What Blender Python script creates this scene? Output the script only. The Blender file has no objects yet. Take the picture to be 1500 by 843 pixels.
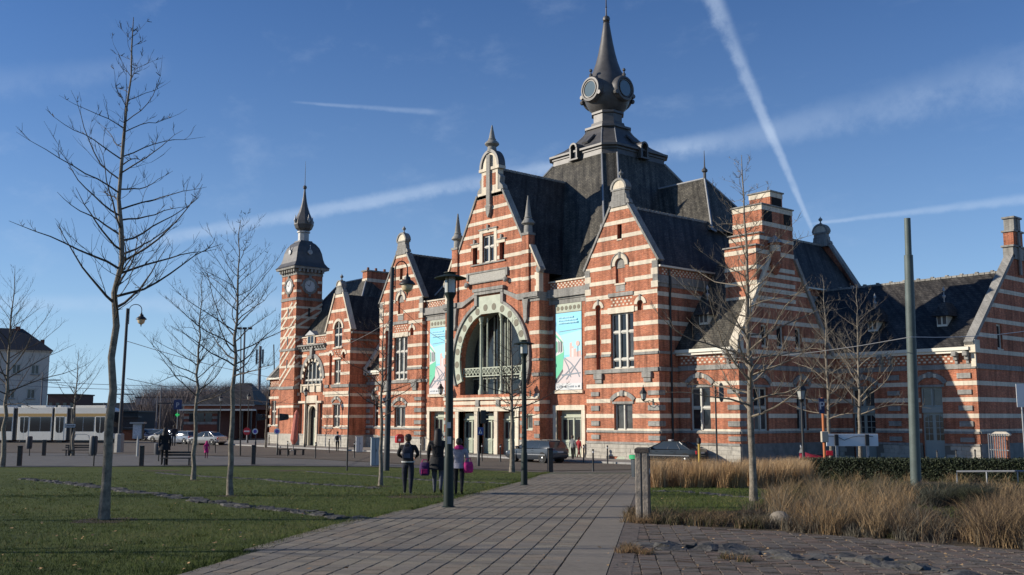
import bpy, bmesh, math, random
import numpy as np
from math import sin, cos, pi, radians, sqrt, atan2
from mathutils import Vector, Matrix
from mathutils.geometry import tessellate_polygon
SC = bpy.context.scene
COL = SC.collection
random.seed(7)
# ------------------------------------------------------------------ camera
YAW = radians(40.4865)            # angle between the view axis and the facade
PITCH = radians(7.536)
CAM = Vector((44.332, -50.9475, 3.0))
FH = Vector((-cos(YAW), sin(YAW), 0)); RT = Vector((sin(YAW), cos(YAW), 0))
FW = FH * cos(PITCH) + Vector((0, 0, 1)) * sin(PITCH)
UPV = RT.cross(FW)
cd = bpy.data.cameras.new('camera'); cam = bpy.data.objects.new('camera', cd); COL.objects.link(cam)
cd.sensor_width = 36; cd.lens = 36 * 1440 / 1500; cd.clip_start = .1; cd.clip_end = 6000
cam.matrix_world = Matrix(((RT.x, UPV.x, -FW.x, CAM.x), (RT.y, UPV.y, -FW.y, CAM.y), (RT.z, UPV.z, -FW.z, CAM.z), (0, 0, 0, 1)))
SC.camera = cam
# ------------------------------------------------------------------ light
SUN_AZ = radians(39.5); SUN_EL = radians(21)
sd = Vector((-sin(SUN_AZ) * cos(SUN_EL), -cos(SUN_AZ) * cos(SUN_EL), sin(SUN_EL)))
sl = bpy.data.lights.new('sun', 'SUN'); sl.energy = 5.0; sl.angle = radians(.5); sl.color = (1, .92, .80)
so = bpy.data.objects.new('sun', sl); COL.objects.link(so); so.rotation_euler = sd.to_track_quat('Z', 'Y').to_euler()
so.location = (0, -30, 60)
SC.view_settings.view_transform = 'Standard'; SC.view_settings.look = 'None'
SC.view_settings.exposure = 0.22; SC.view_settings.gamma = 1
W = bpy.data.worlds.new('World'); SC.world = W; W.use_nodes = True
def world():
    nt = W.node_tree; N = nt.nodes; L = nt.links; N.clear()
    out = N.new('ShaderNodeOutputWorld'); bg = N.new('ShaderNodeBackground'); bg.inputs[1].default_value = .056
    sky = N.new('ShaderNodeTexSky'); sky.sky_type = 'NISHITA'; sky.sun_disc = False
    sky.sun_elevation = SUN_EL; sky.sun_rotation = pi + SUN_AZ
    sky.air_density = 1.0; sky.dust_density = .0; sky.ozone_density = 3.0; sky.altitude = 60
    L.new(bg.outputs[0], out.inputs[0])
    tc = N.new('ShaderNodeTexCoord')
    def M(op, a, b=None, c=None):
        n = N.new('ShaderNodeMath'); n.operation = op
        for i, v in enumerate((a, b, c)):
            if v is None: continue
            if isinstance(v, (int, float)): n.inputs[i].default_value = v
            else: L.new(v, n.inputs[i])
        return n.outputs[0]
    def dot(vec):
        n = N.new('ShaderNodeVectorMath'); n.operation = 'DOT_PRODUCT'; L.new(tc.outputs['Generated'], n.inputs[0]); n.inputs[1].default_value = vec
        return n.outputs['Value']
    def noise(scale, detail=5, rough=.6, stretch=None):
        n = N.new('ShaderNodeTexNoise'); n.inputs['Scale'].default_value = scale; n.inputs['Detail'].default_value = detail; n.inputs['Roughness'].default_value = rough
        if stretch:
            mp = N.new('ShaderNodeMapping'); mp.inputs['Rotation'].default_value = stretch[0]; mp.inputs['Scale'].default_value = stretch[1]
            L.new(tc.outputs['Generated'], mp.inputs[0]); L.new(mp.outputs[0], n.inputs[0])
        else: L.new(tc.outputs['Generated'], n.inputs[0])
        return n.outputs['Fac']
    def sstep(v, a, b):
        n = N.new('ShaderNodeMapRange'); n.interpolation_type = 'SMOOTHSTEP'; L.new(v, n.inputs[0]); n.inputs[1].default_value = a; n.inputs[2].default_value = b
        n.inputs[3].default_value = 0; n.inputs[4].default_value = 1
        return n.outputs[0]
    fine = noise(60, 6, .65); soft = noise(9, 4, .6)
    # pale air towards the horizon, blue overhead
    tint = N.new('ShaderNodeMix'); tint.data_type = 'RGBA'; tint.blend_type = 'MULTIPLY'; tint.inputs[0].default_value = 1; L.new(sky.outputs[0], tint.inputs[6]); tint.inputs[7].default_value = (.50, 1.0, 1.66, 1)
    sp = N.new('ShaderNodeSeparateXYZ'); L.new(tc.outputs['Generated'], sp.inputs[0])
    hz = M('POWER', 2.718, M('MULTIPLY', M('ABSOLUTE', sp.outputs[2]), -6.5))
    hm = N.new('ShaderNodeMix'); hm.data_type = 'RGBA'; L.new(M('MULTIPLY', hz, .85), hm.inputs[0]); L.new(tint.outputs[2], hm.inputs[6]); hm.inputs[7].default_value = (9.0, 12.4, 15.5, 1)
    col = hm.outputs[2]
    tot = None
    for (p0, p1, w0, w1, amp, soft_) in TRAILS:
        a = PIXDIR(*p0); b = PIXDIR(*p1); n = a.cross(b).normalized()
        e = (b - a * a.dot(b)).normalized(); ang = math.acos(max(-1, min(1, a.dot(b))))
        if n.dot(UPV) < 0: n = -n
        dn = dot(n); t = M('ARCTAN2', dot(e), dot(a)); tt = M('DIVIDE', t, ang)
        wd = M('MULTIPLY_ADD', tt, (w1 - w0), w0)
        wob = M('MULTIPLY', M('SUBTRACT', fine, .5), M('MULTIPLY', wd, .9))
        d = M('DIVIDE', M('ABSOLUTE', M('ADD', dn, wob)), wd)
        m = M('SUBTRACT', 1, sstep(d, soft_, 1.15))
        m = M('MULTIPLY', m, M('MULTIPLY', sstep(tt, -.04, .06), M('SUBTRACT', 1, sstep(tt, .92, 1.06))))
        m = M('MULTIPLY', m, M('MULTIPLY', sstep(M('ADD', M('MULTIPLY', soft, .6), M('MULTIPLY', fine, .4)), .22, .62), amp))
        tot = m if tot is None else M('ADD', tot, m)
    # thin high cirrus
    ci = noise(3.2, 7, .62, ((.5, .3, YAW + .35), (1, 4.5, 7)))
    tot = M('ADD', tot, M('MULTIPLY', sstep(ci, .52, .8), .12))
    tot = M('MINIMUM', tot, .8)
    mx = N.new('ShaderNodeMix'); mx.data_type = 'RGBA'; L.new(tot, mx.inputs[0]); L.new(col, mx.inputs[6]); mx.inputs[7].default_value = (9.5, 11.5, 14.5, 1)
    L.new(mx.outputs[2], bg.inputs[0])
def PIXDIR(px, py):
    return (FW + RT * ((px - 750) / 1440) + UPV * ((421.5 - py) / 1440)).normalized()
# contrails: two points of the great circle they follow, half widths there, strength, softness
TRAILS = [((1036, -20), (1192, 342), .011, .0022, .4, .2),
          ((215, 355), (1040, 205), .0075, .0105, .36, .15),
          ((960, 232), (1560, 95), .009, .034, .2, .1),
          ((1190, 328), (1560, 285), .0018, .007, .28, .1),
          ((-60, 130), (240, 95), .02, .012, .1, .05),
          ((430, 150), (640, 165), .0015, .004, .2, .1),
          ((-40, 445), (430, 445), .009, .012, .2, .05)]
world()
# ------------------------------------------------------------------ ground shape: the park falls gently towards the station street
TAB = [(-40, 1.62), (0, 1.5), (10, 1.36), (19, 1.2), (25, 1.06), (31, .88), (38, .66), (45, .42), (51, .2), (56, .05), (61, 0), (2000, 0)]
def svalue(x, y): return (x - CAM.x) * FH.x + (y - CAM.y) * FH.y
def g(x, y):
    s = svalue(x, y)
    if s <= TAB[0][0]: return TAB[0][1]
    for (a, za), (b, zb) in zip(TAB, TAB[1:]):
        if s <= b: return za + (zb - za) * (s - a) / (b - a)
    return 0.0
def ray(px, py): return FW + RT * ((px - 750) / 1440) + UPV * ((421.5 - py) / 1440)
def at(px, py):
    """ground point seen at a photograph position"""
    d = ray(px, py); lo, hi = 1.0, 400.0
    for _ in range(50):
        m = (lo + hi) / 2; p = CAM + d * m
        if p.z > g(p.x, p.y): lo = m
        else: hi = m
    p = CAM + d * hi
    return Vector((p.x, p.y, g(p.x, p.y)))
def depth(px, py, s):
    """point at distance s along the view axis"""
    return CAM + ray(px, py) * s
def onY(px, py, y):
    d = ray(px, py); return CAM + d * ((y - CAM.y) / d.y)
def onX(px, py, x):
    d = ray(px, py); return CAM + d * ((x - CAM.x) / d.x)
HEAD_IN = atan2(FH.y, FH.x)       # world heading of the view axis
# ------------------------------------------------------------------ materials
MATS = {}
def mat(name, color, rough=.8, metal=0, var=.0, vscale=6, bump=0, bscale=40, spec=.5, second=None, sfac=.5, coord='Object'):
    if name in MATS: return MATS[name]
    m = bpy.data.materials.new(name); m.use_nodes = True; MATS[name] = m
    nt = m.node_tree; N = nt.nodes; L = nt.links; b = N['Principled BSDF']
    b.inputs['Roughness'].default_value = rough; b.inputs['Metallic'].default_value = metal
    b.inputs['Specular IOR Level'].default_value = spec
    b.inputs['Base Color'].default_value = (*color, 1)
    if var or second or bump:
        tc = N.new('ShaderNodeTexCoord')
    if var or second:
        nz = N.new('ShaderNodeTexNoise'); nz.inputs['Scale'].default_value = vscale; nz.inputs['Detail'].default_value = 6; nz.inputs['Roughness'].default_value = .65
        L.new(tc.outputs[coord], nz.inputs[0])
        rp = N.new('ShaderNodeValToRGB'); rp.color_ramp.elements[0].position = .3; rp.color_ramp.elements[1].position = .7
        c2 = second or color
        rp.color_ramp.elements[0].color = (*[c * (1 - var) for c in color], 1)
        rp.color_ramp.elements[1].color = (*[min(1, c * (1 + var)) for c in c2], 1)
        L.new(nz.outputs['Fac'], rp.inputs[0]); L.new(rp.outputs[0], b.inputs['Base Color'])
    if bump:
        n2 = N.new('ShaderNodeTexNoise'); n2.inputs['Scale'].default_value = bscale; n2.inputs['Detail'].default_value = 4
        L.new(tc.outputs[coord], n2.inputs[0])
        bp = N.new('ShaderNodeBump'); bp.inputs['Strength'].default_value = bump; bp.inputs['Distance'].default_value = .02
        L.new(n2.outputs['Fac'], bp.inputs['Height']); L.new(bp.outputs[0], b.inputs['Normal'])
    return m
def masonry(name, c1, c2, mortar, bw, bh, msize, rough=.85, bias=0, big=.18, bump=.4):
    """running-bond masonry on walls that face any of the two axes: the wall coordinate is x + y"""
    if name in MATS: return MATS[name]
    m = bpy.data.materials.new(name); m.use_nodes = True; MATS[name] = m
    nt = m.node_tree; N = nt.nodes; L = nt.links; b = N['Principled BSDF']; b.inputs['Roughness'].default_value = rough; b.inputs['Specular IOR Level'].default_value = .25
    tc = N.new('ShaderNodeTexCoord'); sp = N.new('ShaderNodeSeparateXYZ'); L.new(tc.outputs['Object'], sp.inputs[0])
    ad = N.new('ShaderNodeMath'); ad.operation = 'ADD'; L.new(sp.outputs[0], ad.inputs[0]); L.new(sp.outputs[1], ad.inputs[1])
    cb = N.new('ShaderNodeCombineXYZ'); L.new(ad.outputs[0], cb.inputs[0]); L.new(sp.outputs[2], cb.inputs[1])
    br = N.new('ShaderNodeTexBrick'); L.new(cb.outputs[0], br.inputs[0])
    br.inputs['Color1'].default_value = (*c1, 1); br.inputs['Color2'].default_value = (*c2, 1); br.inputs['Mortar'].default_value = (*mortar, 1)
    br.inputs['Scale'].default_value = 1; br.inputs['Brick Width'].default_value = bw; br.inputs['Row Height'].default_value = bh; br.inputs['Mortar Size'].default_value = msize; br.inputs['Bias'].default_value = bias
    n1 = N.new('ShaderNodeTexNoise'); n1.inputs['Scale'].default_value = .8; n1.inputs['Detail'].default_value = 8; n1.inputs['Roughness'].default_value = .72
    L.new(tc.outputs['Object'], n1.inputs[0])
    mr = N.new('ShaderNodeMapRange'); L.new(n1.outputs['Fac'], mr.inputs[0]); mr.inputs[1].default_value = .25; mr.inputs[2].default_value = .75; mr.inputs[3].default_value = 1 - big * 1.6; mr.inputs[4].default_value = 1 + big
    mp = N.new('ShaderNodeMapping'); mp.inputs['Scale'].default_value = (9, 26, 1); L.new(cb.outputs[0], mp.inputs[0])
    n2 = N.new('ShaderNodeTexNoise'); n2.inputs['Scale'].default_value = .45; n2.inputs['Detail'].default_value = 4; L.new(mp.outputs[0], n2.inputs[0])
    mr2 = N.new('ShaderNodeMapRange'); L.new(n2.outputs['Fac'], mr2.inputs[0]); mr2.inputs[1].default_value = .3; mr2.inputs[2].default_value = .72; mr2.inputs[3].default_value = 1 - big; mr2.inputs[4].default_value = 1 + big
    ml = N.new('ShaderNodeMath'); ml.operation = 'MULTIPLY'; L.new(mr.outputs[0], ml.inputs[0]); L.new(mr2.outputs[0], ml.inputs[1])
    # rain streaks: noise drawn out vertically
    mp3 = N.new('ShaderNodeMapping'); mp3.inputs['Scale'].default_value = (2.2, .16, 1); L.new(cb.outputs[0], mp3.inputs[0])
    n3 = N.new('ShaderNodeTexNoise'); n3.inputs['Scale'].default_value = 1; n3.inputs['Detail'].default_value = 6; n3.inputs['Roughness'].default_value = .7; L.new(mp3.outputs[0], n3.inputs[0])
    mr3 = N.new('ShaderNodeMapRange'); L.new(n3.outputs['Fac'], mr3.inputs[0]); mr3.inputs[1].default_value = .34; mr3.inputs[2].default_value = .56; mr3.inputs[3].default_value = 1 - big * 1.9; mr3.inputs[4].default_value = 1.04
    ml0 = ml; ml = N.new('ShaderNodeMath'); ml.operation = 'MULTIPLY'; L.new(ml0.outputs[0], ml.inputs[0]); L.new(mr3.outputs[0], ml.inputs[1])
    vm = N.new('ShaderNodeVectorMath'); vm.operation = 'SCALE'; L.new(br.outputs['Color'], vm.inputs[0]); L.new(ml.outputs[0], vm.inputs['Scale'])
    L.new(vm.outputs[0], b.inputs['Base Color'])
    if bump:
        bp = N.new('ShaderNodeBump'); bp.inputs['Strength'].default_value = bump; bp.inputs['Distance'].default_value = .01; bp.invert = True
        L.new(br.outputs['Fac'], bp.inputs['Height']); L.new(bp.outputs[0], b.inputs['Normal'])
    return m
BRICK = masonry('brick', (.60, .165, .068), (.43, .105, .05), (.44, .27, .18), .23, .075, .012, big=.28)
STONE = masonry('pale_stone', (.74, .65, .50), (.64, .56, .435), (.38, .33, .25), .62, 2.9, .007, big=.1, bump=.2)
GREY = masonry('blue_stone', (.34, .325, .29), (.27, .26, .235), (.15, .14, .13), .8, 2.7, .008, big=.18, bump=.2)
ASHLAR = mat('plinth_stone', (.40, .37, .31), .85, var=.25, vscale=2.5, bump=.4)
GAP = mat('stone_joint', (.16, .145, .12), .95)
SLATE = masonry('slate', (.088, .079, .068), (.058, .053, .048), (.02, .02, .02), .28, .16, .012, rough=.62, big=.4, bump=.5)
def moss_slate():
    m = SLATE.copy(); m.name = 'mossy_slate'; nt = m.node_tree
    for n in nt.nodes:
        if n.type == 'TEX_BRICK':
            n.inputs['Color1'].default_value = (.15, .134, .102, 1); n.inputs['Color2'].default_value = (.095, .086, .068, 1)
    return m
MOSS = moss_slate()
LEAD = mat('lead', (.095, .09, .085), .5, .25, var=.25, vscale=1.5, bump=.2, bscale=8)
ZINC = mat('zinc', (.34, .34, .33), .5, .3, var=.2)
CREAM = mat('gutter_paint', (.72, .68, .56), .6)
GREEN = mat('pale_green_paint', (.40, .43, .325), .6, var=.2, vscale=1.3)
FRAME = mat('window_paint', (.52, .5, .43), .55, var=.12, vscale=2)
GLASS = mat('window_glass', (.022, .024, .026), .08, spec=.6)
GLASS2 = mat('window_glass_curtained', (.075, .075, .07), .1, spec=.6, var=.5, vscale=1.7)
GLASS3 = mat('window_glass_blind', (.16, .155, .14), .15, spec=.6, var=.3, vscale=1.2)
NET = mat('net_curtain', (.36, .35, .32), .7, var=.2, vscale=2)
DISC = mat('roundel', (.2, .18, .13), .8)
IRON = mat('black_iron', (.02, .02, .02), .5)
# ------------------------------------------------------------------ mesh building
class Fr:
    """a wall's own frame: u along the wall, d outwards, z up"""
    def __init__(s, o, U, Nn): s.o = Vector(o); s.U = Vector(U); s.N = Vector(Nn)
    def P(s, u, d, z): return s.o + s.U * u + s.N * d + Vector((0, 0, z))
def front(y): return Fr((0, y, 0), (1, 0, 0), (0, -1, 0))
def right(x): return Fr((x, 0, 0), (0, 1, 0), (1, 0, 0))
def left(x): return Fr((x, 0, 0), (0, 1, 0), (-1, 0, 0))
WORLD = Fr((0, 0, 0), (1, 0, 0), (0, 1, 0))
class MB:
    def __init__(s): s.v = []; s.f = []; s.m = []; s.mats = []; s.cur = 0
    def use(s, m):
        if m not in s.mats: s.mats.append(m)
        s.cur = s.mats.index(m); return s
    def face(s, pts):
        i = len(s.v); s.v += [tuple(p) for p in pts]; s.f.append(tuple(range(i, i + len(pts)))); s.m.append(s.cur)
    def mesh(s, vs, fs):
        i = len(s.v); s.v += [tuple(p) for p in vs]; s.f += [tuple(i + k for k in f) for f in fs]; s.m += [s.cur] * len(fs)
    def box(s, F, u0, u1, d0, d1, z0, z1):
        P = F.P; vs = [P(u, d, z) for z in (z0, z1) for d in (d0, d1) for u in (u0, u1)]
        s.mesh(vs, [(0, 1, 3, 2), (4, 6, 7, 5), (0, 4, 5, 1), (2, 3, 7, 6), (0, 2, 6, 4), (1, 5, 7, 3)]); return s
    def prism(s, F, pts, d0, d1):
        n = len(pts); vs = [F.P(u, d0, z) for u, z in pts] + [F.P(u, d1, z) for u, z in pts]
        i = len(s.v); s.v += [tuple(p) for p in vs]
        tri = tessellate_polygon([[Vector((u, z, 0)) for u, z in pts]])
        for t in tri:
            s.f.append(tuple(i + n + k for k in t)); s.f.append(tuple(i + k for k in reversed(t))); s.m += [s.cur] * 2
        for k in range(n):
            s.f.append((i + k, i + (k + 1) % n, i + n + (k + 1) % n, i + n + k)); s.m.append(s.cur)
        return s
    def rail(s, F, path, w, d0, d1, closed=False):
        """a band of width w on the outer (left) side of a path drawn on the wall, between d0 and d1"""
        n = len(path); out = []
        for i in range(n):
            a = Vector(path[max(i - 1, 0)] if not closed else path[i - 1]); b = Vector(path[min(i + 1, n - 1)] if not closed else path[(i + 1) % n])
            p = Vector(path[i]); t1 = (p - a); t2 = (b - p)
            if t1.length < 1e-6: t1 = t2
            if t2.length < 1e-6: t2 = t1
            t1.normalize(); t2.normalize(); n1 = Vector((-t1.y, t1.x)); n2 = Vector((-t2.y, t2.x)); mm = (n1 + n2)
            mm.normalize(); k = 1 / max(.4, mm.dot(n1)); out.append(p + mm * w * k)
        m = n if closed else n - 1
        for i in range(m):
            j = (i + 1) % n; a, b, c, d = path[i], path[j], out[j], out[i]
            vs = [F.P(q[0], dd, q[1]) for dd in (d0, d1) for q in (a, b, c, d)]
            s.mesh(vs, [(0, 3, 2, 1), (4, 5, 6, 7), (0, 1, 5, 4), (2, 3, 7, 6), (1, 2, 6, 5), (3, 0, 4, 7)])
        return s
    def tube(s, pts, rad, n=8, cap=True):
        pts = [Vector(p) for p in pts]; k = len(pts)
        rad = [rad] * k if isinstance(rad, (int, float)) else list(rad)
        i0 = len(s.v); ref = None
        for i, p in enumerate(pts):
            t = (pts[min(i + 1, k - 1)] - pts[max(i - 1, 0)])
            t = t.normalized() if t.length > 1e-9 else Vector((0, 0, 1))
            if ref is None: ref = t.orthogonal().normalized()
            ref = ref - t * ref.dot(t)
            ref = t.orthogonal().normalized() if ref.length < 1e-6 else ref.normalized()
            bb = t.cross(ref)
            for j in range(n):
                a = 2 * pi * j / n; s.v.append(tuple(p + (ref * cos(a) + bb * sin(a)) * rad[i]))
        for i in range(k - 1):
            for j in range(n):
                a = i0 + i * n + j; b = i0 + i * n + (j + 1) % n; s.f.append((a, b, b + n, a + n)); s.m.append(s.cur)
        if cap:
            s.f.append(tuple(i0 + j for j in reversed(range(n)))); s.f.append(tuple(i0 + (k - 1) * n + j for j in range(n))); s.m += [s.cur] * 2
        return s
    def lathe(s, c, prof, n=16, axis=None, rot=0, sq=None):
        """revolve (radius, height) about a vertical (or given) axis through c"""
        c = Vector(c); i0 = len(s.v)
        if axis is None: X, Y, Z = Vector((1, 0, 0)), Vector((0, 1, 0)), Vector((0, 0, 1))
        else: Z = Vector(axis).normalized(); X = Z.orthogonal().normalized(); Y = Z.cross(X)
        for r, h in prof:
            for j in range(n):
                a = 2 * pi * j / n + rot; s.v.append(tuple(c + (X * cos(a) + Y * sin(a)) * r + Z * h))
        for i in range(len(prof) - 1):
            for j in range(n):
                a = i0 + i * n + j; b = i0 + i * n + (j + 1) % n; s.f.append((a, b, b + n, a + n)); s.m.append(s.cur)
        s.f.append(tuple(i0 + j for j in reversed(range(n)))); s.f.append(tuple(i0 + (len(prof) - 1) * n + j for j in range(n))); s.m += [s.cur] * 2
        return s
    def rings(s, rings, cap=True):
        """loft closed rings of equal length"""
        i0 = len(s.v); n = len(rings[0])
        for r in rings: s.v += [tuple(p) for p in r]
        for i in range(len(rings) - 1):
            for j in range(n):
                a = i0 + i * n + j; b = i0 + i * n + (j + 1) % n; s.f.append((a, b, b + n, a + n)); s.m.append(s.cur)
        if cap:
            s.f.append(tuple(i0 + j for j in reversed(range(n)))); s.f.append(tuple(i0 + (len(rings) - 1) * n + j for j in range(n))); s.m += [s.cur] * 2
        return s
    def build(s, name, m=None, parent=None, smooth=False, bevel=0, stuff=False):
        me = bpy.data.meshes.new(name); me.from_pydata(s.v, [], s.f)
        mats = s.mats or [m]
        for x in mats: me.materials.append(x)
        if len(mats) > 1: me.polygons.foreach_set('material_index', s.m)
        if smooth:
            me.polygons.foreach_set('use_smooth', [True] * len(me.polygons))
            if hasattr(me, 'set_sharp_from_angle'): me.set_sharp_from_angle(angle=radians(38))
        me.update()
        return link(name, me, parent, bevel, stuff)
def link(name, me, parent=None, bevel=0, stuff=False):
    o = bpy.data.objects.new(name, me); COL.objects.link(o)
    if parent: o.parent = parent
    if bevel:
        b = o.modifiers.new('bevel', 'BEVEL'); b.width = bevel; b.segments = 2; b.limit_method = 'ANGLE'
    if stuff: o['kind'] = 'stuff'
    return o
def thing(name, label, cat, loc=(0, 0, 0), rz=0, group=None):
    o = bpy.data.objects.new(name, None); COL.objects.link(o); o.location = loc; o.rotation_euler = (0, 0, rz); o.empty_display_size = .3
    return tag(o, label, cat, group)
def tag(o, label, cat, group=None):
    o['label'] = label; o['category'] = cat
    if group: o['group'] = group
    return o
def copy_tree(o, parent=None):
    c = o.copy(); COL.objects.link(c); c.parent = parent
    for ch in list(o.children): copy_tree(ch, c)
    return c
def structure(name, o): o.name = name; o['kind'] = 'structure'; return o
def arc(cx, cz, r, a0, a1, n, rz=None):
    rz = rz or r
    return [(cx + r * cos(radians(a0 + (a1 - a0) * i / n)), cz + rz * sin(radians(a0 + (a1 - a0) * i / n))) for i in range(n + 1)]
def bigmesh(name, V, Fq, m, parent=None, stuff=True, midx=None):
    """numpy vertices (n,3) and equal-sized faces (m,k)"""
    V = np.asarray(V, 'f4'); Fq = np.asarray(Fq, 'i4'); k = Fq.shape[1]
    me = bpy.data.meshes.new(name); me.vertices.add(len(V)); me.vertices.foreach_set('co', V.ravel())
    me.loops.add(Fq.size); me.loops.foreach_set('vertex_index', Fq.ravel())
    me.polygons.add(len(Fq)); me.polygons.foreach_set('loop_start', np.arange(0, Fq.size, k, dtype='i4')); me.polygons.foreach_set('loop_total', np.full(len(Fq), k, 'i4'))
    for x in (m if isinstance(m, list) else [m]): me.materials.append(x)
    if midx is not None: me.polygons.foreach_set('material_index', np.asarray(midx, 'i4'))
    me.update(calc_edges=True); me.validate()
    return link(name, me, parent, 0, stuff)
# ================================================================== the station
ST = thing('station_building', 'red brick railway station with pale stone bands, stepped gables, clock tower and slate dome', 'station')
NBLK = [0]; NB = {}; REST = {}
def zrange(poly, za, zb):
    """u interval of a polygon between two heights"""
    us = []
    n = len(poly)
    for i in range(n):
        (u0, z0), (u1, z1) = poly[i], poly[(i + 1) % n]
        if za <= z0 <= zb: us.append(u0)
        for z in (za, zb):
            if (z0 - z) * (z1 - z) < 0: us.append(u0 + (u1 - u0) * (z - z0) / (z1 - z0))
    return (min(us), max(us)) if us else None
def wall(F, outline, holes=(), depth=.35, m=None, name='wall', parent=None, thick=0):
    b = MB(); loops = [outline] + list(holes)
    tri = tessellate_polygon([[Vector((u, z, 0)) for u, z in lp] for lp in loops])
    vs = [F.P(u, 0, z) for lp in loops for u, z in lp]
    b.mesh(vs, [tuple(t) for t in tri])
    for h in holes:
        for i in range(len(h)):
            a, c = h[i], h[(i + 1) % len(h)]
            b.face([F.P(a[0], 0, a[1]), F.P(c[0], 0, c[1]), F.P(c[0], -depth, c[1]), F.P(a[0], -depth, a[1])])
    if thick:
        for i in range(len(outline)):
            a, c = outline[i], outline[(i + 1) % len(outline)]
            b.face([F.P(a[0], 0, a[1]), F.P(c[0], 0, c[1]), F.P(c[0], -thick, c[1]), F.P(a[0], -thick, a[1])])
        b.mesh([F.P(u, -thick, z) for u, z in outline], [tuple(t) for t in tessellate_polygon([[Vector((u, z, 0)) for u, z in outline]])])
    return b.build(name, m or BRICK, parent or ST)
BK = [2.97 + 1.063 * k for k in range(24)]
def band(F, outline, holes, za, zb, proud=.025, m=None, name='stone_band', ext=0, parent=None):
    lo = zrange(outline, za, za + .001) or zrange(outline, za, zb); hi = zrange(outline, zb - .001, zb) or lo
    if not lo: return
    cuts = sorted(r for r in (zrange(h, za, zb) for h in holes) if r)
    L = (lo[0] - ext, hi[0] - ext); segs = []
    for c0, c1 in cuts:
        if c1 < L[0] or c0 > lo[1]: continue
        if c0 - max(L) > .05: segs.append((L[0], L[1], c0, c0))
        L = (max(L[0], c1), max(L[1], c1))
    if lo[1] - L[0] > .03: segs.append((L[0], L[1], lo[1] + ext, hi[1] + ext))
    for a0, a1, c0, c1 in segs:
        if c0 - a0 < .03: continue
        key = name; NB[key] = NB.get(key, 0) + 1
        b = MB() if NB[key] <= 290 else REST.setdefault(key, (MB(), m or STONE))[0]
        b.prism(F, [(a0, za), (c0, za), (c1, zb), (a1, zb)], -.02, proud)
        if NB[key] <= 290: b.build(name, m or STONE, parent or ST)
def bands(F, outline, holes, ks, **kw):
    for k in ks: band(F, outline, holes, BK[k], BK[k] + .285, **kw)
def rect(u0, u1, z0, z1): return [(u0, z0), (u1, z0), (u1, z1), (u0, z1)]
def archpoly(c, hw, z0, zs, rise=None, n=18):
    r = rise or hw
    return [(c - hw, z0), (c + hw, z0)] + arc(c, zs, hw, 0, 180, n, r)
def segarc(c, z0, hw, rise, n=12):
    R = (hw * hw + rise * rise) / (2 * rise); a = math.degrees(math.asin(hw / R))
    return [(c + R * sin(radians(t)), z0 + rise - R + R * cos(radians(t))) for t in [a - 2 * a * i / n for i in range(n + 1)]]
def window(F, u0, u1, z0, z1, d, cols, trans, head=None, fr=None, mull=.11, sill=True, parent=None, name='window'):
    """frame with mullions and transoms, panes behind as a sub-part, sill in front"""
    fr = fr or FRAME; b = MB(); w = .07
    top = z1
    if head: b.rail(F, head, -w, d, d + .09)
    b.box(F, u0, u0 + w, d, d + .09, z0, z1); b.box(F, u1 - w, u1, d, d + .09, z0, z1)
    b.box(F, u0 + w, u1 - w, d, d + .09, z0, z0 + w)
    if not head: b.box(F, u0 + w, u1 - w, d, d + .09, z1 - w, z1)
    def zt(u):
        if not head: return z1 - w
        best = z1
        for (a, za), (c, zc) in zip(head, head[1:]):
            if min(a, c) <= u <= max(a, c) and abs(a - c) > 1e-6: best = za + (zc - za) * (u - a) / (c - a)
        return best - w
    for i in range(1, cols):
        u = u0 + (u1 - u0) * i / cols
        b.box(F, u - mull / 2, u + mull / 2, d + .003, d + .16, z0 + w, zt(u))
    for z in trans: b.box(F, u0 + w, u1 - w, d + .002, d + .13, z - .06, z + .06)
    o = b.build(name, fr, parent or ST)
    p = MB(); edges = [z0] + list(trans) + [z1]; wr = random.Random(int(u0 * 97 + z0 * 13)); gl_ = wr.choice((GLASS, GLASS, GLASS2))
    for i in range(cols):
        ua = u0 + (u1 - u0) * i / cols; ub = u0 + (u1 - u0) * (i + 1) / cols
        for j in range(len(edges) - 1):
            za, zb = edges[j], edges[j + 1]; p.use(gl_ if wr.random() < .7 else wr.choice((GLASS, GLASS2, GLASS3)))
            if head and j == len(edges) - 2:
                pts = [(ua, za), (ub, za)] + [(x, z) for x, z in [(ub, zt(ub) + w)] + [(hx, hz) for hx, hz in head if ua < hx < ub] + [(ua, zt(ua) + w)]]
                p.prism(F, pts, d + .01, d + .03)
            else: p.box(F, ua, ub, d + .01, d + .03, za, zb)
    p.build('pane', GLASS, o)
    q = MB()     # casements: a thin pale sash inside every light
    for i in range(cols):
        ua = u0 + (u1 - u0) * i / cols + .06; ub = u0 + (u1 - u0) * (i + 1) / cols - .06
        zz = z1 if not head else min(zt(ua), zt(ub))
        for j in range(len(edges) - 1):
            za = edges[j] + .07; zb = (edges[j + 1] if j < len(edges) - 2 else zz) - .07
            if zb - za < .12 or ub - ua < .12: continue
            q.box(F, ua, ua + .045, d + .035, d + .07, za, zb); q.box(F, ub - .045, ub, d + .035, d + .07, za, zb)
            q.box(F, ua + .045, ub - .045, d + .035, d + .07, za, za + .05); q.box(F, ua + .045, ub - .045, d + .035, d + .07, zb - .05, zb)
    if q.f: q.build('casement', fr, o)
    if sill:
        MB().box(F, u0 - .02, u1 + .02, d + .09, .03, z0 - .08, z0 + .01).build('sill', STONE, o)
    return o
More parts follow.
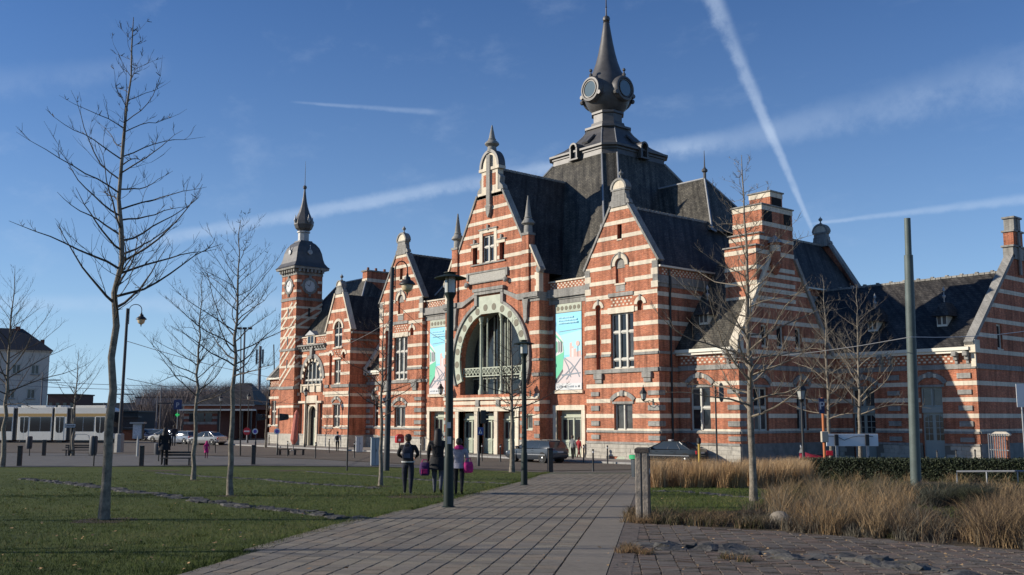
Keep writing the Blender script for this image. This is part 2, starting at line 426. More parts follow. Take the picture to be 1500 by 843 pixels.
def arch_hood(F, c, hw, z0, rise, w=.3, parent=None):
    b = MB(); b.rail(F, list(reversed(segarc(c, z0, hw, rise))), w, -.05, .10)
    b.box(F, c - hw - .02, c + hw + .02, -.05, .07, z0 - .16, z0 - .003)
    b.prism(F, [(c - .09, z0 + rise - .05), (c + .09, z0 + rise - .05), (c + .14, z0 + rise + w + .05), (c - .14, z0 + rise + w + .05)], 0, .16)
    o = b.build('window_arch', GREY, ST)
    t = MB(); s = segarc(c, z0, hw - .02, rise - .02); t.prism(F, [(c - hw, z0)] + list(reversed(s)), -.05, .02)
    t.build('tympanum', BRICK, o)
    v = MB()
    for k in (-1, 1):
        a = segarc(c, z0, hw, rise)[4 if k > 0 else 8]
        v.box(F, a[0] - .09, a[0] + .09, .1, .115, a[1] + .02, a[1] + w - .04)
    v.build('voussoir', STONE, o)
    return o
def blocks(F, u0, u1, rows, parent=None, d=.09, name='quoin'):
    for za, zb in rows: MB().box(F, u0, u1, -.02, d, za, zb).build(name, GREY, ST, bevel=.02)
QR = [(1.47, 1.78), (2.42, 2.76), (3.48, 3.84), (4.52, 4.83)]
def plinth(F, u0, u1, holes=(), z1=1.32, single=True, d=.07):
    """coursed ashlar: every block its own piece, joints recessed"""
    sg = [(u0, u1)]
    for h in holes: sg = [x for a, e in sg for x in ((a, min(e, h[0])), (max(a, h[1]), e)) if x[1] - x[0] > .02]
    for a, e in sg: MB().box(F, a, e, -.1, d - .03, 0, z1 - .16).build('plinth_backing', GAP, ST)
    rnd = random.Random(int(u0 * 31) + 5); hs = [0, .3, .58, .86, z1 - .17]
    bm = MB()
    for r in range(4):
        u = u0 - (.3 if r % 2 else 0)
        while u < u1 - .02:
            w = rnd.uniform(.55, .8); a = max(u, u0) + .008; e = min(u + w, u1) - .008; u += w
            if u1 - u < .25: e = u1 - .008; u = u1
            if any(e > h[0] and a < h[1] and hs[r] < h[2] for h in holes): continue
            if e - a < .05: continue
            t = MB() if single else bm
            t.box(F, a, e, -.05, d + rnd.uniform(-.008, .012), hs[r] + .006, hs[r + 1] - .006)
            if single:
                NBLK[0] += 1
                if NBLK[0] <= 290: t.build('plinth_block', ASHLAR, ST)
                else: REST.setdefault('plinth_block', (MB(), ASHLAR))[0].mesh(t.v, t.f)
    if bm.f: bm.build('plinth_block', ASHLAR, ST, stuff=True)
    segs = [(u0, u1)]
    for h in holes:
        if h[2] > z1 - .2: segs = [x for a, e in segs for x in ((a, min(e, h[0])), (max(a, h[1]), e)) if x[1] - x[0] > .02]
    for a, e in segs: MB().box(F, a, e, -.05, d + .05, z1 - .16, z1).build('plinth_cap', GREY, ST, bevel=.015)
def diaper(F, u0, u1, z0, z1, rows=3, parent=None):
    b = MB(); n = max(2, int((u1 - u0) / .36))
    for r in range(rows):
        z = z0 + (z1 - z0) * (r + .5) / rows
        for i in range(n):
            u = u0 + (u1 - u0) * (i + .5 + (.5 if r % 2 else 0)) / n
            if u + .1 > u1: continue
            b.box(F, u - .085, u + .085, -.01, .014, z - .055, z + .055)
    o = b.build('diaper_header', STONE, ST, stuff=True)
def cornice(F, u0, u1, steps, m=None, name='cornice'):
    b = MB()
    for za, zb, d in steps: b.box(F, u0, u1, -.05, d, za, zb)
    return b.build(name, m or GREY, ST)
def coping(F, pts, w=.2, d0=-.5, d1=.1, m=None, name='coping'):
    return MB().rail(F, pts, w, d0, d1).build(name, m or GREY, ST)
def ball_finial(c, z, s=1.0, m=None, name='finial', parent=None):
    return MB().lathe((c[0], c[1], z), [(.10 * s, 0), (.12 * s, .06 * s), (.05 * s, .1 * s), (.05 * s, .22 * s), (.12 * s, .27 * s), (.16 * s, .36 * s), (.12 * s, .45 * s), (.04 * s, .5 * s), (.02 * s, .6 * s)], 10).build(name, m or GREY, parent or ST, True)
def scroll_cap(F, c, z0, hw, h, rtop, dep=.5, parent=None):
    """gable head: pedestal with side volutes, round pediment, ball"""
    b = MB(); b.box(F, c - hw - .12, c + hw + .12, -dep, .1, z0, z0 + .16); b.box(F, c - hw, c + hw, -dep + .05, .05, z0 + .16, z0 + h - .12)
    b.box(F, c - hw - .1, c + hw + .1, -dep, .1, z0 + h - .12, z0 + h + .02)
    o = b.build('gable_head', GREY, ST, bevel=.015)
    p = MB(); p.prism(F, [(c + rtop * .8, z0 + h + .02)] + arc(c, z0 + h + .02, rtop * .8, 0, 180, 14)[1:], -dep + .06, .03); p.build('pediment', STONE, o)
    q = MB(); q.rail(F, list(reversed(arc(c, z0 + h + .02, rtop * .8, 0, 180, 14))), rtop * .2, -dep, .1); q.build('pediment_hood', GREY, o)
    for s in (-1, 1):
        v = MB(); v.prism(F, [(c + s * hw, z0 + .17), (c + s * (hw + .38), z0 + .17), (c + s * (hw + .3), z0 + .42), (c + s * (hw + .12), z0 + .55), (c + s * (hw + .1), z0 + .85), (c + s * hw, z0 + .95)], -dep + .1, .02); v.build('volute', GREY, o)
    P = F.P(c, -dep / 2, 0); ball_finial((P.x, P.y), z0 + h + rtop, 1.15, parent=o)
    return o
# ---------------------------------------------------------------- the two gabled pavilions
def pavilion(x0, x1, rightside, lamp=False):
    F = front(0); c = (x0 + x1) / 2 + .12; cg = (x0 + x1) / 2
    out = [(x0, 0), (x1, 0), (x1, 13.75), (cg + .9, 18.05), (cg - .9, 18.05), (x0, 13.75)]
    lw = rect(c - .88, c + .88, 2.12, 3.97); uw = rect(c - 1.1, c + 1.1, 6.42, 10.36)
    nl = archpoly(c - 2.3, .27, 6.42, 10.85); nr = archpoly(c + 1.72, .3, 10.42, 10.85)
    nr = archpoly(c + 1.78, .27, 10.42, 10.85)
    gw = archpoly(c - .1, .45, 12.48, 13.85); sl = rect(c - .32, c + .12, 15.7, 16.76)
    holes = [lw, uw, nl, nr, gw, sl]
    wall(F, out, holes, .32)
    ex = holes + [rect(c - 1.15, c + 1.15, 10.3, 11.85), rect(c - 2.3 - .5, c - 2.3 + .5, 10.8, 11.4), rect(c + 1.28, c + 2.28, 10.8, 11.4), rect(c - 1.2, c + 1.2, 4, 4.6), rect(c - .98, c + .78, 13.6, 14.4)]
    bands(F, out, ex, [0, 1, 2, 5, 6, 7, 8, 9, 10, 11, 12, 13])
    band(F, out, [], 17.8, 18.04)
    band(F, out, [lw], 2.10, 2.24); band(F, out, [lw], 1.95, 2.10, .10, GREY, 'string_course')
    band(F, out, [], 6.14, 6.41, .12, GREY, 'string_course'); band(F, out, [uw, nl], 7.32, 7.5, .09, GREY, 'string_course'); band(F, out, [uw, nl], 7.5, 7.65)
    plinth(F, x0, x1, [(c - 1.35, c - .05, .3)] if lamp else [])
    if lamp:
        MB().prism(F, [(c - .75, .02), (c + .35, .02)] + segarc(c - .2, .02, .55, .36), -.1, .06).build('cellar_vent', GREEN, ST)
    blocks(F, x0 + .5, x0 + 1.3, QR); blocks(F, x1 - 1.0, x1 + .03, QR)
    window(F, c - .88, c + .88, 2.12, 3.97, -.28, 2, []); arch_hood(F, c, 1.0, 4.12, .42)
    window(F, c - 1.1, c + 1.1, 6.44, 10.36, -.28, 3, [7.09, 9.03], mull=.16)
    # infill of niches and blind gable window
    MB().box(F, c - 2.3 - .27, c - 2.3 + .27, -.3, -.22, 6.42, 11.15).build('niche_back', BRICK, ST)
    MB().box(F, c + 1.78 - .27, c + 1.78 + .27, -.3, -.2, 10.42, 11.15).build('niche_back', BRICK, ST)
    MB().box(F, c - .1 - .45, c - .1 + .45, -.3, -.15, 12.48, 14.32).build('niche_back', BRICK, ST)
    for cc, zz, r in ((c - 2.3, 10.85, .27), (c + 1.78, 10.85, .27)):
        MB().rail(F, list(reversed(arc(cc, zz, r + .02, 0, 180, 14))), .26, -.02, .06).build('niche_arch', STONE, ST)
        MB().box(F, cc - .08, cc + .08, 0, .1, zz + r - .02, zz + r + .4).build('keystone', GREY, ST)
    MB().rail(F, list(reversed(arc(c - .1, 13.85, .47, -8, 188, 18))), .3, -.02, .06).build('niche_arch', STONE, ST)
    MB().rail(F, list(reversed(arc(c - .1, 13.85, .78, -8, 188, 18))), .07, -.02, .1).build('arch_hood', GREY, ST)
    MB().box(F, c - .18, c - .02, 0, .12, 14.28, 14.75).build('keystone', GREY, ST)
    MB().prism(F, [(c - .52, 13.85)] + list(reversed(arc(c - .1, 13.85, .44, 0, 180, 12))) + [(c + .33, 13.6), (c - .53, 13.6)], -.15, -.1).build('tympanum', GREY, ST)
    MB().box(F, c - .62, c + .42, -.1, .08, 12.38, 12.5).build('niche_sill', STONE, ST)
    MB().box(F, c - .55, c + .35, -.02, .02, 11.9, 12.36).build('apron_panel', GREY, ST)
    MB().box(F, c - .34, c + .14, -.1, .06, 15.6, 15.7).build('niche_sill', STONE, ST)
    MB().box(F, c - .3, c + .1, -.3, -.24, 15.7, 16.76).build('slit_pane', GLASS, ST)
    MB().box(F, c - 1.25, c + 1.15, -.02, .1, 11.56, 11.82).build('label_mould', GREY, ST)
    MB().box(F, c - 1.32, c + 1.22, -.02, .08, 10.36, 10.78).build('window_lintel', STONE, ST)
    diaper(F, c - 1.15, c + 1.1, 10.85, 11.5)
    for cc in (c - 2.3, c + 2.35):
        MB().box(F, cc - .42, cc + .42, -.02, .2, 5.72, 6.13).box(F, cc - .33, cc + .33, -.02, .12, 5.42, 5.72).build('corbel', GREY, ST, bevel=.03)
    # gable edges
    for u in (x0, x1):
        s = -1 if u == x0 else 1
        for i, (za, zb, w) in enumerate([(11.9, 12.35, .55), (12.35, 12.8, .4), (12.8, 13.25, .55), (13.25, 13.75, .45)]):
            a, e = (u, u + w) if s < 0 else (u - w, u)
            MB().box(F, a - (.06 if s < 0 else 0), e + (.06 if s > 0 else 0), -.06, .03, za, zb).build('kneeler', GREY if i % 2 else STONE, ST)
    coping(F, [(cg - .8, 18.1), (x0 - .1, 13.72)], -.16, -.55, .09); coping(F, [(x1 + .1, 13.72), (cg + .8, 18.1)], -.16, -.55, .09)
    scroll_cap(F, cg, 18.06, .62, 1.3, .78)
    # roof, side walls
    r = MB(); r.prism(F, [(x0 - .2, 13.35), (x1 + .2, 13.35), (cg, 18.2)], -26, -.35); r.build('roof', SLATE, ST)
    rt = MB()
    for i in range(64): rt.box(F, cg - .1, cg + .1, -.75 - i * .4, -.4 - i * .4, 18.1, 18.28)
    rt.build('ridge_tile', GREY, ST, stuff=True)
    B = Fr((0, 26.4, 0), (1, 0, 0), (0, 1, 0))
    wall(B, out); coping(B, [(cg - .8, 18.1), (x0 - .1, 13.72)], -.2, -.5, .09); coping(B, [(x1 + .1, 13.72), (cg + .8, 18.1)], -.2, -.5, .09)
    scroll_cap(B, cg, 18.06, .62, 1.3, .78)
    for FF, on in ((right(x1), True), (left(x0), False)):
        so_ = rect(0, 26.4, 0, 13.4)
        wall(FF, so_)
        bands(FF, so_, [], [0, 1, 2, 5, 6, 7]); band(FF, so_, [], 2.10, 2.24); band(FF, so_, [], 1.95, 2.10, .10, GREY, 'string_course')
        band(FF, so_, [], 6.14, 6.41, .12, GREY, 'string_course'); band(FF, so_, [], 7.32, 7.5, .09, GREY, 'string_course')
        band(FF, rect(-.0, 26.4, 0, 13.4), [], 11.3, 11.6)
        cornice(FF, .02, 26.38, [(11.95, 12.2, .06), (12.2, 12.32, .14), (12.32, 12.75, .1)]); cornice(FF, .05, 26.35, [(13.3, 13.42, .25)], CREAM, 'gutter')
        if on: diaper(FF, .4, 14, 12.8, 13.25)
        MB().box(FF, .01, 1.9 if on else 26, -.05, .08, 0, 1.3).build('plinth_side', ASHLAR, ST)
        if on:
            MB().tube([FF.P(1.15, .12, 13.2), FF.P(1.15, .12, 12.9), FF.P(1.15, .2, 12.5), FF.P(1.15, .2, 11.9), FF.P(1.2, .1, 11.5), FF.P(1.2, .1, 1.2)], .07, 8).build('downpipe', IRON, ST)
            for za, zb in QR: MB().box(FF, 0, .55, -.02, .05, za, zb).build('quoin', GREY, ST, bevel=.02)
pavilion(-6.95, 0, True, True)
pavilion(-34.7, -27.75, True)
# ---------------------------------------------------------------- narrow bays with the posters
def bay(x0, x1):
    F = front(.35); cc = (x0 + x1) / 2; p0, p1 = cc - 1.42, cc + 1.42
    out = rect(x0, x1, 0, 13.35); dr = rect(cc - 1.35, cc + 1.35, 0, 3.55); ps = rect(p0, p1, 5.05, 11.5)
    wall(F, out, [dr], .55); fr = rect(p0 - .3, p1 + .3, 4.8, 11.6); dfr = rect(cc - 1.75, cc + 1.75, 0, 3.92)
    bands(F, out, [fr, dfr], [0, 5, 6, 7]); band(F, out, [fr], 7.32, 7.5, .07, GREY, 'string_course'); band(F, out, [fr], 6.14, 6.41, .08, GREY, 'string_course')
    cornice(F, x0, x1, [(11.6, 11.95, .05), (11.95, 12.1, .12), (12.1, 12.3, .3), (12.3, 12.75, .22)]); cornice(F, x0, x1, [(13.3, 13.42, .1)], STONE, 'parapet_cap')
    diaper(F, x0 + .1, x1 - .1, 12.8, 13.25)
    b = MB(); b.box(F, cc - 1.72, cc - 1.35, -.1, .1, 0, 3.55); b.box(F, cc + 1.35, cc + 1.72, -.1, .1, 0, 3.55); b.box(F, cc - 1.72, cc + 1.72, -.1, .12, 3.552, 3.92)
    b.build('door_surround', STONE, ST)
    MB().box(F, p0 - .12, p1 + .12, -.02, .16, 4.8, 5.03).build('poster_ledge', STONE, ST)
    fz = MB(); fz.box(F, p0, p1, -.02, .05, 10.92, 11.58); o = fz.build('frieze_panel', GREEN, ST)
    for i in range(6): MB().lathe(F.P(p0 + .3 + i * (p1 - p0 - .6) / 5, .051, 11.25), [(.17, 0), (.15, .02)], 14, F.N).build('roundel', DISC, o)
    doors(F, cc - 1.35, cc + 1.35, 3.55, -.5)
    plinth(F, x0, cc - 1.75, single=False); plinth(F, cc + 1.75, x1, single=False)
def doors(F, u0, u1, zt, d):
    """double door: tall glazed upper lights, slatted lower panels, plain transom panel"""
    w = (u1 - u0) / 2; top = zt - .55
    o = MB().box(F, u0, u1, d - .06, d, 0.12, zt).build('door', GREEN, ST)
    b = MB(); b.box(F, u0, u1, d, d + .14, top, top + .1); b.box(F, u0, u0 + .1, d, d + .06, .12, top); b.box(F, u1 - .1, u1, d, d + .06, .12, top); b.box(F, (u0 + u1) / 2 - .07, (u0 + u1) / 2 + .07, d, d + .07, .12, top)
    b.build('door_frame', GREEN, o)
    gl = MB(); sl = MB(); rl = MB()
    for k in (0, 1):
        a = u0 + k * w + (.16 if k == 0 else .13); e = a + w - .3
        m = (a + e) / 2
        for s0, s1 in ((a, m - .04), (m + .04, e)): gl.box(F, s0, s1, d + .001, d + .015, 1.35, top - .15)
        n = 5
        for i in range(n):
            s0 = a + (e - a) * i / n; sl.box(F, s0 + .02, s0 + (e - a) / n - .02, d + .001, d + .03, .3, 1.1)
        rl.box(F, a - .02, e + .02, d, d + .05, 1.16, 1.28)
    gl.build('pane', GLASS, o); sl.build('slatted_panel', GREEN, o); rl.build('lock_rail', GREEN, o)
    MB().box(F, u0 - .05, u1 + .05, d - .1, .25, 0.0, .12).build('door_step', STONE, ST)
bay(-11.35, -6.95); bay(-27.75, -23.31)
# ---------------------------------------------------------------- central gabled entrance
def centre():
    F = front(-.7); c = -17.33; ac = -17.25
    x0, x1 = c - 6.02, c + 6.02
    out = [(x0, 0), (x1, 0), (x1, 14.2), (c + 4.95, 16.2), (c + 4.2, 16.2), (c + 4.2, 16.9), (c + 1.72, 21.3), (c - 1.72, 21.3), (c - 4.2, 16.9), (c - 4.2, 16.2), (c - 4.95, 16.2), (x0, 14.2)]
    R = 3.95; zs = 7.6; arch = archpoly(ac, R, 4.85, zs, None, 28)
    D = [(-21.3, -19.2), (-18.76, -16.66), (-16.2, -14.1)]
    dh = [rect(a, b, 0, 3.5) for a, b in D]
    gw = rect(-18.25, -16.75, 15.62, 17.9); s1 = rect(-19.58, -18.98, 15.62, 17.04); s2 = rect(-16.08, -15.48, 15.62, 17.04)
    sw = rect(-12.75, -12.1, 2.1, 3.3)
    holes = [arch, gw, s1, s2, sw] + dh
    wall(F, out, holes, .55)
    big = archpoly(ac, 5.15, 4.6, zs, None, 28); blk = rect(-19.5, -15.2, 11.5, 13.65); pan = rect(-20.35, -15.0, 13.95, 14.9)
    gx = rect(-18.62, -16.4, 15.5, 18.45); gs = rect(-19.8, -18.9, 16.7, 17.3); gt = rect(-16.2, -15.3, 16.7, 17.3)
    ex = [big, blk, pan, gx, gs, gt, s1, s2, sw, rect(-21.9, -13.5, 0, 3.95)]
    bands(F, out, ex, [0, 1, 5, 6, 7, 11, 12, 13, 14, 15, 16, 17]); band(F, out, [pan, gx, blk], BK[10] + .1, BK[10] + .36)
    band(F, out, ex, 21.03, 21.28)
    band(F, out, [big], 6.14, 6.41, .1, GREY, 'string_course'); band(F, out, [big], 7.32, 7.5, .08, GREY, 'string_course')
    # lower lintel, pillars, steps, doors
    b = MB(); b.box(F, -21.95, -13.55, -.3, .14, 3.502, 3.86); b.build('entrance_lintel', STONE, ST)
    for u in (-21.52, -18.98, -16.43, -13.87):
        MB().box(F, u - .22, u + .22, -.5, .1, .02, 3.5).build('pillar', STONE, ST, bevel=.02)
    for a, e in D: doors(F, a, e, 3.35, -.62)
    band(F, out, [], 4.42, 4.62, .16, STONE, 'balcony_string')
    for u in (-18.77, -16.17):
        MB().box(F, u - .22, u + .22, 0, .14, 3.87, 4.41).build('console', GREY, ST, bevel=.03)
    plinth(F, x0, -21.95, single=False); plinth(F, -13.55, x1, single=False)
    blocks(F, x1 - .55, x1 + .03, QR); blocks(F, -13.5, -13.0, QR); blocks(F, x0 - .03, x0 + .55, QR)
    window(F, -12.75, -12.1, 2.1, 3.3, -.15, 1, [], fr=GREEN)
    # great arch: pale green ring with roundels, rectangular crown, grey hood
    ring = MB(); ring.rail(F, list(reversed(arc(ac, zs, R, -24, 204, 40))), .76, -.1, .07)
    ring.box(F, ac - 1.5, ac + 1.5, -.1, .066, 11.4, 12.85)
    o = ring.build('great_arch', GREEN, ST)
    for i in range(16):
        a = radians(-17 + 214 * i / 15); MB().lathe(F.P(ac + 4.33 * cos(a), .068, zs + 4.33 * sin(a)), [(.29, 0), (.27, .02), (.22, .021)], 16, F.N).build('roundel', DISC, o)
    h = MB(); h.rail(F, list(reversed(arc(ac, zs, 4.73, -24, 68, 20))), .24, -.1, .2); h.rail(F, list(reversed(arc(ac, zs, 4.73, 112, 204, 20))), .24, -.1, .2)
    for s in (-1, 1): h.box(F, ac + s * 1.52 - (.0 if s > 0 else .32), ac + s * 1.52 + (.32 if s > 0 else 0), -.05, .22, 12.1, 13.0)
    h.box(F, ac - 1.84, ac + 1.84, -.05, .26, 13.0, 13.25); h.box(F, ac - 1.95, ac + 1.95, -.05, .34, 13.25, 13.5)
    h.build('arch_hood', GREY, o)
    for u0, u1 in ((x0, ac - 1.9), (ac + 1.9, x1)):
        e = 2.4
        a0, a1 = (u0, u1 - e) if u0 == x0 else (u0 + e, u1)
        cornice(F, a0 - (.1 if u0 == x0 else 0), a1 + (.1 if u0 != x0 else 0), [(11.92, 12.15, .06), (12.15, 12.25, .2), (12.25, 12.62, .3)])
        s = MB(); a, bq = (ac + 1.9, 13.0), (ac + 4.4, 12.4)
        if u0 == x0: s.prism(F, [(ac - 4.4, 12.15), (ac - 3.6, 12.15), (ac - 1.9, 12.85), (ac - 1.9, 13.15), (ac - 3.4, 12.62), (ac - 4.4, 12.62)], -.05, .18)
        else: s.prism(F, [(ac + 4.4, 12.62), (ac + 3.4, 12.62), (ac + 1.9, 13.15), (ac + 1.9, 12.85), (ac + 3.6, 12.15), (ac + 4.4, 12.15)], -.05, .18)
        s.build('arch_shoulder', GREY, ST)
    # recessed hall front behind the arch
    G = front(.75)
    MB().box(F, ac - R - .3, ac + R + .3, -1.5, -1.45, 4.6, 11.8).build('hall_glazing', GLASS, ST)
    rv = MB(); ap = archpoly(ac, R, 4.85, zs, None, 28)
    for i in range(len(ap)):
        a, e = ap[i], ap[(i + 1) % len(ap)]; rv.face([F.P(a[0], -.54, a[1]), F.P(e[0], -.54, e[1]), F.P(e[0], -1.45, e[1]), F.P(a[0], -1.45, a[1])])
    rv.build('arch_reveal', mat('arch_lining', (.2, .21, .17), .8, var=.2), ST)
    tr = MB()
    for u in (-20.4, -19.9, -18.4, -17.95, -17.5, -17.0, -16.5, -14.9, -14.45, -13.9): tr.box(F, u - .035, u + .035, -1.45, -1.36, 4.86, zs + sqrt(max(.1, R * R - (u - ac) ** 2)) - .05)
    for z in (6.2,): tr.box(F, ac - sqrt(max(.1, R * R - max(0, z - zs) ** 2)) + .02, ac + sqrt(max(.1, R * R - max(0, z - zs) ** 2)) - .02, -1.449, -1.35, z - .05, z + .05)
    tr.build('glazing_bar', mat('glazing_grey', (.36, .38, .3), .6), ST)
    for u in (-18.77, -16.17):
        zt = zs + sqrt(R * R - (u - ac) ** 2)
        k = MB(); k.lathe(F.P(u, -.3, 4.85), [(.24, 0), (.24, .35), (.17, .45), (.13, .6), (.115, zt - 4.85 - .7), (.16, zt - 4.85 - .6), (.12, zt - 4.85 - .5), (.22, zt - 4.85 - .2), (.25, zt - 4.85)], 12)
        k.build('column', GREEN, ST, True)
        MB().lathe(F.P(u + .42, -.62, 4.85), [(.08, 0), (.07, zt - 4.95)], 8).build('column', GREEN, ST, True)
    for i, (a, e) in enumerate(((-21.15, -18.95), (-18.6, -16.35), (-16.0, -13.35))):
        k = MB(); k.box(F, a, e, -.33, -.26, 6.98, 7.07); k.box(F, a, e, -.33, -.26, 6.34, 6.43)
        n = 5
        for j in range(n):
            ua = a + (e - a) * j / n; ub = a + (e - a) * (j + 1) / n
            k.rail(F, [(ua, 6.43), (ub, 6.98)], .05, -.315, -.275); k.rail(F, [(ua, 6.98), (ub, 6.43)], .05, -.318, -.272)
            k.box(F, ua - .02, ua + .02, -.33, -.26, 6.43, 6.98)
        k.build('balustrade', GREEN, ST)
    # gable windows and name tablet
    window(F, -18.25, -16.75, 15.64, 17.9, -.22, 2, [16.95], mull=.14)
    st = MB(); st.box(F, -18.62, -18.25, -.02, .06, 15.62, 18.1); st.box(F, -16.75, -16.4, -.02, .06, 15.62, 18.1); st.box(F, -18.62, -16.4, -.02, .07, 18.102, 18.36)
    st.box(F, -19.7, -18.63, -.02, .06, 17.05, 17.3); st.box(F, -16.39, -15.35, -.02, .06, 17.05, 17.3); st.build('window_surround', STONE, ST)
    hd = MB(); hd.box(F, -18.72, -16.3, -.02, .13, 18.362, 18.46); hd.box(F, -19.82, -18.73, -.02, .12, 17.302, 17.4); hd.box(F, -16.29, -15.22, -.02, .12, 17.302, 17.4)
    for u in (-17.51, -19.28, -15.78): hd.box(F, u - .09, u + .09, 0, .16, 17.35 if u != -17.51 else 18.3, 17.72 if u != -17.51 else 18.75)
    hd.build('label_mould', GREY, ST)
    for a in (-19.58, -16.08): MB().box(F, a, a + .6, -.4, -.3, 15.62, 17.04).build('slit_pane', GLASS, ST)
    MB().box(F, -19.75, -15.3, -.02, .12, 15.5, 15.61).build('string_course', GREY, ST)
    t = MB().box(F, -20.0, -15.2, -.02, .1, 14.08, 14.82).build('name_tablet', mat('carved_tablet', (.4, .38, .33), .9, var=.35, vscale=14, bump=.8, bscale=18), ST)
    k = MB(); k.box(F, -20.25, -14.95, -.02, .16, 14.822, 14.95); k.box(F, -20.15, -15.05, -.02, .14, 13.98, 14.078); k.build('tablet_mould', GREY, t)
    k = MB()
    for u in (-20.1, -15.05): k.lathe(F.P(u, .12, 13.95), [(.2, 0), (.24, .2), (.12, .3)], 10, F.N); k.box(F, u - .12, u + .12, 0, .18, 14.3, 14.9)
    k.build('tablet_scroll', GREY, t)
    # pinnacle piers, shoulders, copings
    for s in (-1, 1):
        u = c + s * 4.57
        MB().box(F, u - .38, u + .38, -.5, .16, 12.63, 17.2).build('pinnacle_pier', BRICK, ST)
        for k in (10, 11, 12): MB().box(F, u - .4, u + .4, -.48, .18, BK[k], BK[k] + .285).build('stone_band', STONE, ST)
        MB().prism(F, [(u - .2, 10.6), (u, 10.25), (u + .2, 10.6), (u + .22, 11.4), (u + .36, 12.2), (u - .36, 12.2), (u - .22, 11.4)], 0, .2).build('pier_corbel', GREY, ST)
        p = F.P(u, -.17, 17.2)
        MB().box(F, u - .44, u + .44, -.55, .22, 17.2, 17.4).build('pinnacle_base', GREY, ST)
        MB().lathe((p.x, p.y, 17.4), [(.36, 0), (.34, .55), (.3, .6), (.55, .75), (.55, .82), (.38, 1.05), (.3, 1.15), (.34, 1.25), (.28, 1.3), (.05, 3.0)], 10).build('pinnacle', GREY, ST, True)
        coping(F, [(c + s * 1.6, 21.35), (c + s * 4.3, 16.6)] if s < 0 else [(c + 4.3, 16.6), (c + 1.6, 21.35)], -.17, -.55, .1)
        coping(F, [(c + s * 4.95, 16.35), (c + s * 6.1, 14.3)] if s < 0 else [(c + 6.1, 14.3), (c + 4.95, 16.35)], -.15, -.5, .1, STONE)
        for i, (za, zb, w) in enumerate([(12.63, 13.1, .5), (13.1, 13.6, .35), (13.6, 14.15, .5)]):
            a = c + s * 6.05; MB().box(F, min(a, a - s * w), max(a, a - s * w), -.4, .04, za, zb).build('kneeler', STONE, ST)
        a = c + s * 6.0; MB().lathe(F.P(a, -.1, 14.35), [(.26, -.2), (.26, .2)], 14, F.N).box(F, a - .15, a + .15, -.4, .08, 14.1, 14.5).build('kneeler_scroll', GREY, ST)
    # gable head with long stone mast
    b = MB(); b.box(F, c - 1.5, c + 1.5, -.6, .1, 21.3, 21.5); b.box(F, c - 1.05, c + 1.05, -.55, .05, 21.5, 23.3); b.box(F, c - 1.3, c + 1.3, -.6, .16, 23.3, 23.55)
    o = b.build('gable_head', STONE, ST)
    for a_ in (c - .8, c + .3): MB().box(F, a_, a_ + .5, .02, .06, 22.0, 23.0).build('brick_inlay', BRICK, o)
    for s in (-1, 1): v = MB(); v.prism(F, [(c + s * 1.05, 21.5), (c + s * 1.7, 21.5), (c + s * 1.6, 21.8), (c + s * 1.25, 22.1), (c + s * 1.35, 22.6), (c + s * 1.05, 22.9)], -.5, .02); v.build('volute', GREY, o)
    p = MB(); p.prism(F, [(c + 1.0, 23.55)] + arc(c, 23.55, 1.0, 0, 180, 16, 1.25)[1:], -.5, .02); p.build('pediment', STONE, o)
    q = MB(); q.rail(F, list(reversed(arc(c, 23.55, 1.02, 0, 180, 18, 1.28))), .24, -.6, .14); q.build('pediment_hood', LEAD, o)
    m = MB(); m.box(F, c - .22, c + .22, .02, .24, 20.3, 24.6); m.prism(F, [(c - .3, 20.3), (c - .22, 19.7), (c, 19.3), (c + .22, 19.7), (c + .3, 20.3)], 0, .26); m.box(F, c - .34, c + .34, 0, .28, 20.2, 20.36); m.build('gable_mast', GREY, ST)
    pz = F.P(c, -.2, 24.9)
    MB().lathe(pz, [(.42, 0), (.36, .45), (.45, .5), (.62, .65), (.6, .75), (.4, .95), (.3, 1.0), (.34, 1.1), (.28, 1.15), (.05, 2.3)], 12).build('finial', GREY, o, True)
    # roof
    r = MB(); r.prism(F, [(x0 - .05, 14.1), (x1 + .05, 14.1), (c, 23.6)], -9.5, -.4); r.build('roof', SLATE, ST)
    rt = MB()
    for i in range(22): rt.box(F, c - .1, c + .1, -.8 - i * .4, -.45 - i * .4, 23.5, 23.7)
    rt.build('ridge_tile', GREY, ST, stuff=True)
    for FF, xx in ((right(x1), x1), (left(x0), x0)):
        ou = rect(-.7, .36, 0, 14.15); wall(FF, ou, name='return_wall'); bands(FF, ou, [], [0, 1, 5, 6, 7]); band(FF, ou, [], 7.32, 7.5, .07, GREY, 'string_course'); band(FF, ou, [], 6.14, 6.41, .1, GREY, 'string_course')
        MB().box(FF, -.7, .34, -.02, .05, 0, 1.3).build('plinth_side', ASHLAR, ST)
        MB().box(FF, -.7, 1.2, -.3, .02, 11.95, 12.62).build('cornice_return', GREY, ST)
centre()
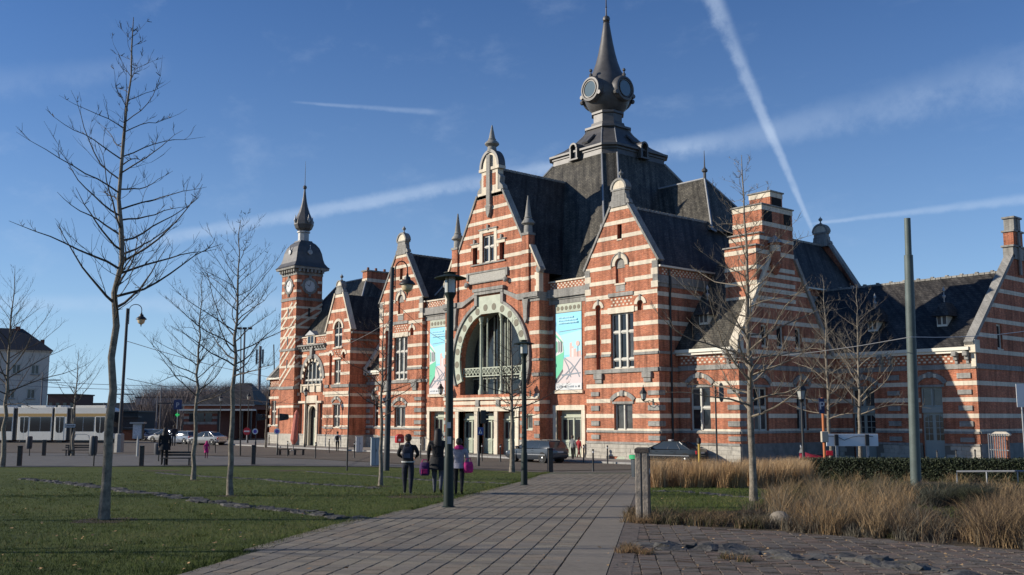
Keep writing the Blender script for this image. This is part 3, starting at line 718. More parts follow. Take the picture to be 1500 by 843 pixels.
# ---------------------------------------------------------------- mansard dome and lantern
def dome():
    cx, cy = -17.33, 13.4
    def oc(a, ch, z): c = a - ch; return [(cx + x, cy + y, z) for x, y in ((c, -a), (a, -c), (a, c), (c, a), (-c, a), (-a, c), (-a, -c), (-c, -a))]
    MB().rings([oc(12.2, .95, 13.3), oc(4.05, .95, 25.95)]).build('dome_roof', MOSS, ST)
    b = MB(); b.rings([oc(4.1, .95, 25.7), oc(4.02, .95, 26.35), oc(4.12, .95, 26.4), oc(4.12, .95, 26.55), oc(4.32, .96, 26.62), oc(4.32, .96, 26.8), oc(4.05, .95, 26.9)]); b.build('dome_cornice', LEAD, ST)
    fl = [(4.0, .95, 26.9), (3.3, .93, 27.35), (2.6, .9, 28.0), (2.05, .85, 28.7), (1.75, .8, 29.25), (1.9, .8, 29.3), (1.9, .8, 29.5), (1.5, .75, 29.6), (1.42, .75, 29.95), (1.28, .72, 30.0), (1.28, .72, 30.75), (1.42, .75, 30.8), (1.42, .75, 31.0), (1.25, .7, 31.1)]
    b = MB(); b.rings([oc(*f) for f in fl]); b.build('lantern_base', LEAD, ST)
    ed = MB()
    A, Bq = oc(12.25, .95, 13.3), oc(4.08, .95, 25.95)
    for i in range(8): ed.tube([A[i], Bq[i]], .09, 5)
    C_ = [oc(*f) for f in fl[:5]]
    for i in range(8): ed.tube([r[i] for r in C_], .05, 5)
    ed.build('hip_flashing', ZINC, ST)
    MB().lathe((cx, cy, 31.0), [(1.25, 0), (1.75, .45), (2.05, 1.1), (2.12, 1.9), (2.0, 2.7), (1.7, 3.4), (1.33, 4.1), (1.05, 4.9), (.82, 5.8), (.6, 6.9), (.42, 8.0), (.3, 8.8), (.27, 8.9), (.33, 8.95), (.2, 9.05)], 24).build('spire', LEAD, ST, True)
    MB().lathe((cx, cy, 40.0), [(.15, 0), (.32, .12), (.36, .3), (.28, .5), (.1, .6), (.07, .7), (.06, 1.4), (.1, 1.45), (.06, 1.5), (.03, 3.6)], 12).build('spire_finial', LEAD, ST, True)
    for dx, dy in ((0, -1), (1, 0), (0, 1), (-1, 0)):
        ax = Vector((dx, dy, 0)); c = Vector((cx, cy, 32.95)) + ax * 1.55
        o = MB().lathe(c, [(1.2, 0), (1.22, .62), (1.12, .78), (.95, .8), (.9, .72), (.78, .7), (.74, .5)], 24, ax).build('oculus', LEAD, ST, True)
        MB().lathe(c, [(.73, .6), (.725, .742)], 20, ax).build('pane', mat('oculus_glass', (.10, .14, .15), .05, spec=.9), o)
        MB().lathe(c, [(.8, .72), (.8, .8), (.74, .8), (.74, .6)], 24, ax).build('oculus_rim', LEAD, o, True)
        k = MB(); k.lathe(c + Vector((0, 0, 1.12)) + ax * .6, [(.14, 0), (.18, .25), (.08, .35), (.06, .5), (.15, .58), (.15, .72), (.04, .82)], 8)
        sd_ = Vector((-dy, dx, 0))
        for s in (-1, 1): MB().lathe(c + sd_ * s * 1.12 + ax * .62 + Vector((0, 0, -.55)), [(.2, -.15), (.24, 0), (.2, .15)], 8, ax).build('oculus_scroll', LEAD, o, True)
        k.build('oculus_ornament', LEAD, o, True)
    # lucarnes over the cornice and skylights on the flare
    for F in (Fr((cx, cy - 4.05, 0), (1, 0, 0), (0, -1, 0)), Fr((cx + 4.05, cy, 0), (0, 1, 0), (1, 0, 0)), Fr((cx - 4.05, cy, 0), (0, 1, 0), (-1, 0, 0))):
        b = MB(); b.rail(F, list(reversed(arc(0, 26.95, .32, 0, 180, 12))), .16, -.5, .5); b.box(F, -.48, -.32, -.5, .46, 25.95, 26.95); b.box(F, .32, .48, -.5, .46, 25.95, 26.95); b.box(F, -.6, .6, -.4, .5, 25.85, 25.98)
        o = b.build('lucarne', LEAD, ST); MB().box(F, -.32, .32, -.3, .2, 26, 27.2).build('pane', GLASS, o)
        k = MB(); a, e = F.P(.2, -1.05, 27.75), F.P(.2, -1.75, 28.45)
        k.rings([[F.P(u, d, z) for u, d, z in ((-.1, -.8, 27.55), (.6, -.8, 27.55), (.6, -.72, 27.68), (-.1, -.72, 27.68))], [F.P(u, d, z) for u, d, z in ((-.1, -1.75, 28.45), (.6, -1.75, 28.45), (.6, -1.67, 28.58), (-.1, -1.67, 28.58))]])
        k.build('skylight', LEAD, ST)
    # side roofs of the hall: ridge, hipped end with spike, clerestory
    for s in (1, -1):
        X = lambda v: cx + s * v
        r = MB(); tip = (X(11.1), 13.4, 22.8); inn = (X(2), 13.4, 22.8)
        r.mesh([(X(2), 9.3, 17.4), (X(14.9), 9.3, 17.4), (X(14.9), 17.5, 17.4), (X(2), 17.5, 17.4), inn, tip], [(0, 1, 5, 4), (1, 2, 5), (2, 3, 4, 5), (0, 3, 2, 1)]); r.build('hipped_roof', MOSS, ST)
        e = MB()
        for y in (9.3, 17.5): e.tube([tip, (X(14.9), y, 17.42), (X(15.3), y, 17.2)], .09, 5)
        e.tube([inn, tip], .1, 5); e.build('hip_flashing', ZINC, ST)
        MB().lathe(tip, [(.12, -.1), (.12, .5), (.25, .6), (.25, .75), (.1, .9), (.06, 1.0), (.02, 2.4)], 8).build('roof_spike', LEAD, ST, True)
        MB().box(WORLD, min(X(4), X(14.5)), max(X(4), X(14.5)), 9.7, 17.1, 13, 17.38).build('clerestory', SLATE, ST)
        F = right(X(14.5)) if s > 0 else left(X(14.5)); k = MB()
        for i in range(6): k.box(F, 10.1 + i * 1.15, 10.75 + i * 1.15, 0, .06, 15.9, 17.0)
        k.build('louvre', ZINC, ST)
        # small dormer on the front of the mansard, between the gables
        Fd = front(3.6); u = X(8.4) - .2
        if s > 0: louvre_dormer(Fd, u, 14.85, .55, 1.0)
    MB().box(WORLD, -27.7, -6.9, .9, 25.5, 0, 13.3).build('hall_core', BRICK, ST)
def louvre_dormer(F, u, z, hw, h, back=1.6, m=None, spikes=2):
    b = MB(); b.box(F, u - hw, u + hw, -back, 0, z, z + h); o = b.build('dormer', CREAM, ST)
    k = MB()
    for i in (-1, 1): k.box(F, u + i * hw * .5 - hw * .34, u + i * hw * .5 + hw * .34, 0, .02, z + .15, z + h - .08)
    k.build('louvre', mat('louvre_dark', (.1, .09, .08), .8), o)
    r = MB(); w = hw * 1.9
    r.mesh([F.P(u - w, .35, z + h - .15), F.P(u + w, .35, z + h - .15), F.P(u + w, -back - .4, z + h - .15), F.P(u - w, -back - .4, z + h - .15), F.P(u - .3 * hw, -.35, z + h + w * 1.25), F.P(u + .3 * hw, -.35, z + h + w * 1.25), F.P(u + .3 * hw, -back, z + h + w * 1.25), F.P(u - .3 * hw, -back, z + h + w * 1.25)],
           [(0, 1, 5, 4), (1, 2, 6, 5), (2, 3, 7, 6), (3, 0, 4, 7), (4, 5, 6, 7), (0, 3, 2, 1)]); r.build('dormer_roof', SLATE, o)
    k = MB()
    for s in ((-1, 1) if spikes == 2 else (0,)):
        k.lathe(F.P(u + s * .25 * hw, -.5, z + h + w * 1.2), [(.05, 0), (.05, .3), (.13, .4), (.13, .5), (.04, .58), (.03, .75), (.1, .82), (.1, .92), (.01, 1.15)], 8)
    k.build('dormer_spike', ZINC, o, True)
dome()
# ---------------------------------------------------------------- lower ranges, right side
def arch_window(F, c, hw, z0, z1, trans, hood=True):
    window(F, c - hw, c + hw, z0, z1, -.26, 2, trans, mull=.13)
    arch_hood(F, c, hw + .17, z1 + .16, .5)
def low_courses(F, out, ex, ztop):
    bands(F, out, ex, [k for k in (0, 1, 2) if BK[k] + .3 < ztop]); band(F, out, ex, 2.10, 2.24); band(F, out, ex, 1.95, 2.10, .1, GREY, 'string_course'); band(F, out, ex, 6.18, 6.5, .08, GREY, 'string_course')
def bracket(F, u, z0, z1):
    MB().prism(F, [(u - .16, z1 - .3), (u + .16, z1 - .3), (u + .16, z1), (u - .16, z1)], 0, .5).box(F, u - .13, u + .13, 0, .3, z1 - .55, z1 - .3).box(F, u - .1, u + .1, 0, .14, z0, z1 - .55).build('eaves_bracket', GREY, ST, bevel=.03)
def gable_chimney(F, sgn, x, yc):
    """stepped brick chimney that crowns the end gable; F is the outer face's frame"""
    X = lambda v: x - sgn * v
    def blk(a, b_, y0, y1, z0, z1): MB().box(WORLD, min(X(a), X(b_)), max(X(a), X(b_)), y0, y1, z0, z1).build('chimney', BRICK, ST)
    def bd(a, b_, y0, y1, z0, z1, m=STONE, e=.03): MB().box(WORLD, min(X(a - e), X(b_ + e)), max(X(a - e), X(b_ + e)), y0 - e, y1 + e, z0, z1).build('chimney_band', m, ST)
    def cap(a, b_, y0, y1, z): MB().box(WORLD, min(X(a - .12), X(b_ + .12)), max(X(a - .12), X(b_ + .12)), y0 - .12, y1 + .12, z, z + .1).build('chimney_cap', GREY, ST, bevel=.02)
    blk(.02, 2.6, 4.3, 8.75, 10, 14.6); cap(.02, 2.6, 4.3, 5.0, 14.6); blk(.021, 2.5, 4.75, 8.74, 14.6, 15.5); cap(.02, 2.5, 4.75, 5.1, 15.5)
    blk(.02, 2.45, 5.12, 8.75, 15.5, 17.55); cap(.02, 2.45, 5.12, 8.75, 17.55); blk(.02, 1.75, 6.17, 7.6, 17.65, 18.6); cap(.02, 1.75, 6.17, 7.6, 18.6)
    bd(.02, 2.45, 5.12, 8.75, 17.2, 17.54); bd(.02, 2.45, 5.12, 8.75, 16.1, 16.4); bd(.02, 1.75, 6.17, 7.6, 18.25, 18.59); bd(.02, 2.5, 4.75, 8.75, 15.1, 15.35); bd(.02, 2.6, 4.3, 8.75, 14.1, 14.4)
    for z in (13.0, 11.95, 10.9): bd(.02, 2.6, 4.3, 8.75, z, z + .28)
    for y0, y1, z0, z1 in ((5.35, 6.25, 16.42, 17.18), (7.7, 8.5, 16.42, 17.18), (6.35, 7.4, 17.68, 18.22)): MB().box(F, y0, y1, .0, .035, z0, z1).build('flue_opening', mat('opening_shade', (.012, .011, .01), .95), ST)  # inner shade of the openings painted as near-black raised panels
def range_right():
    F = front(2.0); out = rect(0.02, 5.08, 0, 7.6)
    wh = rect(.99, 2.7, 2.12, 5.03); wall(F, out, [wh], .3)
    low_courses(F, out, [wh, rect(.7, 3.0, 5.05, 5.65)], 7.6)
    arch_window(F, 1.845, .855, 2.12, 5.03, [3.66])
    blocks(F, 4.15, 5.11, [(1.47, 1.78), (2.42, 2.76), (3.5, 3.82), (4.55, 4.85)]); plinth(F, .05, 5.08)
    diaper(F, .15, 4.1, 6.6, 7.15); bracket(F, 4.3, 6.5, 7.4); bracket(F, 4.85, 6.5, 7.4)
    MB().box(F, .05, 4.75, 0, .42, 7.38, 7.6).box(F, .05, 4.75, 0, .3, 7.22, 7.378).build('gutter', CREAM, ST)
    r = MB(); yr, zr = 7.3, 15.0
    r.prism(right(0), [(1.65, 7.55), (13.0, 7.55), (yr, zr)], .02, 4.75); r.build('roof', MOSS, ST)
    louvre_dormer(front(2.9), 1.6, 9.35, .38, .8, 1.2, spikes=0)
    G = right(5.08); go = [(2, 0), (13.6, 0), (13.6, 7.4), (12.9, 7.4), (8.7, 13.9), (5.9, 13.9), (2, 7.9)]
    h = [rect(3.5, 5.1, 2.12, 5.0), rect(8.4, 9.8, 2.12, 5.0), rect(4.58, 5.3, 7.75, 9.25), rect(6.33, 7.2, 7.75, 9.25), rect(8.53, 9.35, 7.75, 9.25)]
    wall(G, go, h, .3)
    low_courses(G, go, h + [rect(3.2, 5.4, 5.02, 5.65), rect(8.1, 10.1, 5.02, 5.65)], 14); bands(G, go, h, [4, 5, 6, 7, 8, 9])
    arch_window(G, 4.3, .8, 2.12, 5.0, [3.66]); arch_window(G, 9.1, .7, 2.12, 5.0, [3.66])
    for a, e in ((4.58, 5.3), (6.33, 7.2), (8.53, 9.35)): window(G, a, e, 7.75, 9.25, -.25, 1, [])
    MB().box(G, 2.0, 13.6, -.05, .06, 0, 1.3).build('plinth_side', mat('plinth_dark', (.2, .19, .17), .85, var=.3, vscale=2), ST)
    for za, zb in QR: MB().box(G, 2.0, 2.6, -.02, .05, za, zb).build('quoin', GREY, ST, bevel=.02)
    coping(G, [(6.0, 14.0), (2.0, 7.8)], -.3, -.5, .14, STONE); coping(G, [(13.0, 7.4), (8.7, 14.0)], -.3, -.5, .14, GREY)
    MB().box(G, 1.75, 2.4, -.5, .16, 7.2, 8.1).build('kneeler', STONE, ST, bevel=.03)
    gable_chimney(G, 1, 5.08, 7)
    t = MB(); c = G.P(6.15, .25, 13.3); t.lathe(c, [(.1, -.6), (.3, -.2), (.45, 0), (.45, .12), (.36, .2), (.36, 1.45), (.46, 1.5), (.46, 1.6)], 12); o = t.build('turret', BRICK, ST, True)
    MB().lathe(c, [(.37, 1.0), (.37, 1.44)], 12).build('turret_band', STONE, o); MB().lathe(c, [(.56, 1.6), (.05, 2.15)], 12).build('turret_cap', ZINC, o)
    # wing
    F = front(13.6); x0, x1 = 5.08, 15.2; out = rect(x0, x1, 0, 7.6)
    dd = rect(11.35, 12.85, .15, 5.03); d2 = rect(6.25, 7.98, .15, 5.03)
    wall(F, out, [dd, d2], .3); low_courses(F, out, [dd, d2, rect(11.0, 13.15, 5.05, 5.65), rect(5.95, 8.3, 5.05, 5.65)], 7.6)
    DG = mat('grey_green_paint', (.3, .33, .3), .6)
    for a, e in ((11.35, 12.85), (6.25, 7.98)):
        m = (a + e) / 2
        window(F, a, e, 3.7, 5.03, -.25, 2, [], fr=DG, sill=False)
        MB().box(F, a, e, -.26, -.1, 3.32, 3.7).build('door_transom', DG, ST)
        o = MB().box(F, a, e, -.3, -.24, .15, 3.32).build('door', DG, ST)
        gl = MB(); br = MB()
        for k in (0, 1):
            p, q = a + k * (e - a) / 2 + .12, a + (k + 1) * (e - a) / 2 - .12
            gl.prism(F, [(p, 1.5), (q, 1.5), (q, 2.95 if k else 3.15), (q - .2, 3.15), (p + .2, 3.15), (p, 3.15 if k else 2.95)] if True else [], -.24, -.225)
            for j in range(1, 4): br.box(F, p, q, -.225, -.2, 1.5 + j * .41 - .02, 1.5 + j * .41 + .02)
            br.box(F, (p + q) / 2 - .02, (p + q) / 2 + .02, -.224, -.199, 1.5, 3.15)
        gl.build('pane', GLASS, o); br.build('glazing_bar', DG, o)
        arch_hood(F, m, (e - a) / 2 + .17, 5.19, .5)
    blocks(F, 13.93, 14.85, [(1.4, 1.7), (2.42, 2.76), (3.45, 3.78), (4.5, 4.82), (5.55, 5.9)]); blocks(F, 9.0, 9.9, [(1.4, 1.7), (2.42, 2.76), (3.45, 3.78), (4.5, 4.82), (5.55, 5.9)])
    plinth(F, x0, x1, [(11.35, 12.85, 2), (6.25, 7.98, 2)], 1.3)
    diaper(F, 5.3, 13.8, 6.6, 7.15)
    for u in (13.98, 14.72, 8.7, 9.4): bracket(F, u, 6.5, 7.3)
    MB().box(F, 5.1, 14.95, 0, .42, 7.38, 7.6).box(F, 5.1, 14.95, 0, .3, 7.22, 7.378).build('gutter', CREAM, ST)
    MB().prism(right(0), [(13.2, 7.55), (26.8, 7.55), (20.2, 13.25)], .05, 14.8).build('roof', SLATE, ST)
    rt = MB()
    for i in range(37): rt.box(WORLD, .1 + i * .4, .45 + i * .4, 20.1, 20.3, 13.18, 13.33)
    for i in range(13): rt.box(WORLD, .5 + i * 1.1, .7 + i * 1.1, 20.08, 20.32, 13.33, 13.42)
    rt.build('ridge_tile', GREY, ST, stuff=True)
    for u in (12.35, 7.2): louvre_dormer(front(15.2), u, 9.2, .36, .85, 1.4, spikes=1)
    G = right(15.2); go = [(13.6, 0), (28.6, 0), (28.6, 8), (22.0, 14.2), (20.4, 14.2), (13.6, 8)]
    h = [rect(17.0, 17.8, 7.6, 9.3), rect(22.6, 23.4, 7.6, 9.3)]
    wall(G, go, h, .3); low_courses(G, go, h, 14); bands(G, go, h, [4, 5, 6, 7, 8, 9])
    for a in (17.0, 22.6): window(G, a, a + .8, 7.6, 9.3, -.2, 1, [])
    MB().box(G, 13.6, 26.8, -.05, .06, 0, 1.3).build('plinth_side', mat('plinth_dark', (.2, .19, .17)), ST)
    coping(G, [(20.5, 14.3), (13.3, 7.7)], -.28, -.5, .1, GREY); coping(G, [(28.9, 7.7), (21.9, 14.3)], -.32, -.5, .14, GREY)
    MB().box(G, 13.3, 14.0, -.55, .17, 7.2, 8.05).build('kneeler', STONE, ST, bevel=.03)
    MB().box(F, 14.95, 15.26, -.02, .1, 6.3, 7.3).build('kneeler', STONE, ST)
    for a, z0, z1 in ((.95, 14.1, 15.1), (.75, 15.1, 16.2), (.55, 16.2, 17.2)):
        MB().box(G, 21.2 - a, 21.2 + a, -.6, .1, z0, z1 - .14).build('gable_step', BRICK if z0 > 15 and z0 < 16 else GREY, ST); MB().box(G, 21.2 - a - .12, 21.2 + a + .12, -.7, .2, z1 - .14, z1).build('step_cap', GREY, ST, bevel=.02)
    MB().box(G, 21.05, 21.35, .1, .2, 13, 17).build('gable_mast', GREY, ST)
range_right()
# ---------------------------------------------------------------- lower ranges and clock tower, left side
def range_left():
    F = front(2.0); x0, x1 = -39.95, -34.72; out = rect(x0, x1, 0, 7.6)
    wh = rect(-38.7, -36.95, 2.12, 5.03); wall(F, out, [wh], .3)
    low_courses(F, out, [wh, rect(-39.0, -36.65, 5.05, 5.65)], 7.6); arch_window(F, -37.82, .87, 2.12, 5.03, [3.66])
    plinth(F, x0, x1, single=False); diaper(F, -39.2, -34.9, 6.6, 7.15)
    blocks(F, -39.9, -39.3, QR); bracket(F, -39.5, 6.5, 7.4)
    MB().box(F, -39.5, x1, 0, .42, 7.38, 7.6).box(F, -39.5, x1, 0, .3, 7.22, 7.378).build('gutter', CREAM, ST)
    MB().prism(right(0), [(1.65, 7.55), (13.0, 7.55), (7.3, 15.0)], -39.6, -34.8).build('roof', MOSS, ST)
    G = left(-39.75); go = [(1.6, 7.0), (13, 7.0), (8.7, 13.9), (5.9, 13.9)]
    wall(G, go, [], .3, thick=.4); coping(G, [(6.0, 14.0), (1.7, 7.6)], -.3, -.5, .14, STONE)
    MB().box(G, 1.5, 2.2, -.5, .14, 7.2, 8.0).build('kneeler', STONE, ST)
    MB().lathe((-35.0, 1.9, 0), [(.06, 1.2), (.06, 7.2)], 8).build('downpipe', IRON, ST)
    # gabled bay
    F = front(0); x0, x1 = -44.75, -40.0; c = -42.35
    out = [(x0, 0), (x1, 0), (x1, 11.7), (c + .75, 15.4), (c - .75, 15.4), (x0, 11.7)]
    lw = rect(c - .65, c + .68, 2.02, 4.3); mw = rect(c - .6, c + .6, 6.35, 8.76); tw = archpoly(c, .75, 10.02, 11.9)
    nl = archpoly(c - 1.35, .26, 6.3, 9.25); nr = archpoly(c + 1.2, .26, 8.9, 9.25)
    holes = [lw, mw, tw, nl, nr]; wall(F, out, holes, .3)
    ex = holes + [rect(c - .8, c + .8, 8.7, 9.9), rect(c - 1.85, c - .85, 9.2, 9.7), rect(c + .7, c + 1.7, 9.2, 9.7), rect(c - .85, c + .85, 4.3, 5), rect(c - 1.05, c + 1.05, 11.6, 12.9)]
    bands(F, out, ex, [0, 1, 2, 4, 5, 6, 7, 8, 9, 10]); band(F, out, [], 15.1, 15.4)
    band(F, out, [lw], 2.10, 2.24); band(F, out, [lw], 1.9, 2.05, .1, GREY, 'string_course'); band(F, out, [nl], 6.0, 6.3, .12, GREY, 'string_course'); band(F, out, [], 5.3, 5.6, .14, STONE, 'string_course')
    window(F, c - .65, c + .68, 2.04, 4.3, -.25, 2, [3.1]); arch_hood(F, c, .78, 4.45, .38, .26)
    window(F, c - .6, c + .6, 6.37, 8.76, -.25, 2, [7.6])
    window(F, c - .75, c + .75, 10.04, 12.6, -.2, 2, [11.3], head=list(reversed(arc(c, 11.9, .74, 0, 180, 14))), sill=False)
    for cc, zz, r in ((c - 1.35, 9.25, .26), (c + 1.2, 9.25, .26), (c, 11.9, .76)): MB().rail(F, list(reversed(arc(cc, zz, r, 0, 180, 14))), .26, -.02, .08).build('niche_arch', STONE, ST)
    MB().box(F, c - 1.6, c - 1.1, -.3, -.2, 6.3, 9.6).build('niche_back', BRICK, ST); MB().box(F, c + .95, c + 1.45, -.3, -.2, 8.9, 9.6).build('niche_back', BRICK, ST)
    MB().box(F, c - .75, c + .75, -.02, .1, 8.8, 9.0).build('window_lintel', STONE, ST); MB().box(F, c - .85, c + .85, -.02, .12, 9.9, 10.02).build('sill', STONE, ST)
    diaper(F, c - .7, c + .7, 9.05, 9.75)
    coping(F, [(c - .7, 15.5), (x0 - .1, 11.65)], -.18, -.5, .1, STONE); coping(F, [(x1 + .1, 11.65), (c + .7, 15.5)], -.18, -.5, .1, STONE)
    scroll_cap(F, c, 15.42, .45, .85, .55)
    MB().prism(F, [(x0 - .05, 11.4), (x1 + .05, 11.4), (c, 15.45)], -7, -.35).build('roof', SLATE, ST)
    plinth(F, x0, x1, single=False)
    S = right(-40.0); so_ = rect(0, 11, 0, 11.6); wall(S, so_); bands(S, so_, [], [0, 1, 2, 5, 6]); band(S, so_, [], 6.0, 6.3, .1, GREY, 'string_course'); cornice(S, .05, 11, [(9.6, 9.9, .05), (10.6, 10.8, .1), (11.3, 11.5, .25)])
    MB().box(S, 0, 2, -.05, .06, 0, 1.3).build('plinth_side', ASHLAR, ST)
    # arched bay
    x0, x1 = -50.45, -44.75; F = front(.12); c = -47.6
    out = rect(x0, x1, 0, 11.4); aw = archpoly(c, 2.1, 5.65, 7.0, 2.2, 20); dr = rect(c - .95, c + 1.05, 0, 4.35); nw = [rect(-50.15, -49.6, 1.1, 4.5), rect(-46.0, -45.4, 1.1, 4.5)]
    wall(F, out, [aw, dr] + nw, .4); ex = [archpoly(c, 2.6, 5.6, 7.0, 2.7, 20), rect(-50.25, -45.25, 0, 4.9)]
    bands(F, out, ex, [4, 5, 6]); bands(F, out, [rect(-50.25, -45.25, 0, 4.9)], [0, 1]); band(F, out, ex, 5.3, 5.62, .2, STONE, 'string_course'); band(F, out, ex, 1.95, 2.1, .1, GREY, 'string_course')
    MB().rail(F, list(reversed(arc(c, 7.0, 2.1, 0, 180, 24, 2.2))), .42, -.1, .1).build('window_arch', GREY, ST)
    for i in range(9):
        a = radians(10 + 20 * i); MB().rail(F, [(c + 2.12 * cos(a + .07), 7 + 2.22 * sin(a + .07)), (c + 2.12 * cos(a - .07), 7 + 2.22 * sin(a - .07))], -.38, .1, .12).build('voussoir', STONE, ST)
    MB().prism(F, [(c - .18, 9.1), (c + .18, 9.1), (c + .3, 10.3), (c - .3, 10.3)], 0, .3).build('keystone', GREY, ST)
    hd = list(reversed(arc(c, 7.0, 2.08, 0, 180, 20, 2.18)))
    window(F, c - 2.08, c + 2.08, 5.67, 9.18, -.35, 5, [6.9], head=hd, mull=.12, sill=False)
    b = MB()
    for i in range(4): b.box(F, c - 2.05 + i * 1.37 - .1, c - 2.05 + i * 1.37 + .1, -.1, .2, 5.63, 6.5)
    b.box(F, c - 2.15, c + 2.15, -.1, .16, 6.3, 6.45); b.box(F, c - 2.1, c + 2.1, -.2, .05, 5.63, 6.3); b.build('balcony', STONE, ST)
    # stone doorway with two narrow lights
    b = MB(); b.box(F, -50.2, -45.3, -.05, .22, 4.5, 4.72); b.box(F, c - 1.2, c + 1.2, -.05, .12, 4.73, 5.28)
    b.box(F, c - 1.35, c - .95, -.1, .14, 0, 4.5); b.box(F, c + 1.05, c + 1.4, -.1, .14, 0, 4.5)
    b.rail(F, list(reversed(arc(c + .05, 3.45, .75, 0, 180, 14))), .3, -.35, -.05); b.box(F, c - .94, c - .7, -.35, -.05, 0, 3.45); b.box(F, c + .8, c + 1.04, -.35, -.05, 0, 3.45)
    b.build('doorway', STONE, ST)
    MB().box(F, c - .72, c + .82, -.5, -.42, 0, 4.35).build('door_fanlight', GLASS, ST)
    o = MB().box(F, c - .1, c + .8, -.42, -.38, 0, 3.0).build('door', GREEN, ST)
    k = MB()
    for i in range(4): k.box(F, c + .1, c + .32, -.38, -.37, .9 + i * .5, 1.3 + i * .5); k.box(F, c + .4, c + .62, -.38, -.37, .9 + i * .5, 1.3 + i * .5)
    k.build('pane', GLASS, o)
    for w_ in ((-50.15, -49.6), (-46.0, -45.4)):
        window(F, w_[0], w_[1], 1.12, 4.5, -.3, 1, [2.9], fr=GREY)
    plinth(F, x0, c - 1.35, single=False); plinth(F, c + 1.4, x1, single=False)
    cornice(F, x0, x1, [(9.95, 10.2, .1), (10.45, 10.62, .45)]); k = MB()
    for i in range(10): k.box(F, x0 + .15 + i * .58, x0 + .4 + i * .58, -.02, .32, 10.2, 10.45)
    k.build('modillion', GREY, ST, stuff=True)
    cornice(F, x0, x1, [(11.38, 11.5, .1)], STONE, 'parapet_cap'); diaper(F, x0 + .2, -48.9, 10.75, 11.3); diaper(F, -46.8, x1 - .1, 10.75, 11.3)
    D = front(0.0); o = MB().box(D, -48.75, -47.15, -.8, .02, 10.64, 11.6).build('dormer', STONE, ST)
    k = MB(); k.box(D, -48.55, -48.0, .02, .03, 10.75, 11.5); k.box(D, -47.9, -47.35, .02, .03, 10.75, 11.5); k.build('pane', GLASS, o)
    MB().prism(D, [(-49.0, 11.6), (-46.9, 11.6), (-47.95, 12.1)], -1.2, .15).build('dormer_roof', ZINC, o)
    r = MB(); e = [(-53.9, .2, 11.4), (-39.9, .2, 11.4), (-39.9, 10.5, 11.4), (-53.9, 10.5, 11.4), (-51.0, 5.1, 17.85), (-45.4, 5.1, 17.85)]
    r.mesh(e, [(0, 1, 5, 4), (1, 2, 5), (2, 3, 4, 5), (3, 0, 4)]); r.build('roof', MOSS, ST)
    k = MB(); k.tube([e[0], e[4]], .09, 5); k.tube([e[1], e[5]], .09, 5); k.tube([e[4], e[5]], .1, 5); k.build('hip_flashing', ZINC, ST)
    MB().box(WORLD, -45.9, -45.0, 4.9, 8.6, 15, 18.55).build('chimney', BRICK, ST)
    MB().box(WORLD, -45.93, -44.97, 4.87, 8.63, 17.45, 17.8).build('chimney_band', STONE, ST); MB().box(WORLD, -46.02, -44.88, 4.78, 8.72, 18.55, 18.7).build('chimney_cap', GREY, ST)
    for y in (5.3, 6.3, 7.4): MB().lathe((-45.45, y, 18.7), [(.16, 0), (.13, .35)], 8).build('chimney_pot', mat('clay_pot', (.2, .08, .05), .8), ST)
    louvre_dormer(front(3.2), -48.55, 13.7, .36, 1.0, 1.4, spikes=1)
    # tower
    x0, x1, y0, y1 = -53.8, -50.42, -.5, 2.6; cx, cy = (x0 + x1) / 2, (y0 + y1) / 2
    MB().box(WORLD, x0, x1, y0, y1, 0, 19.0).build('tower', BRICK, ST)
    for F, a, e in ((front(y0), x0, x1), (right(x1), y0, y1), (left(x0), y0, y1)):
        out = rect(a, e, 0, 19); m = (a + e) / 2
        band(F, out, [], 15.55, 15.85, .08, GREY, 'string_course', .06); band(F, out, [], 10.1, 10.35, .1, GREY, 'string_course', .05); band(F, out, [], 6.0, 6.3, .1, GREY, 'string_course'); band(F, out, [], 18.3, 18.6, .06, GREY, 'string_course', .04)
        for z in (3.0, 4.05, 8.3, 11.45, 12.5, 13.6, 14.65): band(F, out, [], z, z + .24)
        for z in (16.4, 17.5): band(F, out, [rect(m - 1.0, m + 1.0, 0, 30)], z, z + .27)
        MB().box(F, a, e, -.05, .06, 0, 1.3).build('plinth_side', ASHLAR, ST)
        for zz in (6.4, 8.6, 10.45, 12.75):   # raking stair bands
            for dz in (0, .75):
                p0, p1 = (a + .02, zz + dz), (e - .02, zz + dz + 2.6 if F.N.y else zz + dz + 1.9)
                if p1[1] > 15.4: p1 = (p0[0] + (p1[0] - p0[0]) * (15.4 - p0[1]) / (p1[1] - p0[1]), 15.4)
                MB().rail(F, [p0, p1], -.24, -.02, .028).build('raking_band', STONE, ST)
        for z in (13.8, 10.7, 8.2): MB().box(F, m - .12, m + .12, 0, .03, z, z + .95).build('stair_slit', IRON, ST)
        b = MB(); b.lathe(F.P(m, 0, 17.15), [(.92, 0), (.92, .09), (.82, .13), (.66, .13), (.64, .03)], 24, F.N); b.box(F, m - .14, m + .14, 0, .16, 17.9, 18.28); b.box(F, m - .12, m + .12, 0, .14, 16.0, 16.4); b.box(F, m - 1.1, m - .85, 0, .14, 17.03, 17.27); b.box(F, m + .85, m + 1.1, 0, .14, 17.03, 17.27)
        o = b.build('clock', GREY, ST); MB().lathe(F.P(m, .03, 17.15), [(.64, 0), (.64, .02)], 24, F.N).build('dial', mat('dial_white', (.6, .6, .58), .5), o)
        k = MB(); k.rail(F, [(m, 17.15), (m + .12, 17.6)], .05, .055, .065); k.rail(F, [(m, 17.15), (m - .3, 17.3)], .06, .055, .066)
        for i in range(12):
            t = pi * i / 6; k.box(F, m + .55 * sin(t) - .025, m + .55 * sin(t) + .025, .05, .056, 17.15 + .55 * cos(t) - .025, 17.15 + .55 * cos(t) + .025)
        k.build('clock_hands', IRON, o)
        k = MB()
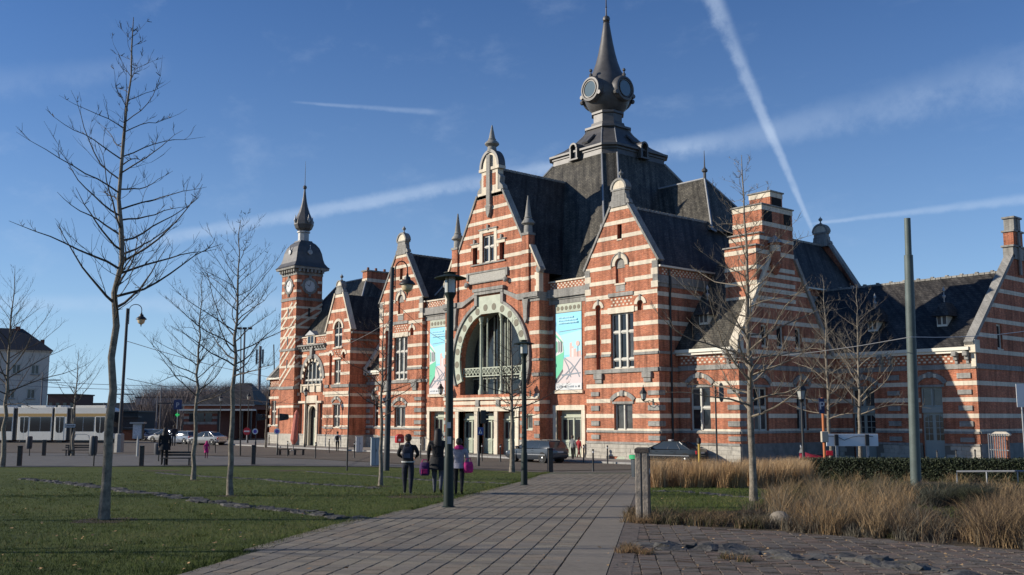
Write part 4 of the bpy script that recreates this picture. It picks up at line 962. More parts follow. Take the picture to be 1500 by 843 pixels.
        for i in range(7): k.box(F, a + .05 + i * (e - a - .3) / 6, a + .3 + i * (e - a - .3) / 6, 0, .38, 18.62, 18.95)
        k.build('modillion', GREY, ST, stuff=True)
    def sq(h, z): return [(cx + i * h, cy + j * h, z) for i, j in ((-1, -1), (1, -1), (1, 1), (-1, 1))]
    MB().rings([sq(2.1, 18.96), sq(2.12, 19.1), sq(2.12, 19.2)]).build('tower_cornice', GREY, ST)
    MB().rings([sq(2.2, 19.2), sq(2.0, 19.38), sq(1.75, 19.75), sq(1.62, 20.2), sq(1.5, 20.9), sq(1.3, 21.5), sq(1.0, 21.95), sq(.75, 22.15), sq(.7, 22.3)]).build('tower_roof', LEAD, ST)
    k = MB()
    for i, j in ((0, -1), (1, 0)):
        c = Vector((cx + i * 1.3, cy + j * 1.3, 20.9)); k.lathe(c, [(.3, 0), (.28, .35), (.2, .36)], 12, (i, j, 0)); k.lathe(c + Vector((i * .3, j * .3, .3)), [(.08, 0), (.02, .5)], 6)
    k.build('tower_lucarne', ZINC, ST, True)
    MB().lathe((cx, cy, 22.2), [(.75, 0), (.75, .12), (.6, .16), (.6, 1.0), (.72, 1.05), (.72, 1.2), (.55, 1.25)], 8, rot=pi / 8).build('tower_lantern', ZINC, ST)
    MB().lathe((cx, cy, 23.4), [(.55, 0), (.9, .3), (1.08, .75), (1.05, 1.15), (.85, 1.6), (.62, 2.1), (.42, 2.7), (.26, 3.4), (.15, 4.2), (.1, 4.7), (.1, 4.8), (.2, 4.9), (.22, 5.05), (.15, 5.2), (.04, 5.25), (.03, 6.0), (.012, 8.0)], 8, rot=pi / 8).build('tower_spire', LEAD, ST)
    k = MB()
    for i, j in ((0, -1), (1, 0), (0, 1), (-1, 0)): k.lathe((cx + i * 1.05, cy + j * 1.05, 24.3), [(.1, 0), (.2, .25), (.08, .5), (.02, .9)], 6)
    k.build('spire_crocket', ZINC, ST, True)
    # low range beyond the tower
    F = front(1.6); x0, x1 = -60.2, -53.82; out = rect(x0, x1, 0, 7.5)
    w1, w2 = rect(-59.6, -58.4, 2.1, 4.9), rect(-55.9, -54.6, 2.1, 4.9); dr = rect(-55.2, -54.4, 0.05, 3.9)
    w2 = rect(-57.2, -56.2, 2.1, 4.9)
    wall(F, out, [w1, w2, dr], .3); low_courses(F, out, [w1, w2, dr], 7.5); window(F, -59.6, -58.4, 2.12, 4.9, -.25, 2, [3.7]); window(F, -57.2, -56.2, 2.12, 4.9, -.25, 2, [3.7])
    window(F, -55.2, -54.4, .07, 3.9, -.2, 1, [2.9], sill=False); MB().rail(F, list(reversed(segarc(-54.8, 3.95, .55, .3))), .25, -.02, .1).build('window_arch', GREY, ST)
    plinth(F, x0, -55.25, single=False); diaper(F, x0 + .2, x1 - .2, 6.6, 7.1)
    MB().box(F, x0, x1, 0, .4, 7.3, 7.5).build('gutter', CREAM, ST)
    MB().prism(right(0), [(1.25, 7.45), (12, 7.45), (6.8, 12.6)], x0 + .2, x1).build('roof', MOSS, ST)
    MB().box(WORLD, -60.2, -50.4, 2.4, 14, 0, 7.4).build('rear_range', BRICK, ST)
    MB().prism(right(0), [(6, 7.4), (18, 7.4), (11.5, 16)], -59, -50.6).build('roof', SLATE, ST)
    G = left(x0); go = [(1.6, 0), (12, 0), (12, 7.4), (6.8, 12.9), (1.6, 7.4)]; wall(G, go, [], .3, thick=.3); coping(G, [(6.8, 12.9), (1.4, 7.2)], -.3, -.5, .14)
    MB().box(WORLD, -59.0, -58.0, 8.0, 9.4, 12, 15.5).build('chimney', BRICK, ST)
range_left()
for nm, (b, m) in REST.items(): b.build(nm, m, ST, stuff=True)
# ================================================================== ground
KN = [a for a, _ in TAB[:-1]]
def sheet(name, pts, dz, m, z=None):
    bm = bmesh.new(); vs = [bm.verts.new((p[0], p[1], 0)) for p in pts]; bm.faces.new(vs); bmesh.ops.triangulate(bm, faces=bm.faces[:])
    for k in KN:
        co = Vector((CAM.x, CAM.y, 0)) + FH * k
        bmesh.ops.bisect_plane(bm, geom=bm.verts[:] + bm.edges[:] + bm.faces[:], plane_co=co, plane_no=FH)
    for v in bm.verts: v.co.z = g(v.co.x, v.co.y) + dz
    bmesh.ops.recalc_face_normals(bm, faces=bm.faces[:])
    me = bpy.data.meshes.new(name); bm.to_mesh(me); bm.free(); me.materials.append(m)
    return structure(name, link(name, me))
def ground_mat(name, stops, scales, bump=.5, rough=.95, bscale=30):
    """several colours mixed by noise of two sizes"""
    m = bpy.data.materials.new(name); m.use_nodes = True; nt = m.node_tree; N = nt.nodes; L = nt.links; b = N['Principled BSDF']
    b.inputs['Roughness'].default_value = rough; b.inputs['Specular IOR Level'].default_value = .2
    tc = N.new('ShaderNodeTexCoord'); a = N.new('ShaderNodeTexNoise'); a.inputs['Scale'].default_value = scales[0]; a.inputs['Detail'].default_value = 5
    c = N.new('ShaderNodeTexNoise'); c.inputs['Scale'].default_value = scales[1]; c.inputs['Detail'].default_value = 6; c.inputs['Roughness'].default_value = .7
    L.new(tc.outputs['Object'], a.inputs[0]); L.new(tc.outputs['Object'], c.inputs[0])
    mx = N.new('ShaderNodeMix'); mx.inputs[0].default_value = .5; L.new(a.outputs['Fac'], mx.inputs[2]); L.new(c.outputs['Fac'], mx.inputs[3])
    rp = N.new('ShaderNodeValToRGB'); e = rp.color_ramp.elements
    while len(e) < len(stops): e.new(.5)
    for i, (p, col) in enumerate(stops): e[i].position = p; e[i].color = (*col, 1)
    L.new(mx.outputs[0], rp.inputs[0]); L.new(rp.outputs[0], b.inputs['Base Color'])
    n = N.new('ShaderNodeTexNoise'); n.inputs['Scale'].default_value = bscale; n.inputs['Detail'].default_value = 5; L.new(tc.outputs['Object'], n.inputs[0])
    bp = N.new('ShaderNodeBump'); bp.inputs['Strength'].default_value = bump; bp.inputs['Distance'].default_value = .03; L.new(n.outputs['Fac'], bp.inputs['Height']); L.new(bp.outputs[0], b.inputs['Normal'])
    return m
PLAZA = ground_mat('plaza_setts', [(.3, (.10, .085, .07)), (.55, (.15, .13, .108)), (.75, (.2, .175, .145))], (.5, 9), .5)
ASPHALT = ground_mat('asphalt', [(.3, (.09, .076, .062)), (.55, (.125, .106, .086)), (.8, (.16, .138, .112))], (.4, 14), .4)
PAVE = ground_mat('pavement_concrete', [(.3, (.2, .19, .17)), (.6, (.27, .25, .22)), (.8, (.32, .3, .26))], (.6, 10), .3)
LAWN = ground_mat('lawn_turf', [(.28, (.04, .036, .016)), (.42, (.055, .075, .014)), (.58, (.08, .1, .02)), (.76, (.14, .12, .045))], (.28, 7), 1.0, bscale=60)
SOIL = ground_mat('bed_soil', [(.3, (.045, .035, .024)), (.55, (.085, .066, .042)), (.75, (.13, .1, .062))], (.8, 8), 1.0)
PATHA = ground_mat('park_asphalt', [(.3, (.10, .098, .095)), (.6, (.14, .135, .128)), (.8, (.18, .172, .16))], (.5, 12), .4)
JOINT = mat('path_joint', (.07, .064, .046), .95, var=.5, vscale=2.5, second=(.06, .065, .028))
base = []
sheet('ground', [(-1500, -1200), (1200, -1200), (1200, 1500), (-1500, 1500)], -.02, PLAZA)
def px(*pts): return [at(*p) for p in pts]
far = lambda a, b: [Vector(p).to_2d() for p in (a, b)]
LEFTP = px((801, 692.5), (773, 702.7), (730.7, 715), (693, 725), (650.7, 737), (605, 747), (560, 756.5), (522.6, 763.7), (448, 784), (373, 806.6), (268.8, 843))
e = LEFTP[-1]; q = (LEFTP[-1] - LEFTP[-2]).normalized(); LEFTP.append(e + q * 9)
RIGHTP = px((932, 693), (928, 720), (921, 745), (914.7, 768), (908, 805), (901, 843)); q = (RIGHTP[-1] - RIGHTP[-2]).normalized(); RIGHTP.append(RIGHTP[-1] + q * 9)
lawn_far = px((-420, 684), (0, 685), (207, 684), (371, 683), (560, 685), (700, 688.5))
LAWNP = [Vector(p) for p in lawn_far] + LEFTP + [at(-420, 684) - FH * 40 - RT * 8]
lawn = sheet('lawn', LAWNP, .004, LAWN)
PATHP = list(reversed(LEFTP)) + RIGHTP
path = sheet('path', PATHP, .004, JOINT)
# station pavement, street, park-side pavement
sheet('station_pavement', [(-75, -3.4), (-1, -3.4), (14, -1.6), (40, -1.6), (40, 14), (-75, 14)], .12, PAVE)
kb = MB()
for a, b_ in (((-75, -3.4), (-1, -3.4)), ((-1, -3.4), (14, -1.6))):
    a = Vector((*a, 0)); b_ = Vector((*b_, 0)); n = int((b_ - a).length); d = (b_ - a) / n; pr = Vector((d.y, -d.x, 0)).normalized() * .16
    for i in range(n):
        p, q = a + d * (i + .01), a + d * (i + .99); h0, h1 = g(*p[:2]) + .125, g(*q[:2]) + .125
        kb.rings([[p + Vector((0, 0, -.1)), q + Vector((0, 0, -.1)), q + pr + Vector((0, 0, -.1)), p + pr + Vector((0, 0, -.1))], [p + Vector((0, 0, h0)), q + Vector((0, 0, h1)), q + pr + Vector((0, 0, h1)), p + pr + Vector((0, 0, h0))]])
k = kb.build('kerb', mat('kerb_stone', (.3, .29, .27), .8, var=.2), None); k['kind'] = 'structure'
road_e = px((935, 688), (801, 690), (700, 686), (560, 678), (470, 673), (330, 668), (120, 664), (0, 663))
sheet('road', [Vector((40, -9.5, 0)), *road_e, at(0, 663) - RT * 60, Vector((-150, -7, 0)), Vector((-75, -3.57, 0)), Vector((-1, -3.57, 0)), Vector((14, -1.77, 0)), Vector((40, -1.77, 0))], .004, ASPHALT)
sheet('park_pavement', [*px((801, 690.6), (700, 686.8), (560, 678.8), (470, 673.8), (330, 668.8), (120, 664.8), (0, 663.8)), at(0, 663.8) - RT * 40, at(0, 684) - RT * 40, *px((0, 684.4), (207, 683.4), (371, 682.4), (560, 684.4), (700, 687.8))], .008, PATHA)
BEDP = RIGHTP[:4] + px((1050, 775), (1180, 784), (1500, 809)) + [at(1500, 809) + RT * 9, at(1500, 809) + RT * 16 + FH * 26, Vector((36, -2.5, 0)), Vector((14, -5.5, 0)), at(935, 691)]
bed = sheet('planting_bed', BEDP, .004, SOIL)
YARDP = RIGHTP[3:] + [at(901, 843) - FH * 9 + RT * 16, at(1500, 809) + RT * 9] + list(reversed(px((1050, 775), (1180, 784), (1500, 809))))
yard = sheet('brick_yard', YARDP, .004, mat('yard_joint', (.03, .026, .021), .95))
sheet('grass_patch', px((952, 713), (1010, 712), (1100, 716), (1190, 724), (1150, 745), (1060, 750), (960, 756), (948, 738)), .012, LAWN)
for (x, y, r) in ((152, 763, .55), (750, 693, .7), (337, 727, .4), (283, 704, .35), (557, 713, .4), (655, 748, .35), (240, 690, 1.2), (620, 728, .8), (420, 690, 1.3)):
    c = at(x, y); rr = random.Random(int(x)); sheet('bare_earth', [(c.x + r * rr.uniform(.6, 1.25) * cos(k * pi / 7) , c.y + r * rr.uniform(.6, 1.25) * sin(k * pi / 7)) for k in range(14)], .007 if x != 655 else .0055, SOIL)
def inside(poly, x, y):
    c = False; n = len(poly); j = n - 1
    for i in range(n):
        a, b_ = poly[i], poly[j]
        if (a[1] > y) != (b_[1] > y) and x < (b_[0] - a[0]) * (y - a[1]) / (b_[1] - a[1]) + a[0]: c = not c
        j = i
    return c
def pix(p):
    v = Vector(p) - CAM; z = v.dot(FW)
    return (750 + 1440 * v.dot(RT) / z, 421.5 - 1440 * v.dot(UPV) / z, z) if z > .3 else (-999, -999, z)
def paving(parent, poly, org, du, dv, lu, lv, gap, name, mats, bond, jitter, smax, tilt=.003, limit=295, hgt=.02, wob=0, margin=0):
    """slabs in running bond; the nearest become single objects, the rest one part"""
    rnd = random.Random(3); cells = []
    P2 = [(p[0], p[1]) for p in poly]
    for iu in range(-160, 160):
        off = rnd.random() if bond == 'random' else (.5 * (iu % 2))
        for iv in range(-260, 260):
            c = org + du * ((iu + .5) * lu) + dv * ((iv + off) * lv)
            s = svalue(c.x, c.y)
            if s < 4 or s > smax or not inside(P2, c.x, c.y): continue
            X, Y, z = pix((c.x, c.y, g(c.x, c.y)))
            if X < -160 or X > 1660: continue
            cells.append((0 if (-20 < X < 1520 and Y < 862) else 1, s, c, iu))
    cells.sort(key=lambda t: (t[0], t[1]))
    rest = {}
    for i, (o, s, c, iu) in enumerate(cells):
        b = MB(); a, e = lu / 2 - gap / 2, lv / 2 - gap / 2
        ja = rnd.uniform(-1, 1) * jitter; tz = [rnd.uniform(-tilt, tilt) for _ in range(2)]
        def q(x, y, top):
            p = c + du * (x + (rnd.uniform(-wob, wob) if top else 0)) + dv * (y + ja)
            h = g(p.x, p.y) + .004
            return Vector((p.x, p.y, h + (hgt + tz[0] * x / a + tz[1] * y / e if top else 0)))
        bt = [q(x, y, False) for x, y in ((-a, -e), (a, -e), (a, e), (-a, e))]
        ch = .006; tp = [q(x, y, True) for x, y in ((-a + ch, -e + ch), (a - ch, -e + ch), (a - ch, e - ch), (-a + ch, e - ch))]
        b.rings([bt, tp]); m = rnd.choice(mats)
        if i < limit: b.build(name, m, parent)
        else:
            R = rest.setdefault('r', MB()); R.use(m); R.mesh(b.v, b.f[:-2] + [b.f[-1]])
    if rest: rest['r'].build(name, None, parent, stuff=True)
pa = radians(8.2); PD = (FH * cos(pa) + RT * sin(pa)).normalized(); PR = (RT * cos(pa) - FH * sin(pa)).normalized()
slabm = [ground_mat('path_slab_' + n, [(.3, tuple(x * .6 for x in c)), (.45, tuple(x * .92 for x in c)), (.55, c), (.72, tuple(x * 1.22 for x in c))], (.45, 9), .3, .85, 60) for n, c in (('grey', (.215, .188, .15)), ('warm', (.235, .194, .145)), ('dark', (.19, .166, .132)), ('buff', (.245, .212, .16)))]
org = RIGHTP[3] - PR * .02
paving(path, PATHP, org - PR * .52, PR, PD, .26, .27, .011, 'paving_slab', slabm, 'random', .006, 47, .003)
SOLD = MB()
for i in range(64):
    p = org - PR * .25 + PD * (i * .6 - 12); s = svalue(p.x, p.y)
    if s < 5: continue
    cs = [p + PR * x + PD * y for x, y in ((-.25, .005), (.27, .005), (.27, .595), (-.25, .595))]
    MB().rings([[Vector((q.x, q.y, g(q.x, q.y) + .004)) for q in cs], [Vector((q.x, q.y, g(q.x, q.y) + .03)) for q in cs]]).build('border_slab', slabm[0], path)
    for r in range(4):
        y0 = .15 * r; cs = [p + PR * x + PD * y for x, y in ((.28, y0 + .004), (.53, y0 + .004), (.53, y0 + .146), (.28, y0 + .146))]; SOLD.rings([[Vector((q.x, q.y, g(q.x, q.y) + .004)) for q in cs], [Vector((q.x, q.y, g(q.x, q.y) + .026)) for q in cs]])
SOLD.build('soldier_course', mat('soldier_brick', (.115, .09, .07), .9, var=.3, vscale=5, bump=.4), path, stuff=True)
brm = [mat('yard_brick_' + n, c, .9, var=.25, vscale=5, bump=.4) for n, c in (('brown', (.115, .09, .068)), ('grey', (.108, .09, .072)), ('red', (.122, .086, .064)), ('dark', (.1, .082, .064)))]
paving(yard, YARDP, at(1000, 800), (RT * cos(.1) - FH * sin(.1)), (FH * cos(.1) + RT * sin(.1)), .21, .105, .006, 'paving_brick', brm, 'random', .02, 17.5, .006, 295, .02, .006)
# ------------------------------------------------------------------ rough bluestone ridges laid across the grass and the yard
ROCK = mat('rough_bluestone', (.035, .032, .029), .9, var=.4, vscale=4, bump=1.0, bscale=18, second=(.085, .08, .07))
def rock(c, lx, ly, h, rz, rnd, parent, name='rock'):
    bm = bmesh.new(); bmesh.ops.create_icosphere(bm, subdivisions=2, radius=1)
    ph = [rnd.uniform(0, 6) for _ in range(4)]
    for v in bm.verts:
        k = 1 + .22 * sin(3.1 * v.co.x + ph[0]) * cos(2.7 * v.co.y + ph[1]) + .16 * sin(5.3 * v.co.y + ph[2]) + rnd.uniform(-.1, .1)
        x, y, z = v.co * k
        z = min(z, .45 + .2 * sin(4 * x + ph[3])) if z > 0 else z * .5
        v.co = Vector((x * lx * cos(rz) - y * ly * sin(rz) + c[0], x * lx * sin(rz) + y * ly * cos(rz) + c[1], z * h * 1.6 + c[2]))
    me = bpy.data.meshes.new(name); bm.to_mesh(me); bm.free(); me.materials.append(ROCK); return link(name, me, parent)
def ridge(label, pts, w, h, seed, sized=(.18, .42)):
    rnd = random.Random(seed); P = [at(*p) for p in pts]; t = thing('rock_ridge', label, 'stones', P[0], 0, 'rough stone ridges across the park')
    for a, b_ in zip(P, P[1:]):
        L = (b_ - a).length; x = 0; rz = atan2(b_.y - a.y, b_.x - a.x)
        while x < L:
            l = rnd.uniform(*sized); c = a + (b_ - a) * (min(1, (x + l / 2) / L)); c = c + Vector((-sin(rz), cos(rz), 0)) * rnd.uniform(-w, w) * .5
            rock((c.x - P[0].x, c.y - P[0].y, g(c.x, c.y) - P[0].z - .01), l * .62, rnd.uniform(.5, 1) * w * .55, rnd.uniform(.5, 1.1) * h, rz + rnd.uniform(-.3, .3), rnd, t); x += l * rnd.uniform(.45, .8)
ridge('long ridge of rough grey stones across the lawn behind the big left tree', [(30, 702), (120, 711), (200, 722), (270, 731), (340, 741), (400, 747), (460, 753), (526, 763)], .42, .065, 1)
ridge('low broken line of grey stones on the lawn, behind the second tree', [(225, 693), (300, 699), (390, 703), (440, 709), (500, 712), (550, 716)], .34, .05, 2)
ridge('short line of grey stones on the far lawn by the walkers', [(450, 691), (540, 697), (610, 703), (690, 707), (745, 709)], .34, .045, 3, (.25, .5))
ridge('mossy ridge of rough stones set in the brick yard in the foreground', [(918, 803), (945, 800), (990, 806), (1040, 808), (1090, 812), (1130, 817), (1180, 819), (1250, 825), (1330, 834), (1420, 846)], .5, .1, 4, (.3, .6))
ridge('low stones in the grass patch behind the timber post', [(958, 721), (1000, 721), (1060, 727), (1130, 732)], .25, .06, 5)
rnd = random.Random(9); p = at(1143, 772); t = thing('boulder', 'pale rounded boulder at the edge of the planting bed', 'boulder', p)
bm = bmesh.new(); bmesh.ops.create_icosphere(bm, subdivisions=3, radius=1)
for v in bm.verts:
    k = 1 + .08 * sin(3 * v.co.x + 1) * cos(2.4 * v.co.y) + .06 * sin(4.1 * v.co.z + 2 * v.co.x); v.co = Vector((v.co.x * .19 * k, v.co.y * .15 * k, .1 + v.co.z * .15 * k))
me = bpy.data.meshes.new('stone'); bm.to_mesh(me); bm.free(); me.materials.append(mat('pale_boulder', (.26, .22, .17), .9, var=.35, vscale=5, bump=.6)); me.polygons.foreach_set('use_smooth', [True] * len(me.polygons)); link('stone', me, t)
# ------------------------------------------------------------------ grass and planting (uncountable)
rng = np.random.default_rng(5)
def gz(x, y):
    s = (x - CAM.x) * FH.x + (y - CAM.y) * FH.y
    return np.interp(s, [a for a, _ in TAB], [b for _, b in TAB])
def blades(name, xy, h, w, lean, mats, seg=2, hv=.4, parent=None, droop=.6, wind=(0, 0), zoff=0):
    """narrow bent blades standing at xy"""
    n = len(xy); a = rng.uniform(0, 2 * pi, n); H = h * (1 + rng.uniform(-hv, hv, n)); l = lean * rng.uniform(.2, 1.2, n)
    dx, dy = np.cos(a) * l * H + wind[0] * H, np.sin(a) * l * H + wind[1] * H; b = rng.uniform(0, pi, n)
    wx, wy = np.cos(b) * w / 2, np.sin(b) * w / 2; z0 = gz(xy[:, 0], xy[:, 1]) + zoff
    rows = []
    for i in range(seg + 1):
        t = i / seg; bend = t ** 1.7; zz = z0 + H * (t - droop * lean * .5 * t ** 3); k = (1 - t) ** .6
        cx, cy = xy[:, 0] + dx * bend, xy[:, 1] + dy * bend
        if i < seg: rows += [np.stack([cx - wx * k, cy - wy * k, zz], 1), np.stack([cx + wx * k, cy + wy * k, zz], 1)]
        else: rows += [np.stack([cx, cy, zz], 1)]
    K = 2 * seg + 1; V = np.stack(rows, 1).reshape(-1, 3); base = np.arange(n)[:, None] * K
    F = []
    for i in range(seg - 1): F += [base + np.array([2 * i, 2 * i + 1, 2 * i + 3]), base + np.array([2 * i, 2 * i + 3, 2 * i + 2])]
    F += [base + np.array([2 * seg - 2, 2 * seg - 1, 2 * seg])]
    mi = rng.integers(0, len(mats), n)
    # neighbours share a colour in loose clumps
    cl = (np.sin(xy[:, 0] * 3.1 + 1) * np.cos(xy[:, 1] * 2.7) + np.sin(xy[:, 0] * .9) * .6 + rng.normal(0, .5, n)); mi = np.clip(((cl + 1.4) / 2.8 * len(mats)).astype(int), 0, len(mats) - 1)
    return bigmesh(name, V, np.concatenate(F), mats, parent, True, np.concatenate([mi] * len(F)))
def scatter(poly, n, smin=6, smax=40, power=0):
    """random points in a ground polygon, denser near the camera"""
    P2 = np.array([(p[0], p[1]) for p in poly]); out = []
    while sum(map(len, out)) < n:
        s = smin * (smax / smin) ** rng.uniform(0, 1, 20000) if power else rng.uniform(smin, smax, 20000)
        lat = rng.uniform(-.56, .56, 20000) * s
        x = CAM.x + FH.x * s + RT.x * lat; y = CAM.y + FH.y * s + RT.y * lat
        c = np.zeros(len(x), bool); j = len(P2) - 1
        for i in range(len(P2)):
            xi, yi = P2[i]; xj, yj = P2[j]; m = ((yi > y) != (yj > y)) & (x < (xj - xi) * (y - yi) / (yj - yi + 1e-12) + xi); c ^= m; j = i
        out.append(np.stack([x, y], 1)[c])
    return np.concatenate(out)[:n]
gm = [mat('grass_' + n, c, .9, spec=.2) for n, c in (('dark', (.036, .054, .01)), ('green', (.06, .086, .015)), ('fresh', (.085, .112, .02)), ('dry', (.14, .13, .05)))]
blades('grass', scatter(LAWNP, 60000, 7, 26, 1), .05, .006, .7, gm, 1)
blades('grass', scatter(LAWNP, 26000, 24, 52, 1), .05, .014, .8, gm, 1)
dry = [mat('dry_' + n, c, .9, spec=.2) for n, c in (('straw', (.4, .25, .115)), ('tan', (.46, .29, .14)), ('rust', (.24, .145, .075)), ('pale', (.46, .335, .2)))]
def strip(pts_, n, jit): # points spread along a line of photo positions
    P = [at(*p) for p in pts_]; L = [(b_ - a).length for a, b_ in zip(P, P[1:])]; tot = sum(L); out = []
    for _ in range(n):
        r = rng.uniform(0, tot)
        for a, b_, l in zip(P, P[1:], L):
            if r <= l: c = a + (b_ - a) * (r / l); out.append((c.x + rng.normal(0, jit), c.y + rng.normal(0, jit))); break
            r -= l
    return np.array(out)
def clumps(centres, per, rad):
    c = np.repeat(centres, per, 0); r = rad * np.sqrt(rng.uniform(0, 1, len(c))); a = rng.uniform(0, 2 * pi, len(c)); return c + np.stack([r * np.cos(a), r * np.sin(a)], 1)
# tall straw-coloured grasses behind the timber post
ctr = np.array([(p.x, p.y) for p in [at(952 + 13.2 * i + rng.uniform(-4, 4), y + rng.uniform(-2, 2)) for y in (714, 709, 704, 700) for i in range(18)]])
ctr = np.concatenate([ctr, np.array([(q.x, q.y) for q in [at(rng.uniform(1110, 1184), rng.uniform(699, 712)) for _ in range(16)]])])
blades('ornamental_grass', clumps(ctr, 260, .24), .66, .011, .34, dry, 3, .4, None, .5, (.05, .02))
blades('ornamental_grass', clumps(ctr[rng.uniform(0, 1, len(ctr)) < .45], 150, .22), .92, .007, .36, [dry[3], dry[1]], 3, .15, None, .5, (.06, .02))
per = [mat('perennial_' + n, c, .9, spec=.2) for n, c in (('straw', (.24, .165, .088)), ('brown', (.085, .058, .038)), ('olive', (.07, .066, .028)), ('grey', (.125, .11, .082)), ('tan', (.3, .205, .11)))]
def bedpts(x0, x1, ylo, yhi, n):
    return np.array([(p.x, p.y) for p in (at(rng.uniform(x0, x1), ylo(x) if callable(ylo) else rng.uniform(ylo, yhi)) for x in range(n))])
front_edge = lambda x: np.interp(x, [900, 1050, 1180, 1500, 1560], [770, 774, 783, 808, 813])
def bedrow(x0, x1, back, n):
    """clump centres between the bed's front edge and `back` pixels behind it"""
    o = []
    for _ in range(n):
        x = rng.uniform(x0, x1); y = front_edge(x) - 2 - back * rng.uniform(0, 1) ** 1.2; p = at(x, y); o.append((p.x, p.y))
    return np.array(o)
blades('dry_perennials', clumps(bedrow(918, 1120, 16, 120), 60, .14), .2, .007, .9, per, 2, .5)
def mixed(centres, hs, per_, rad, mats, w=.007, lean=.7):
    """clumps of uneven height, split into a few height classes"""
    k = rng.integers(0, len(hs), len(centres))
    for i_, h_ in enumerate(hs):
        c_ = centres[k == i_]
        if len(c_): blades('dry_perennials', clumps(c_, per_, rad), h_, w, lean, mats[i_ % len(mats)], 3, .55)
ALLM = [[per[1], per[3], per[1]], [per[0], per[1], per[3]], [per[4], per[3], per[1]], [per[2], per[1], per[3]]]
mixed(bedrow(1095, 1550, 34, 120), (.12, .24, .38, .18), 70, .15, ALLM, .006, 1.0)
mixed(bedrow(1150, 1560, 70, 95), (.2, .36, .5, .14), 75, .2, ALLM, .0065, .9)
mixed(bedrow(1130, 1330, 62, 70), (.46, .62, .4), 95, .17, ([per[4], per[0]], [per[0], per[3], per[4]], [dry[0], per[4]]), .006, .7)
mixed(bedrow(1430, 1560, 60, 60), (.4, .55), 95, .18, ([per[4], per[0]], [per[0], per[1]]), .0065, .75)
mixed(bedrow(1090, 1330, 16, 70), (.12, .22), 70, .13, ([per[3], per[1], per[2]], [per[1], per[3]]), .008, 1.0)
o = []
for _ in range(170):
    x = rng.uniform(1130, 1540); y = rng.uniform(699, 736); p = at(x, y); o.append((p.x, p.y))
mixed(np.array(o), (.16, .28, .36), 70, .28, ([per[2], per[1]], [per[2], per[3], per[1]], [per[0], per[2]]), .011, .8)
gp = px((1180, 742), (1330, 738), (1470, 746), (1460, 768), (1380, 772), (1250, 762)); blades('grass', scatter(gp, 5000, 15, 30), .07, .008, .8, gm, 1, .5)
# dead litter on the soil
lt = scatter(BEDP, 9000, 15, 34); blades('plant_litter', lt, .05, .012, 2.2, [per[1], per[0], per[3]], 1, .5)
lav = [mat('lavender_' + n, c, .9, spec=.2) for n, c in (('grey', (.075, .078, .058)), ('dark', (.04, .042, .03)), ('green', (.062, .068, .035)))]
ctr = np.array([(p.x, p.y) for p in [at(rng.uniform(1362, 1450), rng.uniform(730, 744)) for _ in range(34)] + [at(rng.uniform(1130, 1180), rng.uniform(708, 716)) for _ in range(14)]])
blades('lavender', clumps(ctr, 300, .25), .42, .009, .75, lav, 3, .3)
blades('grass', scatter(px((952, 713), (1010, 712), (1100, 716), (1190, 724), (1150, 745), (1060, 750), (960, 756), (948, 738)), 7000, 18, 32), .06, .009, .7, gm, 1, .4, None, .6, (0, 0), .01)
blades('weeds', clumps(np.array([(p.x, p.y) for p in [at(x, y) for x, y in ((926, 766), (930, 768), (936, 769), (945, 769), (952, 769), (920, 806), (924, 812), (931, 813), (946, 815), (912, 813), (1065, 822), (1090, 826))]]), 130, .1), .13, .006, .9, [per[0], dry[2], per[2]], 2)
# strewn dead leaves and litter specks on the path and lawn
lf = MB()
for _ in range(700):
    x, y = rng.uniform(0, 1500), rng.uniform(690, 843); p = at(x, y)
    if inside([(q[0], q[1]) for q in PATHP], p.x, p.y) and rng.uniform() < .8: continue
    r = rng.uniform(.015, .035); a = rng.uniform(0, 6); lf.use(dry[int(rng.integers(0, 3))])
    lf.face([(p.x + r * cos(a + k * 1.57) * (1 if k % 2 else .6), p.y + r * sin(a + k * 1.57) * (1 if k % 2 else .6), p.z + .045 + rng.uniform(0, .02)) for k in range(4)])
lf.build('dead_leaves', None, None, stuff=True)
